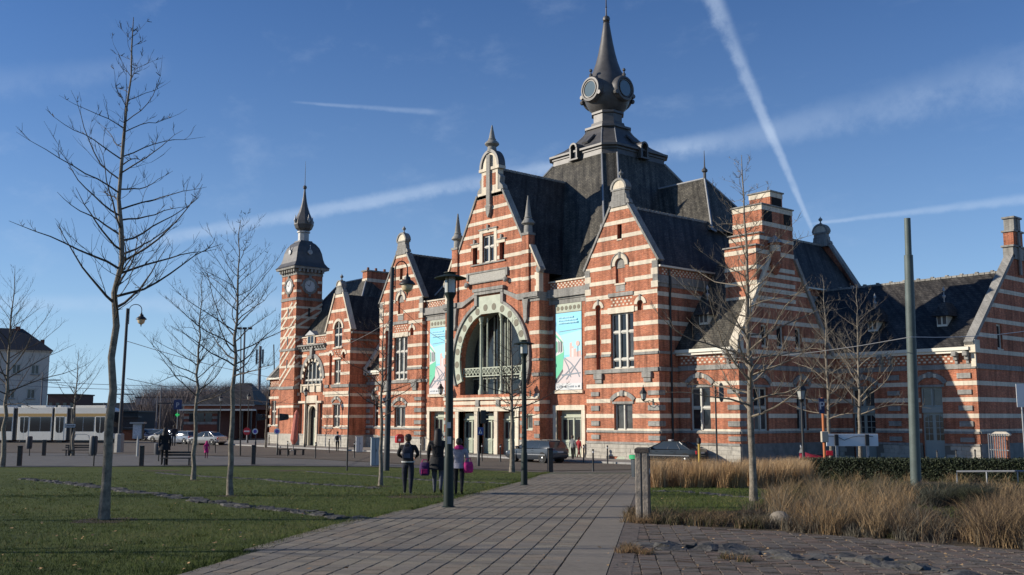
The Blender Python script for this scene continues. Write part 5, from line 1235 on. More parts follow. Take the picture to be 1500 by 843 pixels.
# clipped hedge in front of the wing
def hedge():
    a, b_ = depth(1176, 690, 38.5), depth(1560, 690, 33.5); a.z = g(a.x, a.y); b_.z = g(b_.x, b_.y); d = (b_ - a); L = d.length; d.normalize(); n = Vector((-d.y, d.x, 0)); hh = .74; w = .35
    t = thing('hedge', 'clipped dark green hedge in front of the right wing', 'hedge', a)
    core = MB(); N_ = 24
    core.rings([[d * (L * i / N_) + n * s + Vector((0, 0, z + (g(*(a + d * (L * i / N_))[:2]) - a.z))) for s, z in ((-w + .08, 0), (w - .08, 0), (w - .1, hh - .08), (-w + .1, hh - .08))] for i in range(N_ + 1)]); core.build('twig_core', mat('hedge_core', (.012, .014, .008), 1), t)
    M = 26000; u = rng.uniform(0, L, M); f = rng.uniform(0, 1, M); sd = np.where(f < .36, -w, np.where(f < .5, w, rng.uniform(-w, w, M))) + rng.normal(0, .035, M); zz = np.where(f < .5, rng.uniform(0, hh, M), hh + rng.normal(0, .04, M))
    X = d.x * u + n.x * sd; Y = d.y * u + n.y * sd; Z = zz + gz(a.x + X, a.y + Y) - a.z
    ang = rng.uniform(0, 2 * pi, (M, 3)); r = .04
    e1 = np.stack([np.cos(ang[:, 0]), np.sin(ang[:, 0]) * np.cos(ang[:, 1]), np.sin(ang[:, 1]) * np.sin(ang[:, 0])], 1) * r; e2 = np.stack([-np.sin(ang[:, 0]) * np.cos(ang[:, 2]), np.cos(ang[:, 0]), np.sin(ang[:, 2])], 1) * r * .6
    c = np.stack([X, Y, Z], 1); V = np.stack([c - e1, c + e2, c + e1, c - e2], 1).reshape(-1, 3); F = np.arange(M * 4).reshape(-1, 4)
    hm = [mat('hedge_leaf_' + k, col, .7) for k, col in (('dark', (.012, .019, .008)), ('mid', (.02, .031, .011)), ('light', (.034, .045, .017)))]
    bigmesh('foliage', V, F, hm, t, True, rng.integers(0, 3, M))
hedge()
# ragged lawn border along the path, worn tufts
eb = strip([(268, 842), (373, 806.6), (448, 784), (522.6, 763.7), (560, 756.5), (605, 747), (650, 737), (693, 725), (730, 715), (773, 702.7), (801, 692.5)], 9000, .09)
blades('grass', eb, .075, .008, .9, gm, 1, .6)
tf = clumps(scatter(LAWNP, 160, 8, 40, 1), 30, .1); blades('grass', tf, .075, .007, .8, [gm[1], gm[3], gm[2]], 2, .5)
# ================================================================== trees
def bark_mat(name, c1, c2):
    m = mat(name, c1, .9, var=.25, vscale=9, second=c2, bump=.6, bscale=30)
    return m
BARK = bark_mat('bark', (.12, .10, .075), (.24, .205, .155)); TWIG = mat('twig', (.062, .048, .036), .9, var=.2, vscale=4); TWIGL = mat('twig_pale', (.2, .165, .12), .9, var=.2, vscale=4)
def limb(rnd, start, dirn, length, segs, up, wob):
    """a gently wandering branch that turns upwards"""
    p = Vector(start); d = Vector(dirn).normalized(); pts = [p.copy()]
    for i in range(segs):
        d = (d + Vector((rnd.uniform(-wob, wob), rnd.uniform(-wob, wob), rnd.uniform(-wob, wob) + up))).normalized()
        p = p + d * (length / segs); pts.append(p.copy())
    return pts
def bare_tree(label, base, H, r0, cb, spread, n1, seed, lean=(0, 0), group=None, twigs=TWIG, fine=1.0, asc=.5, cat='tree', low=.8, top=.25, knob=True):
    """leafless tree: tapered trunk, limbs in whorls, two orders of twigs. cb = crown base, spread = crown radius, both as parts of the height"""
    rnd = random.Random(seed); t = thing('bare_tree', label, cat, base, 0, group)
    tp = []; N_ = 16
    for i in range(N_ + 1):
        f = i / N_; tp.append(Vector((lean[0] * H * f + rnd.uniform(-1, 1) * .0035 * H * (f > .05), lean[1] * H * f + rnd.uniform(-1, 1) * .006 * H * (f > .05), H * f - .05)))
    tr = MB(); rad = [r0 * (1.2 if i == 0 else 1) * (1 - i / N_) ** 1.05 + .006 + (.0 if i % 3 else .05 * r0) for i in range(N_ + 1)]; tr.tube(tp, rad, 10)
    tr.build('trunk', BARK, t, True)
    L = MB(); cnt = 0
    def onT(f):
        k = min(N_ - 1, int(f * N_)); return tp[k] + (tp[k + 1] - tp[k]) * (f * N_ - k)
    for i in range(n1):
        f = cb + (1 - cb) * ((i + rnd.uniform(0, .8)) / n1) * .97; q = (f - cb) / (1 - cb)
        az = i * 2.4 + rnd.uniform(-.5, .5); prof = (low + (1 - low) * min(1, q / .18)) * (1 - q) ** .75 + top * (1 - abs(2 * q - 1)) * .3 + .06
        ln = H * spread * prof * rnd.uniform(.65, 1.15); st = onT(f); el = asc * rnd.uniform(.5, 1.3) + q * .35
        d = Vector((cos(az) * cos(el), sin(az) * cos(el), sin(el)))
        pts = limb(rnd, st, d, ln, 8, rnd.uniform(-.03, .1), .2); rr = max(.005, min(r0 * .27, r0 * .4 * (1 - f) + .003)) * (.6 + .6 * prof)
        L.tube(pts, [rr * (1 - .85 * k / 8) for k in range(9)], 5, False)
        m = int(max(3, ln / H * 26 * fine))
        for j in range(m):
            k = 1 + int((j + rnd.random()) / m * 7); s2 = pts[k]; dd = (pts[min(k + 1, 8)] - pts[k - 1]).normalized(); side = dd.cross(Vector((0, 0, 1))).normalized() * rnd.choice((-1, 1)) + Vector((0, 0, rnd.uniform(-.1, .9)))
            d2 = (dd * rnd.uniform(.4, 1) + side * rnd.uniform(.5, 1)).normalized(); l2 = ln * rnd.uniform(.18, .5) * (1.15 - k / 10)
            p2 = limb(rnd, s2, d2, l2, 5, .1, .2); r2 = max(.0038, rr * .36 * (1 - k / 11)); L.tube(p2, [r2 * (1 - .7 * q_ / 5) for q_ in range(6)], 4, False)
            for h in range(rnd.randint(2, 4)):
                kk = rnd.randint(1, 4); d3 = ((p2[kk + 1] - p2[kk]).normalized() + Vector((rnd.uniform(-1, 1), rnd.uniform(-1, 1), rnd.uniform(-.2, .9))) * .9).normalized()
                p3 = limb(rnd, p2[kk], d3, l2 * rnd.uniform(.25, .6), 3, .12, .22); L.tube(p3, [.0036, .0031, .0026, .0018], 3, False)
            if knob and rnd.random() < .5: # short spur
                p3 = limb(rnd, s2, (side + Vector((0, 0, .3))), .1, 2, 0, .3); L.tube(p3, [.008, .007, .005], 3, False)
    L.build('crown', twigs, t)
    return t
def tree_at(x, y, ytop, **k):
    b = at(x, y); s = svalue(b.x, b.y); H = (y - ytop) / 1440 * s * 1.005 * (1.03 if ytop < 300 else 1.0); k['H'] = H; return b, H
def TR(label, x, y, ytop, wpx, cb, spread, n1, seed, **kw):
    b, H = tree_at(x, y, ytop); s = svalue(b.x, b.y)
    return bare_tree(label, b, H, wpx / 2 / 1440 * s, cb, spread, n1, seed, **kw)
GP = 'bare young trees planted across the park'
TR('tall bare tree in the foreground left, its long lower limbs spread wide', 152, 762, 32, 13.5, .385, .24, 44, 11, lean=(.012, .0), group=GP, fine=1.0, asc=.3, top=.5, low=1.0)
TR('bare tree with a pale slim trunk, second from the left foreground tree', 337, 726, 322, 8.5, .42, .37, 36, 23, group=GP, fine=1.1, asc=.45, low=.9)
TR('thin bare tree between the big left tree and the pale one', 283, 703, 400, 6.5, .36, .36, 34, 31, group=GP, fine=1.1, low=.9, lean=(-.02, .01))
TR('bare sapling behind the walker with the backpack, beside the thick lantern pole', 557, 712, 440, 6, .36, .32, 28, 41, group=GP, fine=1.2)
TR('bare sapling in front of the parked estate car', 750, 692, 468, 7.5, .34, .42, 30, 53, group=GP, fine=1.3, asc=.3)
TR('large bare tree standing in the planting bed in front of the right gable', 1104, 735, 238, 10.5, .24, .33, 52, 61, group=GP, fine=1.5, twigs=TWIGL, asc=.25, low=1.0)
TR('slender bare tree by the orange pole and white board', 1218, 692, 405, 6.5, .26, .36, 36, 71, group=GP, fine=1.3, twigs=TWIGL)
TR('slender bare tree in front of the white board on posts', 1262, 694, 420, 7, .3, .38, 36, 83, group=GP, fine=1.3, twigs=TWIGL, lean=(.02, 0))
TR('dark bare tree at the left edge beside the white house', 3, 684, 390, 7, .3, .42, 34, 97, group=GP, fine=1.1)
TR('small bare tree beside the tram stop board', 106, 668, 515, 5, .42, .5, 20, 103, group=GP, fine=.7)
TR('little bare tree on the pavement before the low range left of the tower', 389, 656, 556, 3.2, .5, .45, 18, 111, group=GP, fine=.7)
# trees standing just outside the frame on the left: their shadows cross the lawn and the path
for i, (x, y, H) in enumerate(((16.5, -57.0, 10.5), (23.5, -56.0, 9.0), (27.5, -59.5, 11.5), (12.0, -50.5, 10.0), (31.0, -56.5, 9.5))):
    bare_tree('bare tree beyond the left edge of the picture', (x, y, g(x, y)), H, .12, .3, .26, 30, 200 + i, group='bare trees outside the frame', fine=.55)
# ================================================================== lamps, poles, posts
DGREEN = mat('dark_green_paint', (.012, .022, .018), .6, var=.15, vscale=5, spec=.3); POLE = mat('pole_paint', (.05, .055, .06), .6, var=.2, vscale=3, spec=.3); POLEG = mat('pole_grey_green', (.085, .11, .1), .55, var=.25, vscale=2, bump=.2)
LAMPG = mat('lamp_glass', (.45, .45, .4), .15, spec=.6); STEEL = mat('galvanised_steel', (.3, .31, .32), .45, .5, var=.15); OPAL = mat('opal_glass', (.55, .42, .24), .3)
def park_lamp(x, y, ytop, label):
    b = at(x, y); s = svalue(b.x, b.y); H = (y - ytop) / 1440 * s; t = thing('park_lamp', label, 'street lamp', b, 0, 'park lamps along the path')
    MB().lathe((0, 0, 0), [(.16, 0), (.15, .03), (.105, .05), (.1, 1.0), (.085, 1.05), (.072, H - .62), (.075, H - .6)], 12).build('post', DGREEN, t, True)
    MB().lathe((0, 0, 0), [(.06, H - .62), (.07, H - .56), (.125, H - .45), (.13, H - .43)], 14).build('lantern_cup', DGREEN, t, True)
    MB().lathe((0, 0, 0), [(.115, H - .43), (.115, H - .09)], 14).build('lantern_glass', LAMPG, t, True)
    MB().lathe((0, 0, 0), [(.05, H - .43), (.05, H - .2)], 10).build('bulb', mat('bulb_white', (.75, .74, .68), .4), t)
    for i in range(4):
        a = i * pi / 2 + .5; MB().tube([(cos(a) * .122, sin(a) * .122, H - .44), (cos(a) * .122, sin(a) * .122, H - .06)], .008, 5).build('lantern_bar', DGREEN, t)
    MB().lathe((0, 0, 0), [(.14, H - .075), (.335, H - .13), (.34, H - .118), (.15, H - .05), (.13, H - .04)], 24).build('hat', DGREEN, t, True)
    MB().lathe((0, 0, 0), [(.09, H - .045), (.09, H - .01), (.145, H - .012), (.145, H), (.04, H + .012)], 18).build('hat_cap', DGREEN, t, True)
    return t
pl = park_lamp(657, 745, 403, 'dark green park lamp with flat disc hat, nearest, beside the path edge')
k = MB(); k.box(Fr((0, 0, 0), RT, FH), -.04, .04, -.106, -.09, 1.62, 1.74).box(Fr((0, 0, 0), RT, FH), -.03, .05, -.106, -.09, 1.3, 1.45).build('sticker', mat('sticker', (.5, .5, .47), .6), pl)
park_lamp(768, 712, 502, 'dark green park lamp with disc hat, farther along the path by the estate car')
def old_lantern(parent, c, s=1.0, m=IRON, gm=None):
    """hanging or standing six-sided lantern, c at the bottom of the glass"""
    c = Vector(c); o = MB().lathe(c, [(.12 * s, -.06 * s), (.14 * s, 0), (.24 * s, .42 * s), (.3 * s, .44 * s), (.3 * s, .47 * s), (.12 * s, .68 * s), (.1 * s, .72 * s), (.1 * s, .8 * s), (.03 * s, .85 * s), (.02 * s, .98 * s)], 6).build('lantern_frame', m, parent)
    MB().lathe(c, [(.13 * s, .02 * s), (.225 * s, .4 * s)], 6, rot=.02).build('lantern_glass', gm or LAMPG, parent); o.data.materials[0] = m
    return o
def lantern(parent, c, s=1.0, glass=None):
    c = Vector(c)
    MB().lathe(c, [(.145 * s, 0), (.235 * s, .4 * s)], 6).build('lantern_glass', glass or LAMPG, parent)
    MB().lathe(c, [(.3 * s, .4 * s), (.3 * s, .43 * s), (.13 * s, .66 * s), (.1 * s, .7 * s), (.11 * s, .78 * s), (.03 * s, .84 * s), (.02 * s, 1.0 * s)], 6).build('lantern_roof', IRON, parent)
    b = MB(); b.lathe(c, [(.04 * s, -.16 * s), (.15 * s, -.03 * s), (.155 * s, .0)], 6)
    for i in range(6):
        a = i * pi / 3; b.tube([c + Vector((cos(a) * .15 * s, sin(a) * .15 * s, 0)), c + Vector((cos(a) * .24 * s, sin(a) * .24 * s, .41 * s))], .014 * s, 4)
    b.build('lantern_cage', IRON, parent)
def wall_lamp(F, u, z, out, label):
    p = F.P(u, 0, z); t = thing('wall_lantern', label, 'wall lamp', p, 0, 'black lanterns on wall brackets'); L = Fr((0, 0, 0), F.U, F.N)
    MB().box(L, -.06, .06, 0, .05, -.5, .1).build('wall_plate', IRON, t)
    a = MB(); a.tube([L.P(0, .03, -.1), L.P(0, out * .4, -.02), L.P(0, out * .8, -.1), L.P(0, out, -.05)], .03, 6); a.tube([L.P(0, .03, -.45), L.P(0, out * .3, -.4), L.P(0, out * .55, -.08)], .025, 6); a.build('bracket', IRON, t, True)
    lantern(t, L.P(0, out, .08), .95)
wall_lamp(front(0), -.55, 4.15, 1.0, 'black wall lantern on a bracket at the corner of the right gabled pavilion')
wall_lamp(front(-.7), -22.7, 4.95, .9, 'black wall lantern left of the great entrance arch'); wall_lamp(front(-.7), -12.35, 4.95, .9, 'black wall lantern right of the great entrance arch')
wall_lamp(front(0), -34.2, 4.6, .9, 'black wall lantern on the left gabled pavilion')
def catenary_pole(x, y, xt, yt, s, r, label, arm=None, cat='pole', m=POLE, steps=False):
    b = at(x, y) if s is None else depth(x, y, s); b = Vector(b)
    if s is not None: b.z = g(b.x, b.y)
    S = svalue(b.x, b.y); tp = depth(xt, yt, S); H = tp.z - b.z; off = (tp - b); off.z = 0
    t = thing('street_pole', label, cat, b)
    if steps: MB().tube([(0, 0, 0), off * .7 + Vector((0, 0, H * .7)), off * .701 + Vector((0, 0, H * .701)), off * .86 + Vector((0, 0, H * .86)), off * .861 + Vector((0, 0, H * .861)), off + Vector((0, 0, H))], [r, r * .87, r * .87, r * .82, r * .62, r * .6], 14).build('shaft', m, t, True)
    else: MB().tube([(0, 0, 0), off * .35 + Vector((0, 0, H * .35)), off * .351 + Vector((0, 0, H * .351)), off + Vector((0, 0, H))], [r, r * .95, r * .8, r * .7], 12).build('shaft', m, t, True)
    return t, b, off, H, S
def arm_lantern(t, off, H, S, side, reach, drop):
    c = off + Vector((0, 0, H)); R = RT * side
    pts = [c + R * .16 + Vector((0, 0, -drop)), c + R * .16 + Vector((0, 0, -.1))] + [c + R * (.16 + (reach - .16) * (1 - cos(a * pi / 8)) / 2) + Vector((0, 0, .45 * sin(a * pi / 8) - .1)) for a in range(1, 9)] + [c + R * reach + Vector((0, 0, -.55))]
    MB().tube(pts, .035, 6).tube([c + R * .0 + Vector((0, 0, -.4)), c + R * .16 + Vector((0, 0, -.4))], .03, 5).tube([c + Vector((0, 0, -1.1)), c + R * .16 + Vector((0, 0, -1.1))], .03, 5).build('curved_arm', IRON, t, True)
    k = c + R * reach + Vector((0, 0, -1.35))
    MB().lathe(k, [(.05, -.12), (.1, -.06), (.27, .05), (.34, .3), (.3, .42)], 12).build('lantern_globe', OPAL, t, True)
    MB().lathe(k, [(.46, .36), (.44, .44), (.3, .58), (.2, .64), (.16, .8), (.08, .84), (.05, 1.0)], 14).build('lantern_roof', IRON, t, True)
    MB().lathe(k, [(.015, -.3), (.06, -.12)], 8).build('lantern_tip', IRON, t)
t, b, off, H, S = catenary_pole(566, 690, 575, 392, None, .17, 'thick grey tramway pole with curved lantern arm before the left gabled pavilion'); arm_lantern(t, off, H, S, 1, .85, 1.3)
t, b, off, H, S = catenary_pole(174, 663, 187, 452, None, .17, 'grey tramway pole with an old lantern, on a pale concrete foot behind the big tree'); arm_lantern(t, off, H, S, 1, 1.25, 1.4)
MB().lathe((0, 0, 0), [(.42, 0), (.4, 1.55), (.3, 1.62)], 8).build('concrete_foot', mat('pale_concrete', (.33, .32, .29), .9, var=.2), t)
catenary_pole(1342, 712, 1329, 320, None, .165, 'tall stepped grey-green pole rising from the planting bed before the right wing', m=POLEG, steps=True)
for x, y, xt, yt, r, lab in ((508, 690, 512, 560, .05, 'thin dark pole on the pavement before the gabled bay of the left range'), (404, 648, 401, 505, .1, 'dark pole with two side brackets before the low range left of the tower'), (352, 668, 353, 480, .06, 'thin dark mast seen behind the pale tree')):
    catenary_pole(x, y, xt, yt, None, r, lab, m=IRON)
def post_lamp(x, y, yt, s, label, glass=None):
    b = depth(x, y, s) if s else at(x, y); b.z = g(b.x, b.y); S = svalue(b.x, b.y); H = depth(x, yt, S).z - b.z; t = thing('post_lantern', label, 'street lamp', b, 0, 'posts with old lanterns')
    MB().lathe((0, 0, 0), [(.14, 0), (.13, .3), (.08, .5), (.055, 1.2), (.045, H - 1.0), (.07, H - .98)], 10).build('post', IRON, t, True); lantern(t, (0, 0, H - .85), .9)
post_lamp(1178, 690, 556, 42, 'slim post lantern in front of the shaded end gable'); post_lamp(446, 657, 567, None, 'post lantern before the arched doorway next to the clock tower')
post_lamp(321, 655, 578, 118, 'post lantern in front of the low hipped hall'); post_lamp(362, 655, 575, 112, 'post lantern at the right corner of the low hipped hall')
# ---- bollards and posts
WOODP = mat('weathered_timber', (.27, .225, .175), .85, var=.35, vscale=8, bump=.7, bscale=24); WOODD = mat('dark_timber', (.075, .06, .048), .85, var=.3, vscale=6, bump=.5)
def big_post():
    b = at(942, 766); t = thing('timber_post', 'weathered double timber post with dark cap and white arrow at the path edge', 'post', b, HEAD_IN - pi / 2 - .28)
    for s in (-1, 1): MB().box(WORLD, s * .06 - .05, s * .06 + .05, -.075, .075, 0, 1.17).build('timber', WOODP, t, bevel=.012)
    MB().box(WORLD, -.012, .012, -.07, .07, 0, 1.14).build('steel_core', IRON, t)
    MB().box(WORLD, .112, .125, -.075, .075, 0, 1.12).build('side_plate', WOODD, t)
    MB().rings([[(-.118, -.083, 1.17), (.13, -.083, 1.17), (.13, .083, 1.17), (-.118, .083, 1.17)], [(-.115, -.08, 1.235), (.125, -.08, 1.235), (.125, .08, 1.235), (-.115, .08, 1.235)], [(-.08, -.05, 1.26), (.09, -.05, 1.26), (.09, .05, 1.26), (-.08, .05, 1.26)]]).build('cap', WOODD, t)
    Fp = Fr((.151, 0, 0), (0, -1, 0), (1, 0, 0)); wm = mat('white_print', (.75, .75, .72), .6)
    F2 = Fr((.0, -.0855, 0), (1, 0, 0), (0, -1, 0)); k = MB(); 
    for F_ in (Fr((.126, 0, 0), (0, 1, 0), (1, 0, 0)),):
        k.prism(F_, [(.05, .86), (.0, .9), (.0, .82)], 0, .003); k.box(F_, -.05, .0, 0, .003, .85, .87); k.box(F_, -.04, -.03, 0, .0031, .81, .91)
    k.build('arrow_mark', wm, t)
big_post()
def wood_bollard(x, y, label, h=1.25, w=.13):
    b = at(x, y); t = thing('timber_bollard', label, 'bollard', b, HEAD_IN - pi / 2 + .2, 'timber bollards along the park edge')
    MB().box(WORLD, -w, w, -w, w, 0, h - .1).build('shaft', WOODD, t, bevel=.02); MB().box(WORLD, -w - .01, w + .01, -w - .01, w + .01, h - .1, h).build('cap', IRON, t, bevel=.02)
for x, y, lab in ((28, 683, 'square timber bollard at the far left edge of the lawn'), (64, 668, 'square timber bollard nearer the tram, left of the stop board'), (207, 683, 'square timber bollard left of the man in black by the bench'), (371, 681, 'square timber bollard right of the pale tree, on the lawn edge'), (806, 692, 'square timber bollard where the path meets the street, beside the estate car')):
    wood_bollard(x, y, lab)
def steel_bollard(x, y, label, h=1.15, lean=0):
    b = at(x, y); t = thing('steel_bollard', label, 'bollard', b, 0, 'thin black steel bollards along the street'); t.rotation_euler = (0, lean, 0)
    MB().lathe((0, 0, 0), [(.055, 0), (.05, .02), (.045, h - .08), (.05, h - .07), (.05, h - .02), (.03, h)], 10).build('shaft', IRON, t, True)
    MB().lathe((0, 0, 0), [(.049, h - .2), (.049, h - .12)], 10).build('white_ring', mat('ring_white', (.6, .6, .58), .5), t)
for x, y, lab, ln in ((869, 691, 'thin steel bollard in the middle of the path end', 0), (855, 678, 'thin steel bollard right of the person in red', 0), (890, 680, 'thin steel bollard before the pale plinth of the right pavilion', 0), (924, 673, 'leaning thin steel bollard behind the green bin', -.09), (706, 676, 'thin steel bollard before the middle entrance door', 0), (733, 677, 'thin steel bollard before the right entrance door', 0), (616, 672, 'thin steel bollard before the left bay door', 0), (421, 669, 'thin steel bollard near the benches by the tower', 0), (462, 672, 'thin steel bollard before the arched doorway', 0), (519, 671, 'thin steel bollard by the pale litter bin', 0), (394, 654, 'thin steel bollard by the little tree', 0), (482, 664, 'thin steel bollard left of the person with the rucksack', 0), (315, 664, 'thin steel bollard right of the child in magenta', 0), (276, 664, 'thin steel bollard before the silver cars', 0)):
    steel_bollard(x, y, lab, 1.2, ln)
# ---- bins, boxes, signs
def bin_green():
    b = at(933, 700); t = thing('litter_bin', 'dark litter bin with bright green rim beside the timber post', 'bin', b)
    MB().lathe((0, 0, 0), [(.2, 0), (.21, .05), (.24, .72), (.24, .74)], 16).build('body', mat('bin_dark', (.03, .04, .05), .6), t, True)
    MB().lathe((0, 0, 0), [(.25, .74), (.3, .76), (.31, .9), (.29, .92), (.25, .92), (.24, .86)], 18).build('rim', mat('bin_green', (.03, .38, .14), .5), t, True)
bin_green()
def cabinet(x, y, yt, w, d, label, cat, m, name='street_cabinet', group=None):
    b = at(x, y); S = svalue(b.x, b.y); H = (y - yt) / 1440 * S; t = thing(name, label, cat, b, HEAD_IN - pi / 2 + .25, group)
    MB().box(WORLD, -w, w, -d, d, .06, H - .04).build('body', m, t, bevel=.02); MB().box(WORLD, -w - .03, w + .03, -d - .03, d + .03, H - .04, H).build('lid', m, t, bevel=.01); MB().box(WORLD, -w + .02, w - .02, -d + .02, d - .02, 0, .06).build('foot', GREY, t)
    k = MB(); k.box(WORLD, -.008, .008, -d - .006, -d, .12, H - .1); k.box(WORLD, .04, .07, -d - .02, -d, H * .5, H * .5 + .14); k.build('door_seam', IRON, t)
cabinet(549, 683, 642, .26, .2, 'pale grey utility cabinet at the lawn edge left of the thick pole', 'utility cabinet', mat('cabinet_grey', (.36, .38, .38), .5))
cabinet(526, 663, 640, .3, .25, 'white litter bin on the pavement before the low left range', 'bin', mat('bin_white', (.6, .6, .57), .5), 'litter_bin')
def mailbox():
    b = at(585, 664); t = thing('mailbox', 'red mailbox on a post before the left gabled pavilion', 'mailbox', b, HEAD_IN - pi / 2 + .5)
    MB().lathe((0, 0, 0), [(.05, 0), (.05, .9)], 8).build('post', IRON, t)
    pr = [(-.32, .85), (.32, .85), (.36, 1.0), (.36, 1.35), (.3, 1.5), (.12, 1.6), (-.12, 1.6), (-.3, 1.5), (-.36, 1.35), (-.36, 1.0)]
    MB().prism(Fr((0, 0, 0), (1, 0, 0), (0, -1, 0)), pr, -.22, .22).build('box', mat('mail_red', (.42, .02, .025), .4), t, bevel=.03)
    MB().box(WORLD, -.2, .2, -.235, -.22, 1.3, 1.34).build('slot', IRON, t); MB().box(WORLD, -.2, .02, -.232, -.22, 1.0, 1.2).build('collection_plate', mat('plate_white', (.7, .7, .68), .5), t)
mailbox()
def sign_post(x, y, yt, s, label, board=None, cat='sign', m=None, r=.035, group=None):
    b = depth(x, y, s) if s else at(x, y); b.z = g(b.x, b.y); S = svalue(b.x, b.y); H = depth(x, yt, S).z - b.z
    t = thing('sign_post', label, cat, b, HEAD_IN - pi / 2, group); MB().lathe((0, 0, 0), [(r, 0), (r, H)], 8).build('pole', m or STEEL, t); return t, H, S
t, H, S = sign_post(1209, 692, 583, 38, 'blue parking sign on an orange pole with a small grey box', m=mat('orange_paint', (.5, .16, .05), .6), r=.055)
blue = mat('sign_blue', (.03, .06, .22), .4); white = mat('sign_white', (.72, .72, .7), .5)
MB().box(WORLD, -.17, .05, -.075, -.06, H - .62, H - .02).build('sign_plate', mat('sign_navy', (.015, .025, .09), .5), t, bevel=.005)
def letterP(F, u, z, h, parent, m):
    b = MB(); w = h * .16; b.box(F, u, u + w, 0, .006, z, z + h); b.box(F, u + w, u + h * .45, 0, .006, z + h - w, z + h); b.box(F, u + w, u + h * .45, 0, .006, z + h * .42, z + h * .42 + w); b.box(F, u + h * .45, u + h * .45 + w, 0, .006, z + h * .42 + w * .5, z + h - w * .5); b.build('letter', m, parent)
letterP(Fr((0, -.076, 0), (1, 0, 0), (0, -1, 0)), -.13, H - .46, .3, t, mat('sign_grey', (.45, .45, .46), .5))
MB().box(WORLD, -.12, .14, -.14, .05, H - 1.72, H - 1.3).build('meter_box', mat('meter_grey', (.42, .38, .3), .6), t, bevel=.02)
# white board on two posts, seen from the back
def board():
    a, c = depth(1211, 655, 40), depth(1287, 655, 40); a.z = 0; c.z = 0; d = c - a; L = d.length; rz = atan2(d.y, d.x); z0 = g(a.x, a.y)
    t = thing('notice_board', 'long white board on two grey posts behind the two slender trees', 'board', (a.x, a.y, z0), rz); zt = depth(1250, 636, 40).z - z0; zb = depth(1250, 654, 40).z - z0
    MB().box(WORLD, 0, L, 0, .04, zb, zt).build('panel', mat('board_white', (.78, .78, .76), .5), t, bevel=.01)
    for u in (.19 * L, .78 * L): MB().box(WORLD, u - .05, u + .05, -.06, -.003, 0, zb + .02).build('post', STEEL, t); MB().box(WORLD, u - .07, u + .07, -.075, -.002, zb + .025, zt - .01).build('clamp_plate', IRON, t)
    b = MB(); b.tube([(.05, -.02, zt - .08), (.2 * L, -.03, zt - .1), (.34 * L, -.03, zt - .25), (.5 * L, -.03, zt - .12), (.62 * L, -.03, zt - .08), (.9 * L, -.03, zt - .1)], .012, 5); b.build('cable', mat('cable_grey', (.12, .12, .12), .6), t)
board()
t, H, S = sign_post(1051, 690, 566, 46, 'dark round disc seen edge-on from behind on a thin pole before the right pavilion', r=.04, m=IRON)
MB().lathe((.28, 0, H - .3), [(.44, -.03), (.46, 0), (.44, .03)], 28, Vector((1, -.45, 0))).build('disc', mat('sign_back', (.06, .065, .07), .6), t, True); MB().tube([(0, 0, H - .3), (.2, 0, H - .3)], .02, 6).build('bracket', IRON, t)
t, H, S = sign_post(1025, 693, 648, 40, 'slim yellow post with black cap behind the straw grasses', cat='post', m=mat('yellow_paint', (.5, .33, .06), .5), r=.05); MB().lathe((0, 0, H - .05), [(.08, 0), (.09, .05), (.09, .2), (.05, .24)], 10).build('cap', IRON, t)
t, H, S = sign_post(1504, 700, 563, 33, 'pale sign edge at the right margin of the picture', r=.03); MB().box(WORLD, -.18, .45, -.05, -.03, H - .78, H).build('sign_plate', white, t)
# traffic lights
def signal(x, y, yt, label, head=.12, side=1, signz=.55, cat='traffic light'):
    b = at(x, y); S = svalue(b.x, b.y); H = (y - yt) / 1440 * S; t = thing('traffic_light', label, cat, b, HEAD_IN - pi / 2, 'traffic signals on the station street')
    MB().lathe((0, 0, 0), [(.09, 0), (.09, .9), (.05, .95), (.05, H)], 10).build('pole', IRON, t, True)
    c = Vector((side * .28, 0, H - .55)); MB().box(Fr(c, (0, 1, 0), (1, 0, 0)), -.12, .12, -.16, .18, -.42, .42).build('signal_head', IRON, t, bevel=.02)
    k = MB()
    for z in (-.26, 0, .26): k.lathe(c + Vector((.18 * side, 0, z)), [(.09, 0), (.1, .16), (.09, .16), (.08, .02)], 12, (side, 0, 0))
    k.build('visor', IRON, t); MB().box(WORLD, .0, side * .2, -.02, .02, H - .3, H - .26).build('arm', IRON, t) if side > 0 else MB().box(WORLD, -.2, 0, -.02, .02, H - .3, H - .26).build('arm', IRON, t)
    z = H * signz; MB().box(WORLD, -.08, .3, -.08, -.055, z - .24, z + .24).build('sign_plate', blue, t, bevel=.005)
    w = MB(); F = Fr((0, -.081, 0), (1, 0, 0), (0, -1, 0)); w.prism(F, [(-.01, z - .15), (.23, z - .15), (.11, z + .13)], 0, .005); w.build('sign_triangle', white, t)
    q = MB(); q.lathe(F.P(.12, .006, z + .01), [(.03, 0), (.03, .003)], 8, F.N); q.box(F, .095, .145, .006, .009, z - .12, z - .02); q.build('sign_figure', IRON, t)
signal(701, 683, 600, 'traffic light with black head and blue crossing sign before the entrance doors', signz=.6)
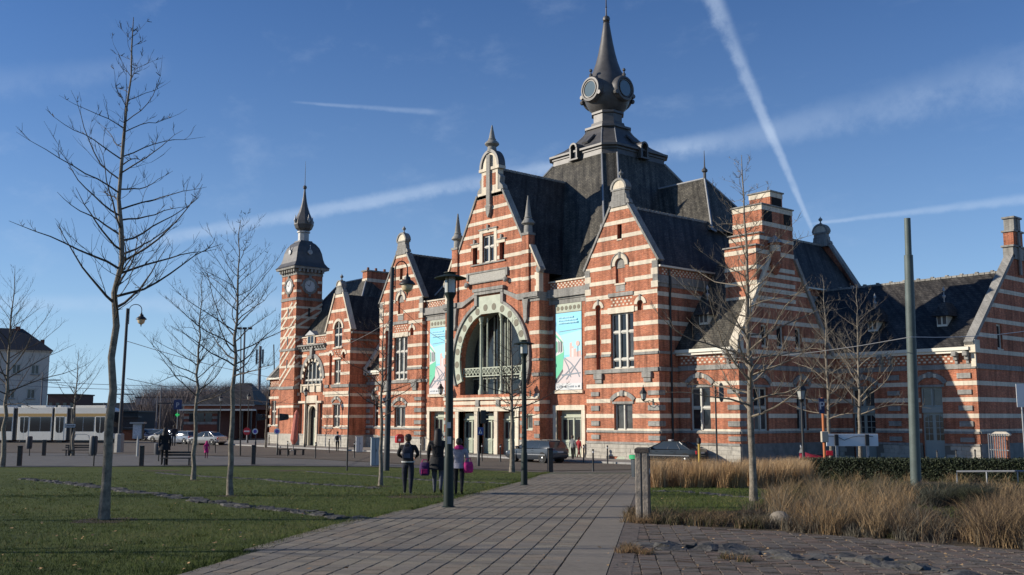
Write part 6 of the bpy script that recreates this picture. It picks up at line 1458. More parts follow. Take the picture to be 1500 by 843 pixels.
def round_sign(x, y, yt, label, ring, group=None):
    b = at(x, y); S = svalue(b.x, b.y); H = (y - yt) / 1440 * S; t = thing('traffic_light', label, 'traffic light', b, HEAD_IN - pi / 2, 'traffic signals on the station street')
    MB().lathe((0, 0, 0), [(.07, 0), (.07, .9), (.045, .95), (.045, H)], 10).build('pole', IRON, t, True)
    z = (y - 633) / 1440 * S; F = Fr((0, -.06, 0), (1, 0, 0), (0, -1, 0)); o = MB().lathe(F.P(-.06, 0, z), [(.25, 0), (.25, .02)], 20, F.N).build('sign_disc', ring[0], t); MB().lathe(F.P(-.06, .021, z), [(.15, 0), (.15, .006)], 18, F.N).build('sign_field', ring[1], o)
    MB().prism(Fr((0, -.065, 0), (1, 0, 0), (0, -1, 0)), [(.1, H - .95), (.78, H - .85), (.85, H - .7), (.78, H - .4), (.1, H - .35)], -.2, .1).build('signal_head', IRON, t, bevel=.02)
    MB().lathe((.5, -.25, H - .55), [(.16, 0), (.14, .12)], 12, (0, -1, 0)).build('visor', IRON, t)
pink = mat('sign_pink', (.55, .42, .55), .5); red = mat('sign_red', (.45, .02, .03), .5)
round_sign(406, 667, 601, 'signal pole with a blue-white round sign, right one of the pair near the tower', (white, mat('sign_lilac', (.12, .08, .4), .5)))
round_sign(374, 663, 602, 'signal pole with a blue-white round sign, left one of the pair near the tower', (white, mat('sign_lilac', (.12, .08, .4), .5)))
t, H, S = sign_post(361, 656, 628, 110, 'post with a red no-entry disc at the corner of the low hall', r=.06); F = Fr((0, -.07, 0), (1, 0, 0), (0, -1, 0)); o = MB().lathe(F.P(0, 0, H - .3), [(.42, 0), (.42, .03)], 20, F.N).build('sign_disc', red, t); MB().box(F, -.3, .3, .031, .04, H - .38, H - .22).build('sign_bar', white, o)
# tram stop board, kiosk, benches, shelter
def stop_board():
    b = at(103, 668); S = svalue(b.x, b.y); H = (668 - 600) / 1440 * S; t = thing('tram_stop_board', 'small black-framed stop name board on a dark pole in front of the tram', 'stop sign', b, HEAD_IN - pi / 2)
    MB().lathe((0, 0, 0), [(.1, 0), (.1, H)], 8).build('pole', IRON, t); z = (668 - 625) / 1440 * S; F = Fr((0, -.11, 0), (1, 0, 0), (0, -1, 0))
    MB().prism(F, [(-.5, z - .17), (.36, z - .17), (.4, z + .17), (-.5, z + .17)], 0, .05).build('frame', IRON, t); o = MB().prism(F, [(-.46, z - .13), (.32, z - .13), (.355, z + .13), (-.46, z + .13)], .051, .056).build('name_plate', mat('plate_grey', (.5, .5, .5), .5), t)
    k = MB(); u = -.4
    rr = random.Random(4)
    while u < .24: w = rr.uniform(.03, .06); k.box(F, u, u + w, .057, .06, z - .06, z + rr.choice((.04, .07))); u += w + .02
    k.build('lettering', IRON, o)
stop_board()
def kiosk():
    b = at(201, 669); S = svalue(b.x, b.y); H = (669 - 620) / 1440 * S; t = thing('notice_stand', 'small roofed notice stand on a pale post beside the man in black', 'notice board', b, HEAD_IN - pi / 2)
    MB().lathe((0, 0, 0), [(.1, 0), (.1, H * .6)], 8).build('post', mat('pale_post', (.4, .4, .37), .7), t); MB().box(WORLD, -.42, .3, -.08, .08, H * .52, H - .12).build('case', mat('case_grey', (.36, .37, .38), .4), t); MB().box(WORLD, -.6, .5, -.3, .3, H - .12, H).build('roof', mat('roof_grey', (.3, .3, .29), .6), t); MB().box(WORLD, .3, .42, -.1, .1, H * .5, H - .12).build('frame', WOODD, t)
    MB().box(WORLD, -.36, .24, -.09, -.081, H * .57, H - .2).build('notice', mat('paper', (.42, .43, .46), .7, var=.3, vscale=9), t)
kiosk()
def bench(x0, x1, y, label, back=True, m=None, s=None):
    a, c = at(x0, y), at(x1, y); d = c - a; L = Vector((d.x, d.y, 0)).length; rz = atan2(d.y, d.x); t = thing('park_bench', label, 'bench', a, rz, 'dark park benches'); zz = (c.z - a.z)
    for i in range(3): MB().box(WORLD, 0, L, -.28 + i * .2, -.1 + i * .2, .42, .48).build('seat_slat', WOODD, t)
    for u in (.12 * L, .88 * L):
        MB().box(WORLD, u - .04, u + .04, -.25, -.17, zz * u / L - .02, .42).build('leg', IRON, t); MB().box(WORLD, u - .04, u + .04, .2, .28, zz * u / L - .02, .85 if back else .42).build('leg', IRON, t)
    if back:
        for i in range(2): MB().box(WORLD, 0, L, .24, .29, .58 + i * .16, .7 + i * .16).build('back_slat', WOODD, t)
bench(93, 138, 668, 'dark bench in front of the tram'); bench(237, 284, 682, 'dark bench beside the man in black')
bench(408, 424, 667, 'small bench before the closed parasol by the tower', False); bench(430, 446, 667, 'small bench before the arched doorway', False)
def litter_on_post(x, y, yt, label):
    b = at(x, y); S = svalue(b.x, b.y); H = (y - yt) / 1440 * S; t = thing('litter_bin', label, 'bin', b, 0, 'dark litter bins on posts'); MB().lathe((.12, 0, 0), [(.05, 0), (.05, H)], 8).build('post', IRON, t); MB().lathe((-.1, 0, 0), [(.2, H * .35), (.24, H * .45), (.25, H * .95), (.2, H)], 12).build('basket', mat('bin_grey', (.06, .06, .065), .6), t, True)
litter_on_post(42, 668, 640, 'dark litter bin between the two left bollards'); litter_on_post(231, 676, 650, 'dark litter bin left of the man in black'); litter_on_post(136, 683, 640, 'dark litter bin right of the stop board')
def parasol():
    b = at(429, 661); S = svalue(b.x, b.y); H = (661 - 602) / 1440 * S; t = thing('closed_parasol', 'closed salmon-pink parasol leaning before the clock tower', 'parasol', b); t.rotation_euler = (0, .07, HEAD_IN - pi / 2)
    MB().lathe((0, 0, 0), [(.4, 0), (.4, .08), (.05, .1), (.04, H)], 10).build('stand', GREY, t); MB().lathe((0, 0, 0), [(.12, .6), (.34, 1.0), (.3, 1.8), (.25, H * .7), (.2, H - .3), (.05, H)], 8).build('canopy', mat('parasol_pink', (.55, .17, .12), .8, var=.2, vscale=5), t)
parasol()
def end_gate():
    a, c = depth(1450, 690, 58), depth(1478, 690, 56); a.z = 0; c.z = 0; d = c - a; L = d.length; rz = atan2(d.y, d.x); t = thing('metal_gate', 'grey metal gate of upright bars at the right end of the wing', 'gate', a, rz); zt = depth(1460, 636, 57).z
    for i in range(8): MB().box(WORLD, i * L / 8, i * L / 8 + .05, 0, .05, .1, zt).build('bar', STEEL, t)
    for z in (.5, 1.1, zt - .06): MB().box(WORLD, -.05, L, .051, .09, z, z + .06).build('rail', STEEL, t)
    p = depth(1470, 690, 58.5); p.z = 0; q = thing('gate_pier', 'brick gate pier with a stone cap behind the metal gate', 'pier', p, .3); zz = depth(1470, 634, 58.5).z
    MB().box(WORLD, -.38, .38, -.38, .38, 0, zz - .2).build('pier', BRICK, q); MB().rings([[(-.46, -.46, zz - .2), (.46, -.46, zz - .2), (.46, .46, zz - .2), (-.46, .46, zz - .2)], [(-.52, -.52, zz - .1), (.52, -.52, zz - .1), (.52, .52, zz - .1), (-.52, .52, zz - .1)], [(-.3, -.3, zz + .05), (.3, -.3, zz + .05), (.3, .3, zz + .05), (-.3, .3, zz + .05)]]).build('pier_cap', STONE, q)
end_gate()
def low_rail():
    a, c = depth(1402, 700, 32.5), depth(1540, 700, 30.5); a.z = g(a.x, a.y); d = c - a; d.z = 0; L = d.length; t = thing('low_rail', 'low grey metal rail in front of the hedge at the right', 'rail', a, atan2(d.y, d.x)); zt = depth(1402, 691, 32.5).z - a.z
    MB().tube([(0, 0, 0), (0, 0, zt), (L, 0, zt + .12)], .03, 6).build('rail', STEEL, t)
    for u in (L * .33, L * .66, L): MB().tube([(u, 0, -.1), (u, 0, zt + .12 * u / L)], .025, 6).build('post', STEEL, t)
low_rail()
# small fence posts before the wing
for i, (x, y) in enumerate(((1374, 662), (1402, 661), (1430, 661))): 
    p = depth(x, 690, 50); p.z = g(p.x, p.y); z = depth(x, y, 50).z - p.z; t = thing('fence_post', ('leftmost', 'middle', 'rightmost')[i] + ' of the three thin dark fence posts before the lit plinth of the wing', 'post', p, 0, 'thin dark fence posts before the wing'); MB().box(WORLD, -.03, .03, -.03, .03, 0, z).build('shaft', IRON, t); MB().lathe((0, 0, z), [(.05, 0), (.05, .04), (.01, .09)], 8).build('post_cap', IRON, t)
# overhead wires
def wire(label, pts, r=.012, m=None):
    b = MB(); out = []
    for a, c in zip(pts, pts[1:]):
        for i in range(9): f = i / 8; p = a + (c - a) * f; out.append(p - Vector((0, 0, (a - c).length * .012 * 4 * f * (1 - f))))
    o = b.tube(out, r, 5).build('overhead_wire', m or mat('wire', (.22, .22, .22), .5, .4)); tag(o, label, 'wire', 'tramway wires')
A = depth(1329, 486, 29.2)
wire('pale wire running from the stepped pole to the right edge', [depth(1334, 494, 29.2), depth(1560, 474, 40)], .012, mat('wire_pale', (.4, .4, .4), .5))
wire('wire running from the stepped pole left across the trees', [depth(1334, 494, 29.2), depth(1000, 520, 60)], .014)
wire('wire between the lantern pole and the entrance gable', [depth(575, 440, 49), onY(668, 505, -.75)], .014)
wire('wire between the lantern pole and the left range', [depth(573, 470, 49), onY(430, 520, -1)], .014)
wire('upper tram wire left of the big tree', [depth(186, 500, 62), depth(460, 560, 100)], .02); wire('lower tram wire over the car park', [depth(186, 555, 62), depth(500, 590, 120)], .02); wire('tram wire above the tram roof', [depth(-60, 552, 108), depth(420, 566, 128)], .03); wire('second tram wire above the tram roof', [depth(-60, 560, 108), depth(420, 571, 128)], .03)
# ================================================================== posters on the narrow bays
def poster(cc, label, flip):
    F = front(.35); p0, p1 = cc - 1.42, cc + 1.42; z0, z1 = 5.06, 10.88; o = F.P(cc, .03, z0); t = thing('poster', label, 'poster', o, 0)
    L = Fr((0, 0, 0), (1, 0, 0), (0, -1, 0)); w = 1.42; h = z1 - z0
    MB().box(L, -w, w, -.02, .03, 0, h).build('backing', mat('poster_edge', (.5, .52, .52), .6), t)
    P = lambda name, col: mat('print_' + name, col, .55)
    sky = P('sky', (.22, .60, .74)); pale = P('pale_sky', (.36, .66, .74)); wht = P('white', (.6, .61, .6)); grn = P('green', (.10, .52, .30)); dk = P('dark', (.07, .08, .09)); gr = P('ground', (.62, .52, .50)); sal = P('salmon', (.7, .42, .36)); line = P('line', (.2, .24, .28)); dgr = P('deep_green', (.05, .3, .18))
    n = [0]
    def poly(m, pts, name='print'):
        n[0] += 1; MB().face([L.P(u * w, .031 + .0015 * n[0], z * h) for u, z in pts]) ; b = MB(); b.face([L.P(u * w, .031 + .0015 * n[0], z * h) for u, z in pts]); b.build(name, m, t)
    poly(sky, [(-1, .06), (1, .06), (1, 1), (-1, 1)], 'sky_print'); poly(pale, [(-1, .45), (1, .45), (1, .76), (-1, .7)], 'sky_print')
    poly(gr, [(-1, .08), (1, .08), (1, .44), (-.2, .42), (-1, .3)], 'ground_print')
    poly(sal, [(.1, .42), (.1, .6), (.28, .61), (.28, .55), (.4, .56), (.4, .52), (.6, .53), (.6, .48), (.95, .5), (.95, .42)], 'skyline_print')
    poly(wht, [(.25, .42), (.25, .53), (.4, .53), (.4, .42)], 'skyline_print'); poly(wht, [(-1, .78), (-.6, .7), (-.35, .62), (-.42, .6), (-1, .72)], 'tram_print')
    poly(grn, [(-1, .12), (-.45, .26), (-.32, .5), (-.42, .62), (-1, .74)], 'tram_print'); poly(wht, [(-1, .44), (-.38, .49), (-.42, .6), (-1, .7)], 'tram_print')
    for a, b_ in ((-.95, -.82), (-.76, -.66), (-.6, -.46)): poly(dgr if a < -.9 else dk, [(a, .48), (b_, .5), (b_, .62), (a, .645)], 'tram_window_print')
    poly(dk, [(-1, .08), (-.42, .24), (-.45, .27), (-1, .13)], 'tram_print')
    for pts in ([(-.3, .42), (.2, .35), (.7, .24), (.86, .16), (.8, .16), (.64, .23), (.15, .34), (-.34, .41)], [(-.3, .4), (.0, .3), (.2, .16), (.14, .16), (-.05, .29), (-.33, .39)], [(-.55, .2), (.9, .22), (.9, .205), (-.5, .18)], [(-.2, .14), (.9, .4), (.93, .39), (-.15, .13)], [(-.9, .1), (.3, .3), (.32, .29), (-.84, .09)]): poly(line, pts, 'track_print')
    poly(line, [(-.7, .76), (1, .78), (1, .775), (-.7, .755)], 'wire_print'); poly(line, [(.7, .42), (.73, .42), (.73, .56), (.7, .56)], 'signal_print')
    b = MB(); b.lathe(L.P(.72 * w, .06, .59 * h), [(.2, 0), (.2, .002)], 14, L.N); b.build('signal_print', sal, t)
    poly(wht, [(-1, 0), (1, 0), (1, .085), (-1, .085)], 'caption_print')
    rr = random.Random(2); u = -.9
    while u < .9:
        ww = rr.uniform(.03, .12); poly(dk if rr.random() < .6 else line, [(u, .03), (u + ww, .03), (u + ww, .03 + rr.uniform(.012, .03)), (u, .05)], 'caption_mark'); u += ww + rr.uniform(.02, .12)
    for zz, e in ((.93, .4), (.895, .7), (.86, .75)):
        u = -.75
        while u < e: ww = rr.uniform(.05, .1); poly(pale, [(u, zz), (u + ww, zz), (u + ww, zz + .022), (u, zz + .022)], 'headline_mark'); u += ww + .025
poster(-9.15, 'tall illustrated tram poster on the bay right of the entrance arch', False)
poster(-25.53, 'tall illustrated tram poster on the bay left of the entrance arch, partly behind the lamp', True)
# ================================================================== vehicles
RUB = mat('tyre_rubber', (.018, .018, .018), .9); ALLOY = mat('alloy', (.55, .54, .5), .35, .6); CGLASS = mat('car_glass', (.035, .045, .05), .05, spec=.8); CHROME = mat('chrome', (.6, .6, .6), .2, .9); TAIL = mat('tail_lens', (.35, .015, .02), .25); HEAD = mat('head_lens', (.6, .62, .62), .15)
def paint(name, c): 
    m = mat('car_paint_' + name, c, .28, .35, spec=.6); m.node_tree.nodes['Principled BSDF'].inputs['Coat Weight'].default_value = .6; return m
def car(label, loc, rz, pm, estate=False, L=4.5, hh=1.43, group='parked cars', extras=False, cat='car'):
    t = thing('parked_car', label, cat, loc, rz, group); k = L / 4.5; W_ = .86
    st = [(0, .42, .80, .70), (.05, .34, .92, .78), (.22, .24, .98, .83), (.7, .2, .97, .86), (1.5, .19, .95, .87), (2.6, .19, .93, .87), (3.25, .19, .92, .86), (3.75, .2, .85, .85), (4.15, .22, .76, .82), (4.4, .26, .66, .75), (4.5, .34, .55, .66)]
    R = []
    for x, zb, zt, w in st:
        zm = zb + (zt - zb) * .55
        R.append([(x * k, y, z) for y, z in ((-w * .92, zb), (-w, zb + .12), (-w * 1.01, zm), (-w * .985, zt - .06), (-w * .9, zt), (-w * .4, zt + .025), (w * .4, zt + .025), (w * .9, zt), (w * .985, zt - .06), (w * 1.01, zm), (w, zb + .12), (w * .92, zb))])
    MB().rings(R).build('body', pm, t, True)
    if estate: cb = [(.12, .95), (.3, .95), (1.5, .95), (2.5, .94), (3.35, .92)]; rf = (.42, 2.45)
    else: cb = [(.5, .95), (1.2, .95), (1.8, .95), (2.5, .94), (3.5, .92)]; rf = (1.3, 2.5)
    x0, x1 = cb[0][0], cb[-1][0]; rings = []
    for f, wf in ((0, .80), (.35, .755), (.75, .68), (.95, .62), (1, .56)):
        a = x0 + (rf[0] - x0) * f; b_ = x1 + (rf[1] - x1) * f; z = .93 + (hh - .93) * f; n = 6
        rings.append([((a + (b_ - a) * i / n) * k, -wf * W_ / .8 * (1 - .06 * (abs(2 * i / n - 1) ** 3)), z + .02 * sin(pi * i / n) * f) for i in range(n + 1)] + [((b_ + (a - b_) * i / n) * k, wf * W_ / .8 * (1 - .06 * (abs(2 * i / n - 1) ** 3)), z + .02 * sin(pi * i / n) * f) for i in range(n + 1)])
    MB().rings(rings).build('window_glass', CGLASS, t, True)
    n = 10; ra, rb = rf[0] - .03, rf[1] + .05; rr = []
    for i in range(n + 1):
        x = ra + (rb - ra) * i / n; e = 1 - .1 * abs(2 * i / n - 1) ** 4; zz = hh + .03 * sin(pi * i / n)
        rr.append([(x * k, y * e, z) for y, z in ((-.66, zz - .07), (-.6, zz - .01), (-.3, zz + .02), (.3, zz + .02), (.6, zz - .01), (.66, zz - .07))])
    MB().rings(rr).build('roof', pm, t, True)
    for s in (-1, 1):
        for (xa, xb) in ((x0, rf[0]), (x1, rf[1]), ((x0 + x1) / 2 + .05, (rf[0] + rf[1]) / 2), (1.15, 1.15) if estate else (1.15, 1.5)):
            wb, wt = .855, .635
            MB().tube([(xa * k, s * wb * (.97 if xa in (x0, x1) else 1), .92), (xb * k + (xa - xb) * .3 * k, s * (wb + wt) / 2 * (.985), .93 + (hh - .93) * .62), (xb * k, s * wt, hh - .02)], .032, 5).build('pillar', pm, t)
        for x in (.82, 3.62):
            o = MB().lathe((x * k, s * (W_ - .2), .315), [(.2, -.0), (.31, .0), (.315, .02), (.315, .19), (.29, .215), (.2, .215)], 20, (0, s, 0)).build('wheel', RUB, t, True)
            MB().lathe((x * k, s * (W_ - .2), .315), [(.205, .19), (.2, .222), (.17, .2), (.07, .215), (.03, .225)], 16, (0, s, 0)).build('rim', ALLOY, o)
            b = MB(); b.lathe((x * k, s * (W_ - .3), .33), [(.37, 0), (.375, .312)], 20, (0, s, 0)); b.build('wheel_arch', mat('arch_black', (.012, .012, .012), .8), t)
        MB().box(WORLD, 3.12 * k, 3.28 * k, s * .9 - .09, s * .9 + .09, .95, 1.07).build('mirror', pm, t, bevel=.03)
        MB().box(WORLD, .0 * k + .02, .16, s * .68 - .13, s * .68 + .13, .62, .86 if not estate else .9).build('tail_light', TAIL, t, bevel=.03)
        MB().box(WORLD, 4.28 * k, 4.44 * k, s * .6 - .14, s * .6 + .14, .55, .68).build('headlight', HEAD, t, bevel=.03)
        MB().box(WORLD, .55 * k, 3.9 * k, s * .875 - .01, s * .875 + .012, .5, .55).build('side_trim', mat('trim', (.25, .26, .27), .4), t)
        for x in (1.75, 2.85): MB().box(WORLD, x * k - .09, x * k + .09, s * .875 - .01, s * .875 + .02, .78, .81).build('door_handle', pm, t)
    MB().box(WORLD, -.06, .06, -.74, .74, .36, .56).build('bumper', pm, t, bevel=.04); MB().box(WORLD, 4.42 * k, 4.55 * k, -.7, .7, .3, .48).build('bumper', pm, t, bevel=.04)
    MB().box(WORLD, -.025, .03, -.26, .26, .66, .77).build('number_plate', mat('plate_white2', (.55, .53, .5), .5), t)
    if estate:
        for s in (-1, 1): MB().tube([(.6 * k, s * .58, hh + .01), (.75 * k, s * .58, hh + .05), (2.2 * k, s * .58, hh + .05), (2.35 * k, s * .58, hh + .01)], .016, 5).build('roof_rail', IRON, t)
    if extras:
        MB().box(WORLD, 2.05 * k, 2.3 * k, -.2, .2, hh + .02, hh + .12).build('roof_box', mat('taxi_light', (.5, .5, .48), .4), t, bevel=.03); MB().tube([(1.4 * k, 0, hh + .02), (1.1 * k, 0, hh + .25)], .008, 4).build('aerial', IRON, t)
    return t
def car_at(label, rear, frontp, pm, **kw):
    a, b_ = at(*rear), at(*frontp); d = (b_ - a).normalized(); n = Vector((-d.y, d.x, 0)); rz = atan2(d.y, d.x)
    c = a - d * .82 + n * (-.86 if kw.pop('near_left', True) else .86)
    return car(label, (c.x, c.y, max(.02, g(c.x, c.y))), rz, pm, **kw)
RC = at(807, 679.5)
car('grey-blue estate car parked nose left before the entrance', (RC.x, RC.y + .86, .02), pi + .02, paint('steel_blue', (.05, .06, .075)), estate=True, L=4.7)
a = onX(1004, 660, 2.2); 
def p_world(u, v, s): q = depth(u, v, s); return q
q = at(1021, 680.5); car('dark saloon car with a small roof light, half hidden by the straw grasses', (q.x - .2, q.y + .84, g(q.x, q.y)), pi + .25, paint('black', (.025, .027, .03)), L=4.65, extras=True)
silver = paint('silver', (.42, .41, .39)); silverb = paint('silver_blue', (.26, .29, .34)); navy = paint('navy', (.04, .06, .13)); dark = paint('graphite', (.05, .052, .056)); white_p = paint('white', (.6, .6, .58)); blue_p = paint('blue', (.05, .12, .3))
def far_car(x, y, rz, m, label, estate=False, s=None):
    b = at(x, y) if s is None else depth(x, y, s); b = Vector((b.x, b.y, .01)); car(label, b, rz, m, estate, 4.4, 1.42)
far_car(326, 652.5, HEAD_IN + 1.15, silver, 'silver saloon car parked in front of the low hipped hall')
far_car(285, 651, HEAD_IN + 1.0, silverb, 'silver-blue hatchback left of the silver saloon', True)
far_car(264, 648, HEAD_IN + 1.2, white_p, 'pale car partly behind the silver-blue hatchback')
far_car(250, 646, HEAD_IN + 1.3, navy, 'dark blue car in the car park behind the bench', True); far_car(232, 645, HEAD_IN + 1.3, blue_p, 'blue car at the back of the car park, behind the man in black', True); far_car(216, 644, HEAD_IN + 1.35, dark, 'graphite car beside the notice stand at the back of the car park', True)
def tram():
    a, b_ = at(171.5, 649), at(-330, 647.3); d = (b_ - a); d.z = 0; Lg = d.length; d.normalize(); rz = atan2(d.y, d.x); S = svalue(a.x, a.y); px_m = S / 1440
    t = thing('tram', 'long white low-floor tram with an ochre roof stripe and dark windows', 'tram', (a.x, a.y, 0), rz); H = (649 - 598) * px_m; wh = mat('tram_white', (.78, .74, .64), .35, var=.06); och = mat('tram_ochre', (.5, .31, .1), .4); blk = mat('tram_black', (.018, .018, .02), .3); bel = mat('tram_bellows', (.05, .048, .045), .9); gl = mat('tram_glass', (.02, .022, .025), .05, spec=.8)
    W2 = 1.25; sc = px_m * 1.0
    X = lambda p: (171.5 - p) * sc * 1.0
    def zz(y): return (649 - y) * px_m
    secs = [(170, 108), (101, 81.5), (78, 24.5), (17.5, -40), (-46, -62), (-68, -125), (-131, -190), (-196, -250), (-256, -320)]
    for i, (p, q) in enumerate(secs):
        u0, u1 = X(p), X(q); o = thing_part = MB()
        if i == 0:
            prof = [(u0 + .55, .3), (u1, .3), (u1, H - .35), (u1, H), (u0 + 1.0, H), (u0 + .25, H - .25), (u0 + .02, H - .45), (u0 + .3, 1.9), (u0 + .12, 1.1), (u0 + .15, .5)]
            o.prism(Fr((0, 0, 0), (1, 0, 0), (0, 1, 0)), prof, -W2, W2)
        else: o.box(WORLD, u0, u1, -W2, W2, .3, H)
        body = o.build('body_section', wh, t, bevel=.05)
        for s in (-1, 1):
            b = MB(); b.box(WORLD, u0 + (.6 if i == 0 else .05), u1 - .05, s * W2 - .012, s * W2 + .012, zz(611.5), zz(607)); b.build('roof_stripe', och, body)
            doors_ = {0: [(161, 144)], 1: [(98, 82.5)], 2: [(43, 27)], 3: [(-5, -21)], 5: [(-75, -91)], 6: [(-140, -156)], 8: [(-262, -278)]}.get(i, [])
            win = MB(); e0 = u0 + (1.3 if i == 0 else .12); segs = []; cur = e0
            for (da, db) in doors_: segs.append((cur, X(da) - .05)); cur = X(db) + .05
            segs.append((cur, u1 - .12))
            for (c0, c1) in segs:
                if c1 - c0 > .25:
                    nn = max(1, round((c1 - c0) / 1.6))
                    for j in range(nn): MB().box(WORLD, c0 + (c1 - c0) * j / nn + .03, c0 + (c1 - c0) * (j + 1) / nn - .03, s * W2 - .01, s * W2 + .014, zz(632.5), zz(612)).build('window', gl, body)
            for (da, db) in doors_:
                d0, d1 = X(da), X(db)
                for c0, c1 in ((d0 + .1, (d0 + d1) / 2 - .02), ((d0 + d1) / 2 + .02, d1 - .1)):
                    dd = MB().box(WORLD, c0, c1, s * W2 - .01, s * W2 + .018, .36, zz(611)).build('door', wh, body)
                    F = Fr((0, s * W2, 0), (1, 0, 0), (0, s, 0)); r = .28; zb = zz(634.5)
                    lft = c0 < (d0 + d1) / 2 - .3
                    pts = [(c0 + .04, zz(612)), (c1 - .02, zz(612))] + ([(c1 - .02, zb), (c0 + r, zb), (c0 + .08, zb + .2), (c0 + .04, zb + .5)] if lft else [(c1 - .06, zb + .5), (c1 - .1, zb + .2), (c1 - r, zb), (c0 + .02, zb)])
                    MB().prism(F, pts, .019, .024).build('door_glass', gl, dd)
            if i in (0, 3, 5, 7):
                m = (u0 + u1) / 2 + 1.2; F = Fr((0, s * W2, 0), (1, 0, 0), (0, s, 0)); MB().rail(F, [(m - 1.1, .32), (m - .9, .9), (m - .6, 1.02), (m + .7, 1.02), (m + 1, .32)], .03, -.01, .014).build('bogie_panel', blk, body)
        MB().box(WORLD, u0 + .6, u1 - .3, -W2 + .2, W2 - .2, .08, .3).build('underframe', blk, body)
        MB().box(WORLD, u0 + 1.0, u1 - .2, -W2 + .25, W2 - .25, H + .001, H + .22).build('roof_equipment', wh, body, bevel=.05)
        if i + 1 < len(secs): MB().box(WORLD, u1, X(secs[i + 1][0]), -W2 + .06, W2 - .06, .35, H - .1).build('bellows', bel, t)
    F = Fr((0, -W2, 0), (1, 0, 0), (0, -1, 0)); u0 = X(170)
    MB().prism(Fr((0, 0, 0), (1, 0, 0), (0, 1, 0)), [(u0 + .02, 1.15), (u0 + .2, 1.9), (u0 - .06, H - .55), (u0 + .1, H - .55), (u0 + .4, 1.9), (u0 + .2, 1.15)], -W2 + .1, W2 - .1).build('windscreen', gl, t)
    MB().prism(F, [(u0 + 1.05, 1.5), (u0 + .42, 1.5), (u0 + .5, 2.0), (u0 + .75, zz(612)), (u0 + 1.05, zz(612))], 0, .012).build('cab_window', gl, t)
    MB().rail(F, [(u0 + .16, .9), (u0 + .3, 1.5), (u0 + .38, 2.1), (u0 + .8, zz(610))], .1, -.01, .013).build('cab_stripe', och, t)
tram()
def motorcycle():
    p = depth(1191, 690, 47); p.z = g(p.x, p.y); t = thing('motorcycle', 'red and white motorcycle half hidden behind the hedge end', 'motorcycle', p, HEAD_IN + 1.3); rd = paint('moto_red', (.42, .015, .03))
    for x in (-.7, .72): MB().lathe((x, -.06, .32), [(.2, .0), (.31, .01), (.32, .06), (.31, .11), (.2, .12)], 18, (0, 1, 0)).build('wheel', RUB, t, True)
    MB().rings([[(x, y, z) for y, z in ((-w, zb), (w, zb), (w * .8, zt), (-w * .8, zt))] for x, zb, zt, w in ((-.75, .78, .9, .08), (-.4, .6, .88, .14), (.05, .5, .95, .18), (.35, .55, 1.05, .17), (.6, .7, 1.0, .1))]).build('fairing', rd, t, True)
    MB().box(WORLD, -.7, -.15, -.12, .12, .86, .95).build('seat', IRON, t, bevel=.04); MB().tube([(.72, 0, .32), (.5, 0, 1.1)], .03, 6).tube([(.45, -.33, 1.12), (.5, 0, 1.08), (.45, .33, 1.12)], .018, 6).build('fork', CHROME, t)
    MB().prism(Fr((0, 0, 0), (1, 0, 0), (0, 1, 0)), [(.4, 1.02), (.62, 1.0), (.5, 1.3), (.42, 1.32)], -.14, .14).build('windscreen', LAMPG, t)
    for s in (-1, 1): MB().lathe((.5, s * .38, 1.28), [(.02, 0), (.09, .02), (.08, .05)], 10, (1, 0, 0)).tube([(.47, s * .3, 1.12), (.5, s * .38, 1.28)], .01, 4).build('mirror', white_p, t)
    MB().box(WORLD, -.95, -.62, -.16, .16, .88, 1.12).build('top_box', rd, t, bevel=.03)
motorcycle()
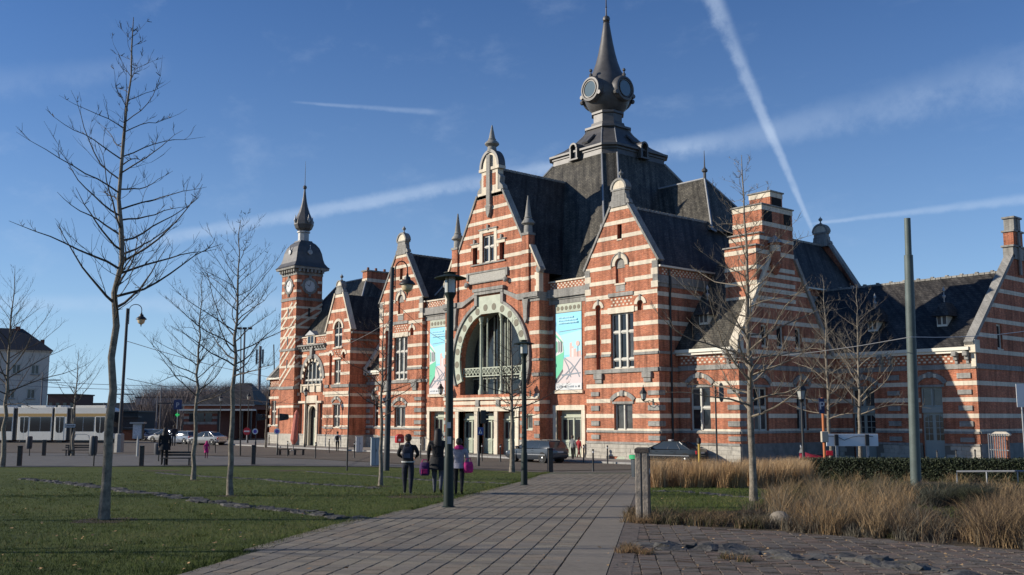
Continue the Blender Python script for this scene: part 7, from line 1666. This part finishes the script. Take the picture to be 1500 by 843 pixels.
# ================================================================== people
SKIN = mat('skin', (.42, .25, .18), .6); 
def cloth(n, c): return mat('cloth_' + n, c, .9, var=.3, vscale=9, bump=.8, bscale=11)
def person(label, loc, rz, h, cols, stride=.18, armL=None, armR=None, fingers=False, hair='short', bulk=1.0, coat=None, hem=None, scarf=None, child=False, kind='walk', slim=1.0):
    """one continuous skinned body; clothes are regions of it, hair and skirts of coats are children"""
    top_, legs_, shoes_, hair_ = cols; k = h / 1.76; V = []; E = []; Rd = []; reg = []
    def v(p, r, par=None, rg=None):
        V.append(Vector(p) * k); Rd.append((r[0] * k, r[1] * k) if isinstance(r, tuple) else (r * k, r * k))
        if par is not None: E.append((par, len(V) - 1)); reg.append(rg)
        return len(V) - 1
    B = bulk; hs = 1.12 if child else 1.0
    pel = v((0, 0, .95), (.155 * B, .115 * B)); wa = v((0, .01, 1.1), (.145 * B, .11 * B), pel, 't'); ch = v((0, -.01, 1.3), (.175 * B, .125 * B), wa, 't'); nb = v((0, -.02, 1.45), (.10, .085), ch, 't'); nk = v((0, 0, 1.52), .056, nb, 'n'); hd = v((0, .015, 1.6), (.078 * hs, .092 * hs), nk, 'h'); ht = v((0, .01, 1.69), (.076 * hs, .09 * hs), hd, 'h')
    nose = v((0, .112, 1.625), .014, hd, 'h')
    sw = stride
    for s, ph in ((-1, 1), (1, -1)):
        hp = v((s * .095, 0, .9), (.092 * slim, .098 * slim), pel, 'l'); kn = v((s * .1, ph * sw * .55 + .03, .5), .064 * slim, hp, 'l'); an = v((s * .095, ph * sw - (.03 if ph < 0 else 0), .09 + (.07 * (ph < 0) * (sw > .1))), .045, kn, 'l'); to = v((s * .105, ph * sw + .14, .035 + (.01 * (ph < 0))), (.042, .03), an, 's')
        sh = v((s * .185 * B, -.01, 1.41), .07 * B, ch, 't'); arm = (armL if s < 0 else armR) or ((s * .25, -.02, 1.15), (s * .26, .06 * -ph, .92))
        el = v(arm[0], .052 * B, sh, 'a'); wr = v(arm[1], .035, el, 'a'); d = (Vector(arm[1]) - Vector(arm[0])).normalized(); pm_ = v(Vector(arm[1]) + d * .07, (.033, .02), wr, 'k')
        if fingers:
            side = d.cross(Vector((0, 1, 0))); side = side.normalized() if side.length > .1 else Vector((1, 0, 0)); nn = d.cross(side).normalized()
            for f, ln in ((-1.5, .06), (-.5, .075), (.5, .07), (1.5, .055)):
                a1 = v(Vector(V[pm_]) / k + d * .035 + side * f * .016, .0085, pm_, 'k'); v(Vector(V[a1]) / k + d * ln * .6 + nn * ln * .35, .0075, a1, 'k')
            v(Vector(V[pm_]) / k - d * .02 + side * .045 + nn * .02, .0095, pm_, 'k')
    me = bpy.data.meshes.new('body'); me.from_pydata([tuple(p) for p in V], E, []); o = bpy.data.objects.new('body', me); COL.objects.link(o)
    bm = bmesh.new(); bm.from_mesh(me); lay = bm.verts.layers.skin.verify(); bm.verts.ensure_lookup_table()
    for i, vt in enumerate(bm.verts): vt[lay].radius = Rd[i]; vt[lay].use_root = (i == 0)
    bm.to_mesh(me); bm.free()
    sk = o.modifiers.new('skin', 'SKIN'); sk.use_smooth_shade = True; sk.branch_smoothing = .4; sb = o.modifiers.new('sub', 'SUBSURF'); sb.levels = 2; sb.render_levels = 2
    dg = bpy.context.evaluated_depsgraph_get(); m2 = bpy.data.meshes.new_from_object(o.evaluated_get(dg)); bpy.data.objects.remove(o); bpy.data.meshes.remove(me)
    mats_ = [top_, legs_, shoes_, SKIN]; idx = {'t': 0, 'a': 0, 'l': 1, 's': 2, 'n': 3, 'h': 3, 'k': 3}; m2.materials.clear()
    for x in mats_: m2.materials.append(x)
    Va = np.array([tuple(V[a]) for a, b_ in E]); Vb = np.array([tuple(V[b_]) for a, b_ in E]); D = Vb - Va; dd = (D * D).sum(1)
    for p in m2.polygons:
        c = np.array(p.center); tt = np.clip(((c - Va) * D).sum(1) / dd, 0, 1); dist = np.linalg.norm(c - (Va + D * tt[:, None]), axis=1) - np.array([.5 * (Rd[a][0] + Rd[b_][0]) for a, b_ in E]) * .6
        r = reg[int(dist.argmin())]
        if r == 'l' and c[2] > .93 * k: r = 't'
        p.material_index = idx[r]; p.use_smooth = True
    t = thing('person', label, 'person', loc, rz); m2.name = 'body'; link('body', m2, t)
    hm = MB()
    if hair == 'short': hm.lathe((0, -.012 * k, 1.6 * k), [(.07 * hs * k, -.04 * k), (.092 * hs * k, .0), (.1 * hs * k, .07 * k), (.088 * hs * k, .13 * k), (.05 * hs * k, .165 * k), (.01, .175 * k)], 12)
    elif hair == 'long': hm.rings([[Vector((x * cos(a), y0 + y * sin(a), z)) * k for a in [2 * pi * j / 12 for j in range(12)]] for z, x, y, y0 in ((1.3, .1, .05, -.12), (1.42, .12, .07, -.09), (1.52, .11, .085, -.05), (1.6, .105, .105, -.02), (1.68, .102, .11, -.012), (1.74, .085, .09, -.01), (1.785, .04, .045, -.01))])
    elif hair == 'hood': hm.rings([[Vector((x * cos(a), y0 + y * sin(a), z)) * k for a in [2 * pi * j / 12 for j in range(12)]] for z, x, y, y0 in ((1.42, .16, .12, -.03), (1.5, .135, .12, -.03), (1.6, .12, .12, -.02), (1.7, .11, .12, -.02), (1.77, .075, .085, -.02), (1.8, .02, .02, -.02))])
    if hm.v: hm.build('hair' if hair != 'hood' else 'hood', hair_, t, True)
    for s in (-1, 1):
        MB().lathe(Vector((s * .03, .098, 1.645)) * k, [(.004, 0), (.011 * k, .004), (.004, .01)], 6, (0, 1, 0)).build('eye', IRON, t)
        if hair == 'short': MB().lathe(Vector((s * .083 * hs, .0, 1.63)) * k, [(.012 * k, 0), (.026 * k, .008), (.02 * k, .016)], 8, (s, 0, 0)).build('ear', SKIN, t)
    if coat:
        zt, zb, fl = coat; MB().rings([[Vector((x * cos(a), y * sin(a), z)) * k for a in [2 * pi * j / 14 for j in range(14)]] for z, x, y in ((zt, .165 * B, .125 * B), ((zt + zb) / 2, .19 * B * fl, .155 * B * fl), (zb, .205 * B * fl, .18 * B * fl))]).build('coat_skirt', top_, t, True)
    if hem: MB().rings([[Vector((x * cos(a), y * sin(a), z)) * k for a in [2 * pi * j / 14 for j in range(14)]] for z, x, y in ((.94, .178 * B, .14 * B), (.975, .182 * B, .144 * B))]).build('jacket_hem', hem, t, True)
    if scarf: MB().rings([[Vector((x * cos(a), -.02 + y * sin(a), z)) * k for a in [2 * pi * j / 14 for j in range(14)]] for z, x, y in ((1.42, .15, .11), (1.46, .155, .12), (1.52, .115, .1), (1.55, .09, .085))]).build('scarf', scarf, t, True)
    return t
def bag(name, label, cat, p, rz, m, w=.15, d=.06, h=.26, strap=None, m2=None):
    t = thing(name, label, cat, p, rz)
    MB().rings([[(x * w * q, y * d * q2, z * h) for x, y in [(abs(cos(a)) ** .6 * (1 if cos(a) > 0 else -1), abs(sin(a)) ** .7 * (1 if sin(a) > 0 else -1)) for a in [2 * pi * (k + .5) / 12 for k in range(12)]]] for z, q, q2 in ((0, .78, .7), (.1, .95, 1.1), (.35, 1.04, 1.3), (.7, .98, 1.1), (.92, .88, .8), (1, .7, .45))]).build('body', m, t, True)
    MB().tube([(-w * .6, 0, h), (-w * .4, 0, h + (strap or .08)), (w * .4, 0, h + (strap or .08)), (w * .6, 0, h)], .012, 5).build('strap', m2 or m, t)
    MB().box(WORLD, -w * .6, w * .6, -d * 1.3, -d * 1.1, h * .15, h * .5).build('pocket', m2 or m, t, bevel=.01)
    return t
RF = HEAD_IN - pi / 2
def pers(label, x, y, yt, cols, rz=0, **kw):
    b = at(x, y); S = svalue(b.x, b.y); h = (y - yt) / 1440 * S; t = person(label, b, RF + rz, h, cols, **kw); return t, b, h / 1.76
def onp(b, k, rz, p): # point in a person's frame
    a = RF + rz; return Vector((b.x + (p[0] * cos(a) - p[1] * sin(a)) * k, b.y + (p[0] * sin(a) + p[1] * cos(a)) * k, b.z + p[2] * k))
blk = cloth('black', (.012, .012, .014)); nvy = cloth('navy', (.018, .02, .03)); gry = cloth('grey_blue', (.075, .08, .1)); lil = cloth('pale_lilac', (.27, .26, .30)); mag = cloth('magenta', (.42, .01, .14)); plum = cloth('plum', (.1, .01, .05)); redc = cloth('red', (.30, .02, .025)); dred = cloth('dark_red', (.14, .018, .02)); whc = cloth('white', (.55, .55, .52)); gsw = cloth('grey', (.22, .22, .21)); hairb = mat('hair_dark', (.02, .014, .01), .7); hairbr = mat('hair_brown', (.06, .035, .02), .7); shw = mat('shoe_white', (.5, .5, .48), .6); shb = mat('shoe_black', (.012, .012, .012), .5)
t, b, k = pers('person in a black jacket with a white hem band, wearing a rucksack, on the lawn', 597, 725, 639, (blk, nvy, shw, hairbr), stride=.1, armL=((-.3, .0, 1.17), (-.2, .2, 1.08)), armR=((.3, 0, 1.17), (.2, .2, 1.08)), fingers=True, hem=whc, slim=1.3, bulk=1.1)
bag('rucksack', 'dark rucksack on the back of the person in the black jacket', 'rucksack', onp(b, k, 0, (0, -.21, 1.02)), RF, cloth('rucksack', (.02, .022, .035)), .15 * k, .07 * k, .38 * k, None, cloth('rucksack_grey', (.1, .1, .13)))
t, b, k = pers('person in a long black coat with long dark hair, left of the near lamp post', 641, 724, 632, (blk, gry, shb, hairb), stride=.14, armL=((-.26, 0, 1.14), (-.27, .06, .92)), armR=((.26, 0, 1.14), (.25, .1, .95)), fingers=True, hair='long', coat=(1.0, .66, 1.1), bulk=1.15, slim=1.15)
bag('shoulder_bag', 'purple bag hanging at the left hip of the person in the long black coat', 'bag', onp(b, k, 0, (-.36, -.02, .5)), RF, cloth('purple', (.06, .02, .1)), .14 * k, .08 * k, .36 * k, .07 * k, mag)
t, b, k = pers('person in a pale lilac jacket with plum scarf, right of the near lamp post', 672, 726, 645, (lil, blk, shb, hairb), stride=.12, armL=((-.25, 0, 1.14), (-.25, .1, .95)), armR=((.26, 0, 1.14), (.28, .04, .93)), fingers=True, hair='short', scarf=mag, coat=(1.0, .84, 1.02), bulk=1.12, slim=1.1)
bag('handbag', 'bright pink bag carried at the right side of the person in pale lilac', 'bag', onp(b, k, 0, (.3, -.1, .7)), RF + .2, cloth('pink', (.42, .02, .15)), .15 * k, .07 * k, .34 * k, .1 * k)
pers('bulky person in black standing behind the bench on the left', 240, 682, 629, (blk, blk, shb, hairb), rz=.4, stride=.05, bulk=1.22, coat=(1.05, .72, 1.12), hair='hood')
pers('person in dark blue in front of the parked cars', 254, 654, 624, (nvy, nvy, shb, hairb), rz=.2, stride=.06, bulk=1.2)
pers('small child in a magenta coat on the street', 302, 672, 647, (mag, plum, shb, mag), rz=.3, stride=.1, child=True, hair='hood', coat=(1.0, .6, 1.1))
t, b, k = pers('person in a white jacket with a black rucksack walking towards the left range', 494, 662, 633, (whc, blk, shb, hairb), stride=.14)
bag('rucksack', 'black rucksack on the white jacket of the walker near the left range', 'rucksack', onp(b, k, 0, (0, -.2, 1.0)), RF, blk, .15 * k, .07 * k, .4 * k)
pers('person in a red jacket striding past the right bay door', 848, 673, 641, (redc, dred, shb, hairb), rz=-.9, stride=.26)
t, b, k = pers('person in a grey top beside the rear of the estate car', 839, 675, 639, (gsw, blk, shb, hairbr), rz=-.6, stride=.08)
# ================================================================== far surroundings
def far_hall():
    S = 132; P = lambda x, y: depth(x, y, S); a = P(268, 640); a.z = 0; t = thing('station_annexe', 'low brick hall with a dark hipped roof and pale canopy edge, left of the tower', 'hall', a, atan2(RT.y, RT.x)); u = S / 1440; Z = lambda y: P(300, y).z
    w = 100 * u; D = 11; br = mat('far_brick', (.20, .07, .045), .9, var=.25, vscale=3); F = Fr((0, 0, 0), (1, 0, 0), (0, -1, 0))
    MB().box(F, 0, w * .5, -D, 0, 0, Z(593)).build('wall', br, t); MB().box(F, w * .5, w, -D, -D + .4, 0, Z(593)).build('back_wall', br, t); MB().box(F, w * .5, w, -D + .4, 0, Z(600), Z(593)).build('canopy_beam', br, t)
    for za in (Z(622), Z(614), Z(606)): MB().box(F, 0, w * .5, 0, .05, za, za + .35).build('stone_band', GREY, t)
    MB().box(F, -.3, w + .3, -1, 1.1, Z(602), Z(599.5)).build('canopy_edge', CREAM, t)
    for uu in (.52, .7, .86, .99): MB().box(F, w * uu - .12, w * uu + .12, .1, .35, 0, Z(602)).build('canopy_post', IRON, t)
    for uu in (.08, .2, .32): MB().box(F, w * uu, w * uu + .9, .05, .08, Z(618), Z(606)).build('window', GLASS, t)
    z0, z1 = Z(593), Z(559); r = MB(); e = [F.P(-.4, .5, z0), F.P(w + .4, .5, z0), F.P(w + .4, -D - .5, z0), F.P(-.4, -D - .5, z0), F.P(w * .62, -D / 2, z1), F.P(w * .82, -D / 2, z1)]
    r.mesh(e, [(0, 1, 5, 4), (1, 2, 5), (2, 3, 4, 5), (3, 0, 4)]); r.build('roof', SLATE, t); MB().box(F, -.4, w + .4, .4, .62, z0 - .15, z0).build('gutter', ZINC, t)
far_hall()
def white_house():
    S = 172; u = S / 1440; th = atan2(5 - 750, 1440); pt = lambda x: depth(x, 600, S * cos(th) * cos(atan2(x - 750, 1440)) / cos(atan2(x - 750, 1440) - th) / cos(th)); a = pt(-60); e_ = pt(68); a.z = 0; e_.z = 0; t = thing('white_house', 'white rendered house with a dark hipped roof, beyond the tram at the left edge', 'house', a, atan2((e_ - a).y, (e_ - a).x)); Z = lambda y: depth(30, y, svalue(pt(5).x, pt(5).y)).z; w = (e_ - a).length; u = w / 128; D = 10; F = Fr((0, 0, 0), (1, 0, 0), (0, -1, 0)); wm = mat('white_render', (.6, .54, .45), .9, var=.12)
    X = lambda p: (p + 60) * u
    MB().box(F, 0, w, -D, 0, 0, Z(513)).build('wall', wm, t); MB().box(F, -.3, w + .3, -D - .3, .3, Z(514), Z(512)).build('cornice', wm, t)
    for px_, yy in ((19, 541), (47, 541), (-12, 541), (13, 577), (43, 577)):
        o = MB().box(F, X(px_ - 6), X(px_ + 6), .0, .06, Z(yy + 7), Z(yy - 7)).build('window', FRAME, t); k = MB(); k.box(F, X(px_ - 5), X(px_) - .06, .061, .07, Z(yy + 6), Z(yy - 6)); k.box(F, X(px_) + .06, X(px_ + 5), .061, .07, Z(yy + 6), Z(yy - 6)); k.build('pane', GLASS, o)
        MB().box(F, X(px_ - 7), X(px_ + 7), 0, .2, Z(yy + 8.2), Z(yy + 7.05)).build('sill', GREY, o); MB().box(F, X(px_ - 7), X(px_ + 7), 0, .14, Z(yy - 7.1), Z(yy - 9.5)).build('window_head', wm, o)
    z0, z1 = Z(512.5), Z(477); e = [F.P(-.5, .5, z0), F.P(w + .5, .5, z0), F.P(w + .5, -D - .5, z0), F.P(-.5, -D - .5, z0), F.P(w * .35, -D / 2, z1), F.P(w * .67, -D / 2, z1)]
    r = MB(); r.mesh(e, [(0, 1, 5, 4), (1, 2, 5), (2, 3, 4, 5), (3, 0, 4)]); r.build('roof', mat('house_slate', (.035, .034, .036), .7, var=.2), t)
    MB().box(F, X(14), X(22), -D / 2 - .5, -D / 2 + .5, Z(482), Z(474)).build('chimney', br_, t); MB().box(F, X(54), X(60), -4, -3, Z(505), Z(494)).build('chimney', br_, t)
br_ = mat('far_brick', (.20, .07, .045)); white_house()
def block(label, x0, x1, yt, S, m, name='far_building', cat='building', yb=640, roofm=None, D=8, wins=0):
    u = S / 1440; a = depth(x0, yb, S); a.z = 0; t = thing(name, label, cat, a, atan2(RT.y, RT.x)); F = Fr((0, 0, 0), (1, 0, 0), (0, -1, 0)); w = (x1 - x0) * u; h = depth(x0, yt, S).z
    MB().box(F, 0, w, -D, 0, 0, h).build('wall', m, t); MB().box(F, -.2, w + .2, -D - .2, .2, h, h + .25).build('roof', roofm or IRON, t)
    for i in range(wins): MB().box(F, w * (i + .25) / wins, w * (i + .75) / wins, 0, .05, h * .45, h * .8).build('window', GLASS, t)
block('low brown brick building right of the white house, behind the tram', 66, 108, 579, 190, mat('brown_brick', (.10, .06, .05), .9, var=.2), wins=4)
block('low pale shed beyond the car park', 196, 262, 583, 210, mat('shed_white', (.42, .42, .41), .8, var=.1), wins=5); block('long grey depot far beyond the tram', 108, 200, 592, 230, mat('depot_grey', (.2, .2, .19), .9, var=.2), wins=8)
block('dark low store behind the notice stand', 150, 200, 604, 160, mat('store_dark', (.05, .045, .04), .9)); block('rust-brown container beside the tram front', 179, 197, 630, 130, mat('container_rust', (.2, .075, .035), .8, var=.2), 'container', 'container', D=2.5)
block('dark embankment wall behind the tram', -160, 200, 612, 150, mat('wall_dark', (.05, .045, .042), .95, var=.3), 'long_wall', 'wall', D=1)
block('grey house far left behind the white one', -210, -62, 500, 190, mat('house_grey', (.2, .19, .18), .9), 'far_house', 'house', wins=4)
t, H, S = sign_post(258, 655, 586, 122, 'blue parking board with a white P beyond the car park'); MB().box(WORLD, -.5, .5, -.1, -.05, H - 1.2, H).build('sign_plate', mat('board_blue', (.015, .03, .11), .5), t); letterP(Fr((0, -.105, 0), (1, 0, 0), (0, -1, 0)), -.18, H - .95, .6, t, mat('board_grey', (.4, .42, .45), .5))
def green_light():
    p = depth(260, 608, 124); b = Vector((p.x, p.y, 0)); t = thing('signal_post', 'small lit green sign below the blue parking board', 'sign', b, RF); gm = bpy.data.materials.new('lit_green'); gm.use_nodes = True; q = gm.node_tree.nodes['Principled BSDF']; q.inputs['Base Color'].default_value = (.02, .4, .1, 1); q.inputs['Emission Color'].default_value = (.02, .8, .15, 1); q.inputs['Emission Strength'].default_value = .5
    MB().lathe((0, 0, 0), [(.06, 0), (.06, p.z)], 8).build('pole', IRON, t); k = MB(); k.box(WORLD, -.08, .08, -.1, -.04, p.z - .25, p.z + .25); k.box(WORLD, -.25, .25, -.101, -.041, p.z - .08, p.z + .08); k.build('lit_cross', gm, t)
green_light()
def mast(x, yt, S, r, label, kind=0):
    p = depth(x, 640, S); p.z = 0; z = depth(x, yt, S).z; t = thing('mast', label, 'mast', p, RF, 'far masts beyond the station'); MB().lathe((0, 0, 0), [(r, 0), (r * .7, z)], 8).build('shaft', mat('mast_grey', (.12, .12, .13), .7), t)
    if kind == 1:
        for i in (-1, 0, 1): MB().box(WORLD, i * .9 - .3, i * .9 + .3, -.3, .3, z, z + .35).build('floodlight', IRON, t)
    elif kind == 2:
        for i in range(3): MB().box(WORLD, i * .55 - .75, i * .55 - .45, -.15, .15, z - 3.2, z - .6).build('aerial', GREY, t)
    elif kind == 3: MB().box(WORLD, -.1, 2.6, -.05, .05, z - 1.2, z - 1.05).build('catenary_arm', IRON, t)
mast(353, 481, 165, .22, 'tall floodlight mast between the pale tree and the tower', 1); mast(377, 506, 175, .35, 'phone mast with panel aerials beside the low left range', 2)
for x, y, S, kd, lab in ((57, 545, 140, 3, 'catenary mast before the white house'), (167, 566, 140, 3, 'catenary mast behind the big tree trunk'), (233, 568, 170, 0, 'thin mast beyond the car park, left one'), (228, 580, 150, 3, 'catenary mast by the blue parking board'), (150, 590, 140, 0, 'short thin mast above the tram roof')): mast(x, y, S, .12, lab, kd)
def screen_wood():
    c = []
    for _ in range(260):
        x = rng.uniform(205, 420); S = rng.uniform(205, 270); p = depth(x, 640, S); c.append((p.x, p.y))
    tw = [mat('wood_' + n, c_, .95) for n, c_ in (('brown', (.2, .16, .14)), ('grey', (.24, .2, .185)), ('dark', (.16, .13, .115)))]  # distance haze is mixed into these paler wood colours
    global gz; keep = gz; gz = lambda x, y: np.zeros(len(x))
    o = blades('distant_wood', clumps(np.array(c), 150, 2.2), 9.0, .09, .6, tw, 3, .6); gz = keep
    o['label'] = 'hazy bare wood beyond the low hall'
screen_wood()
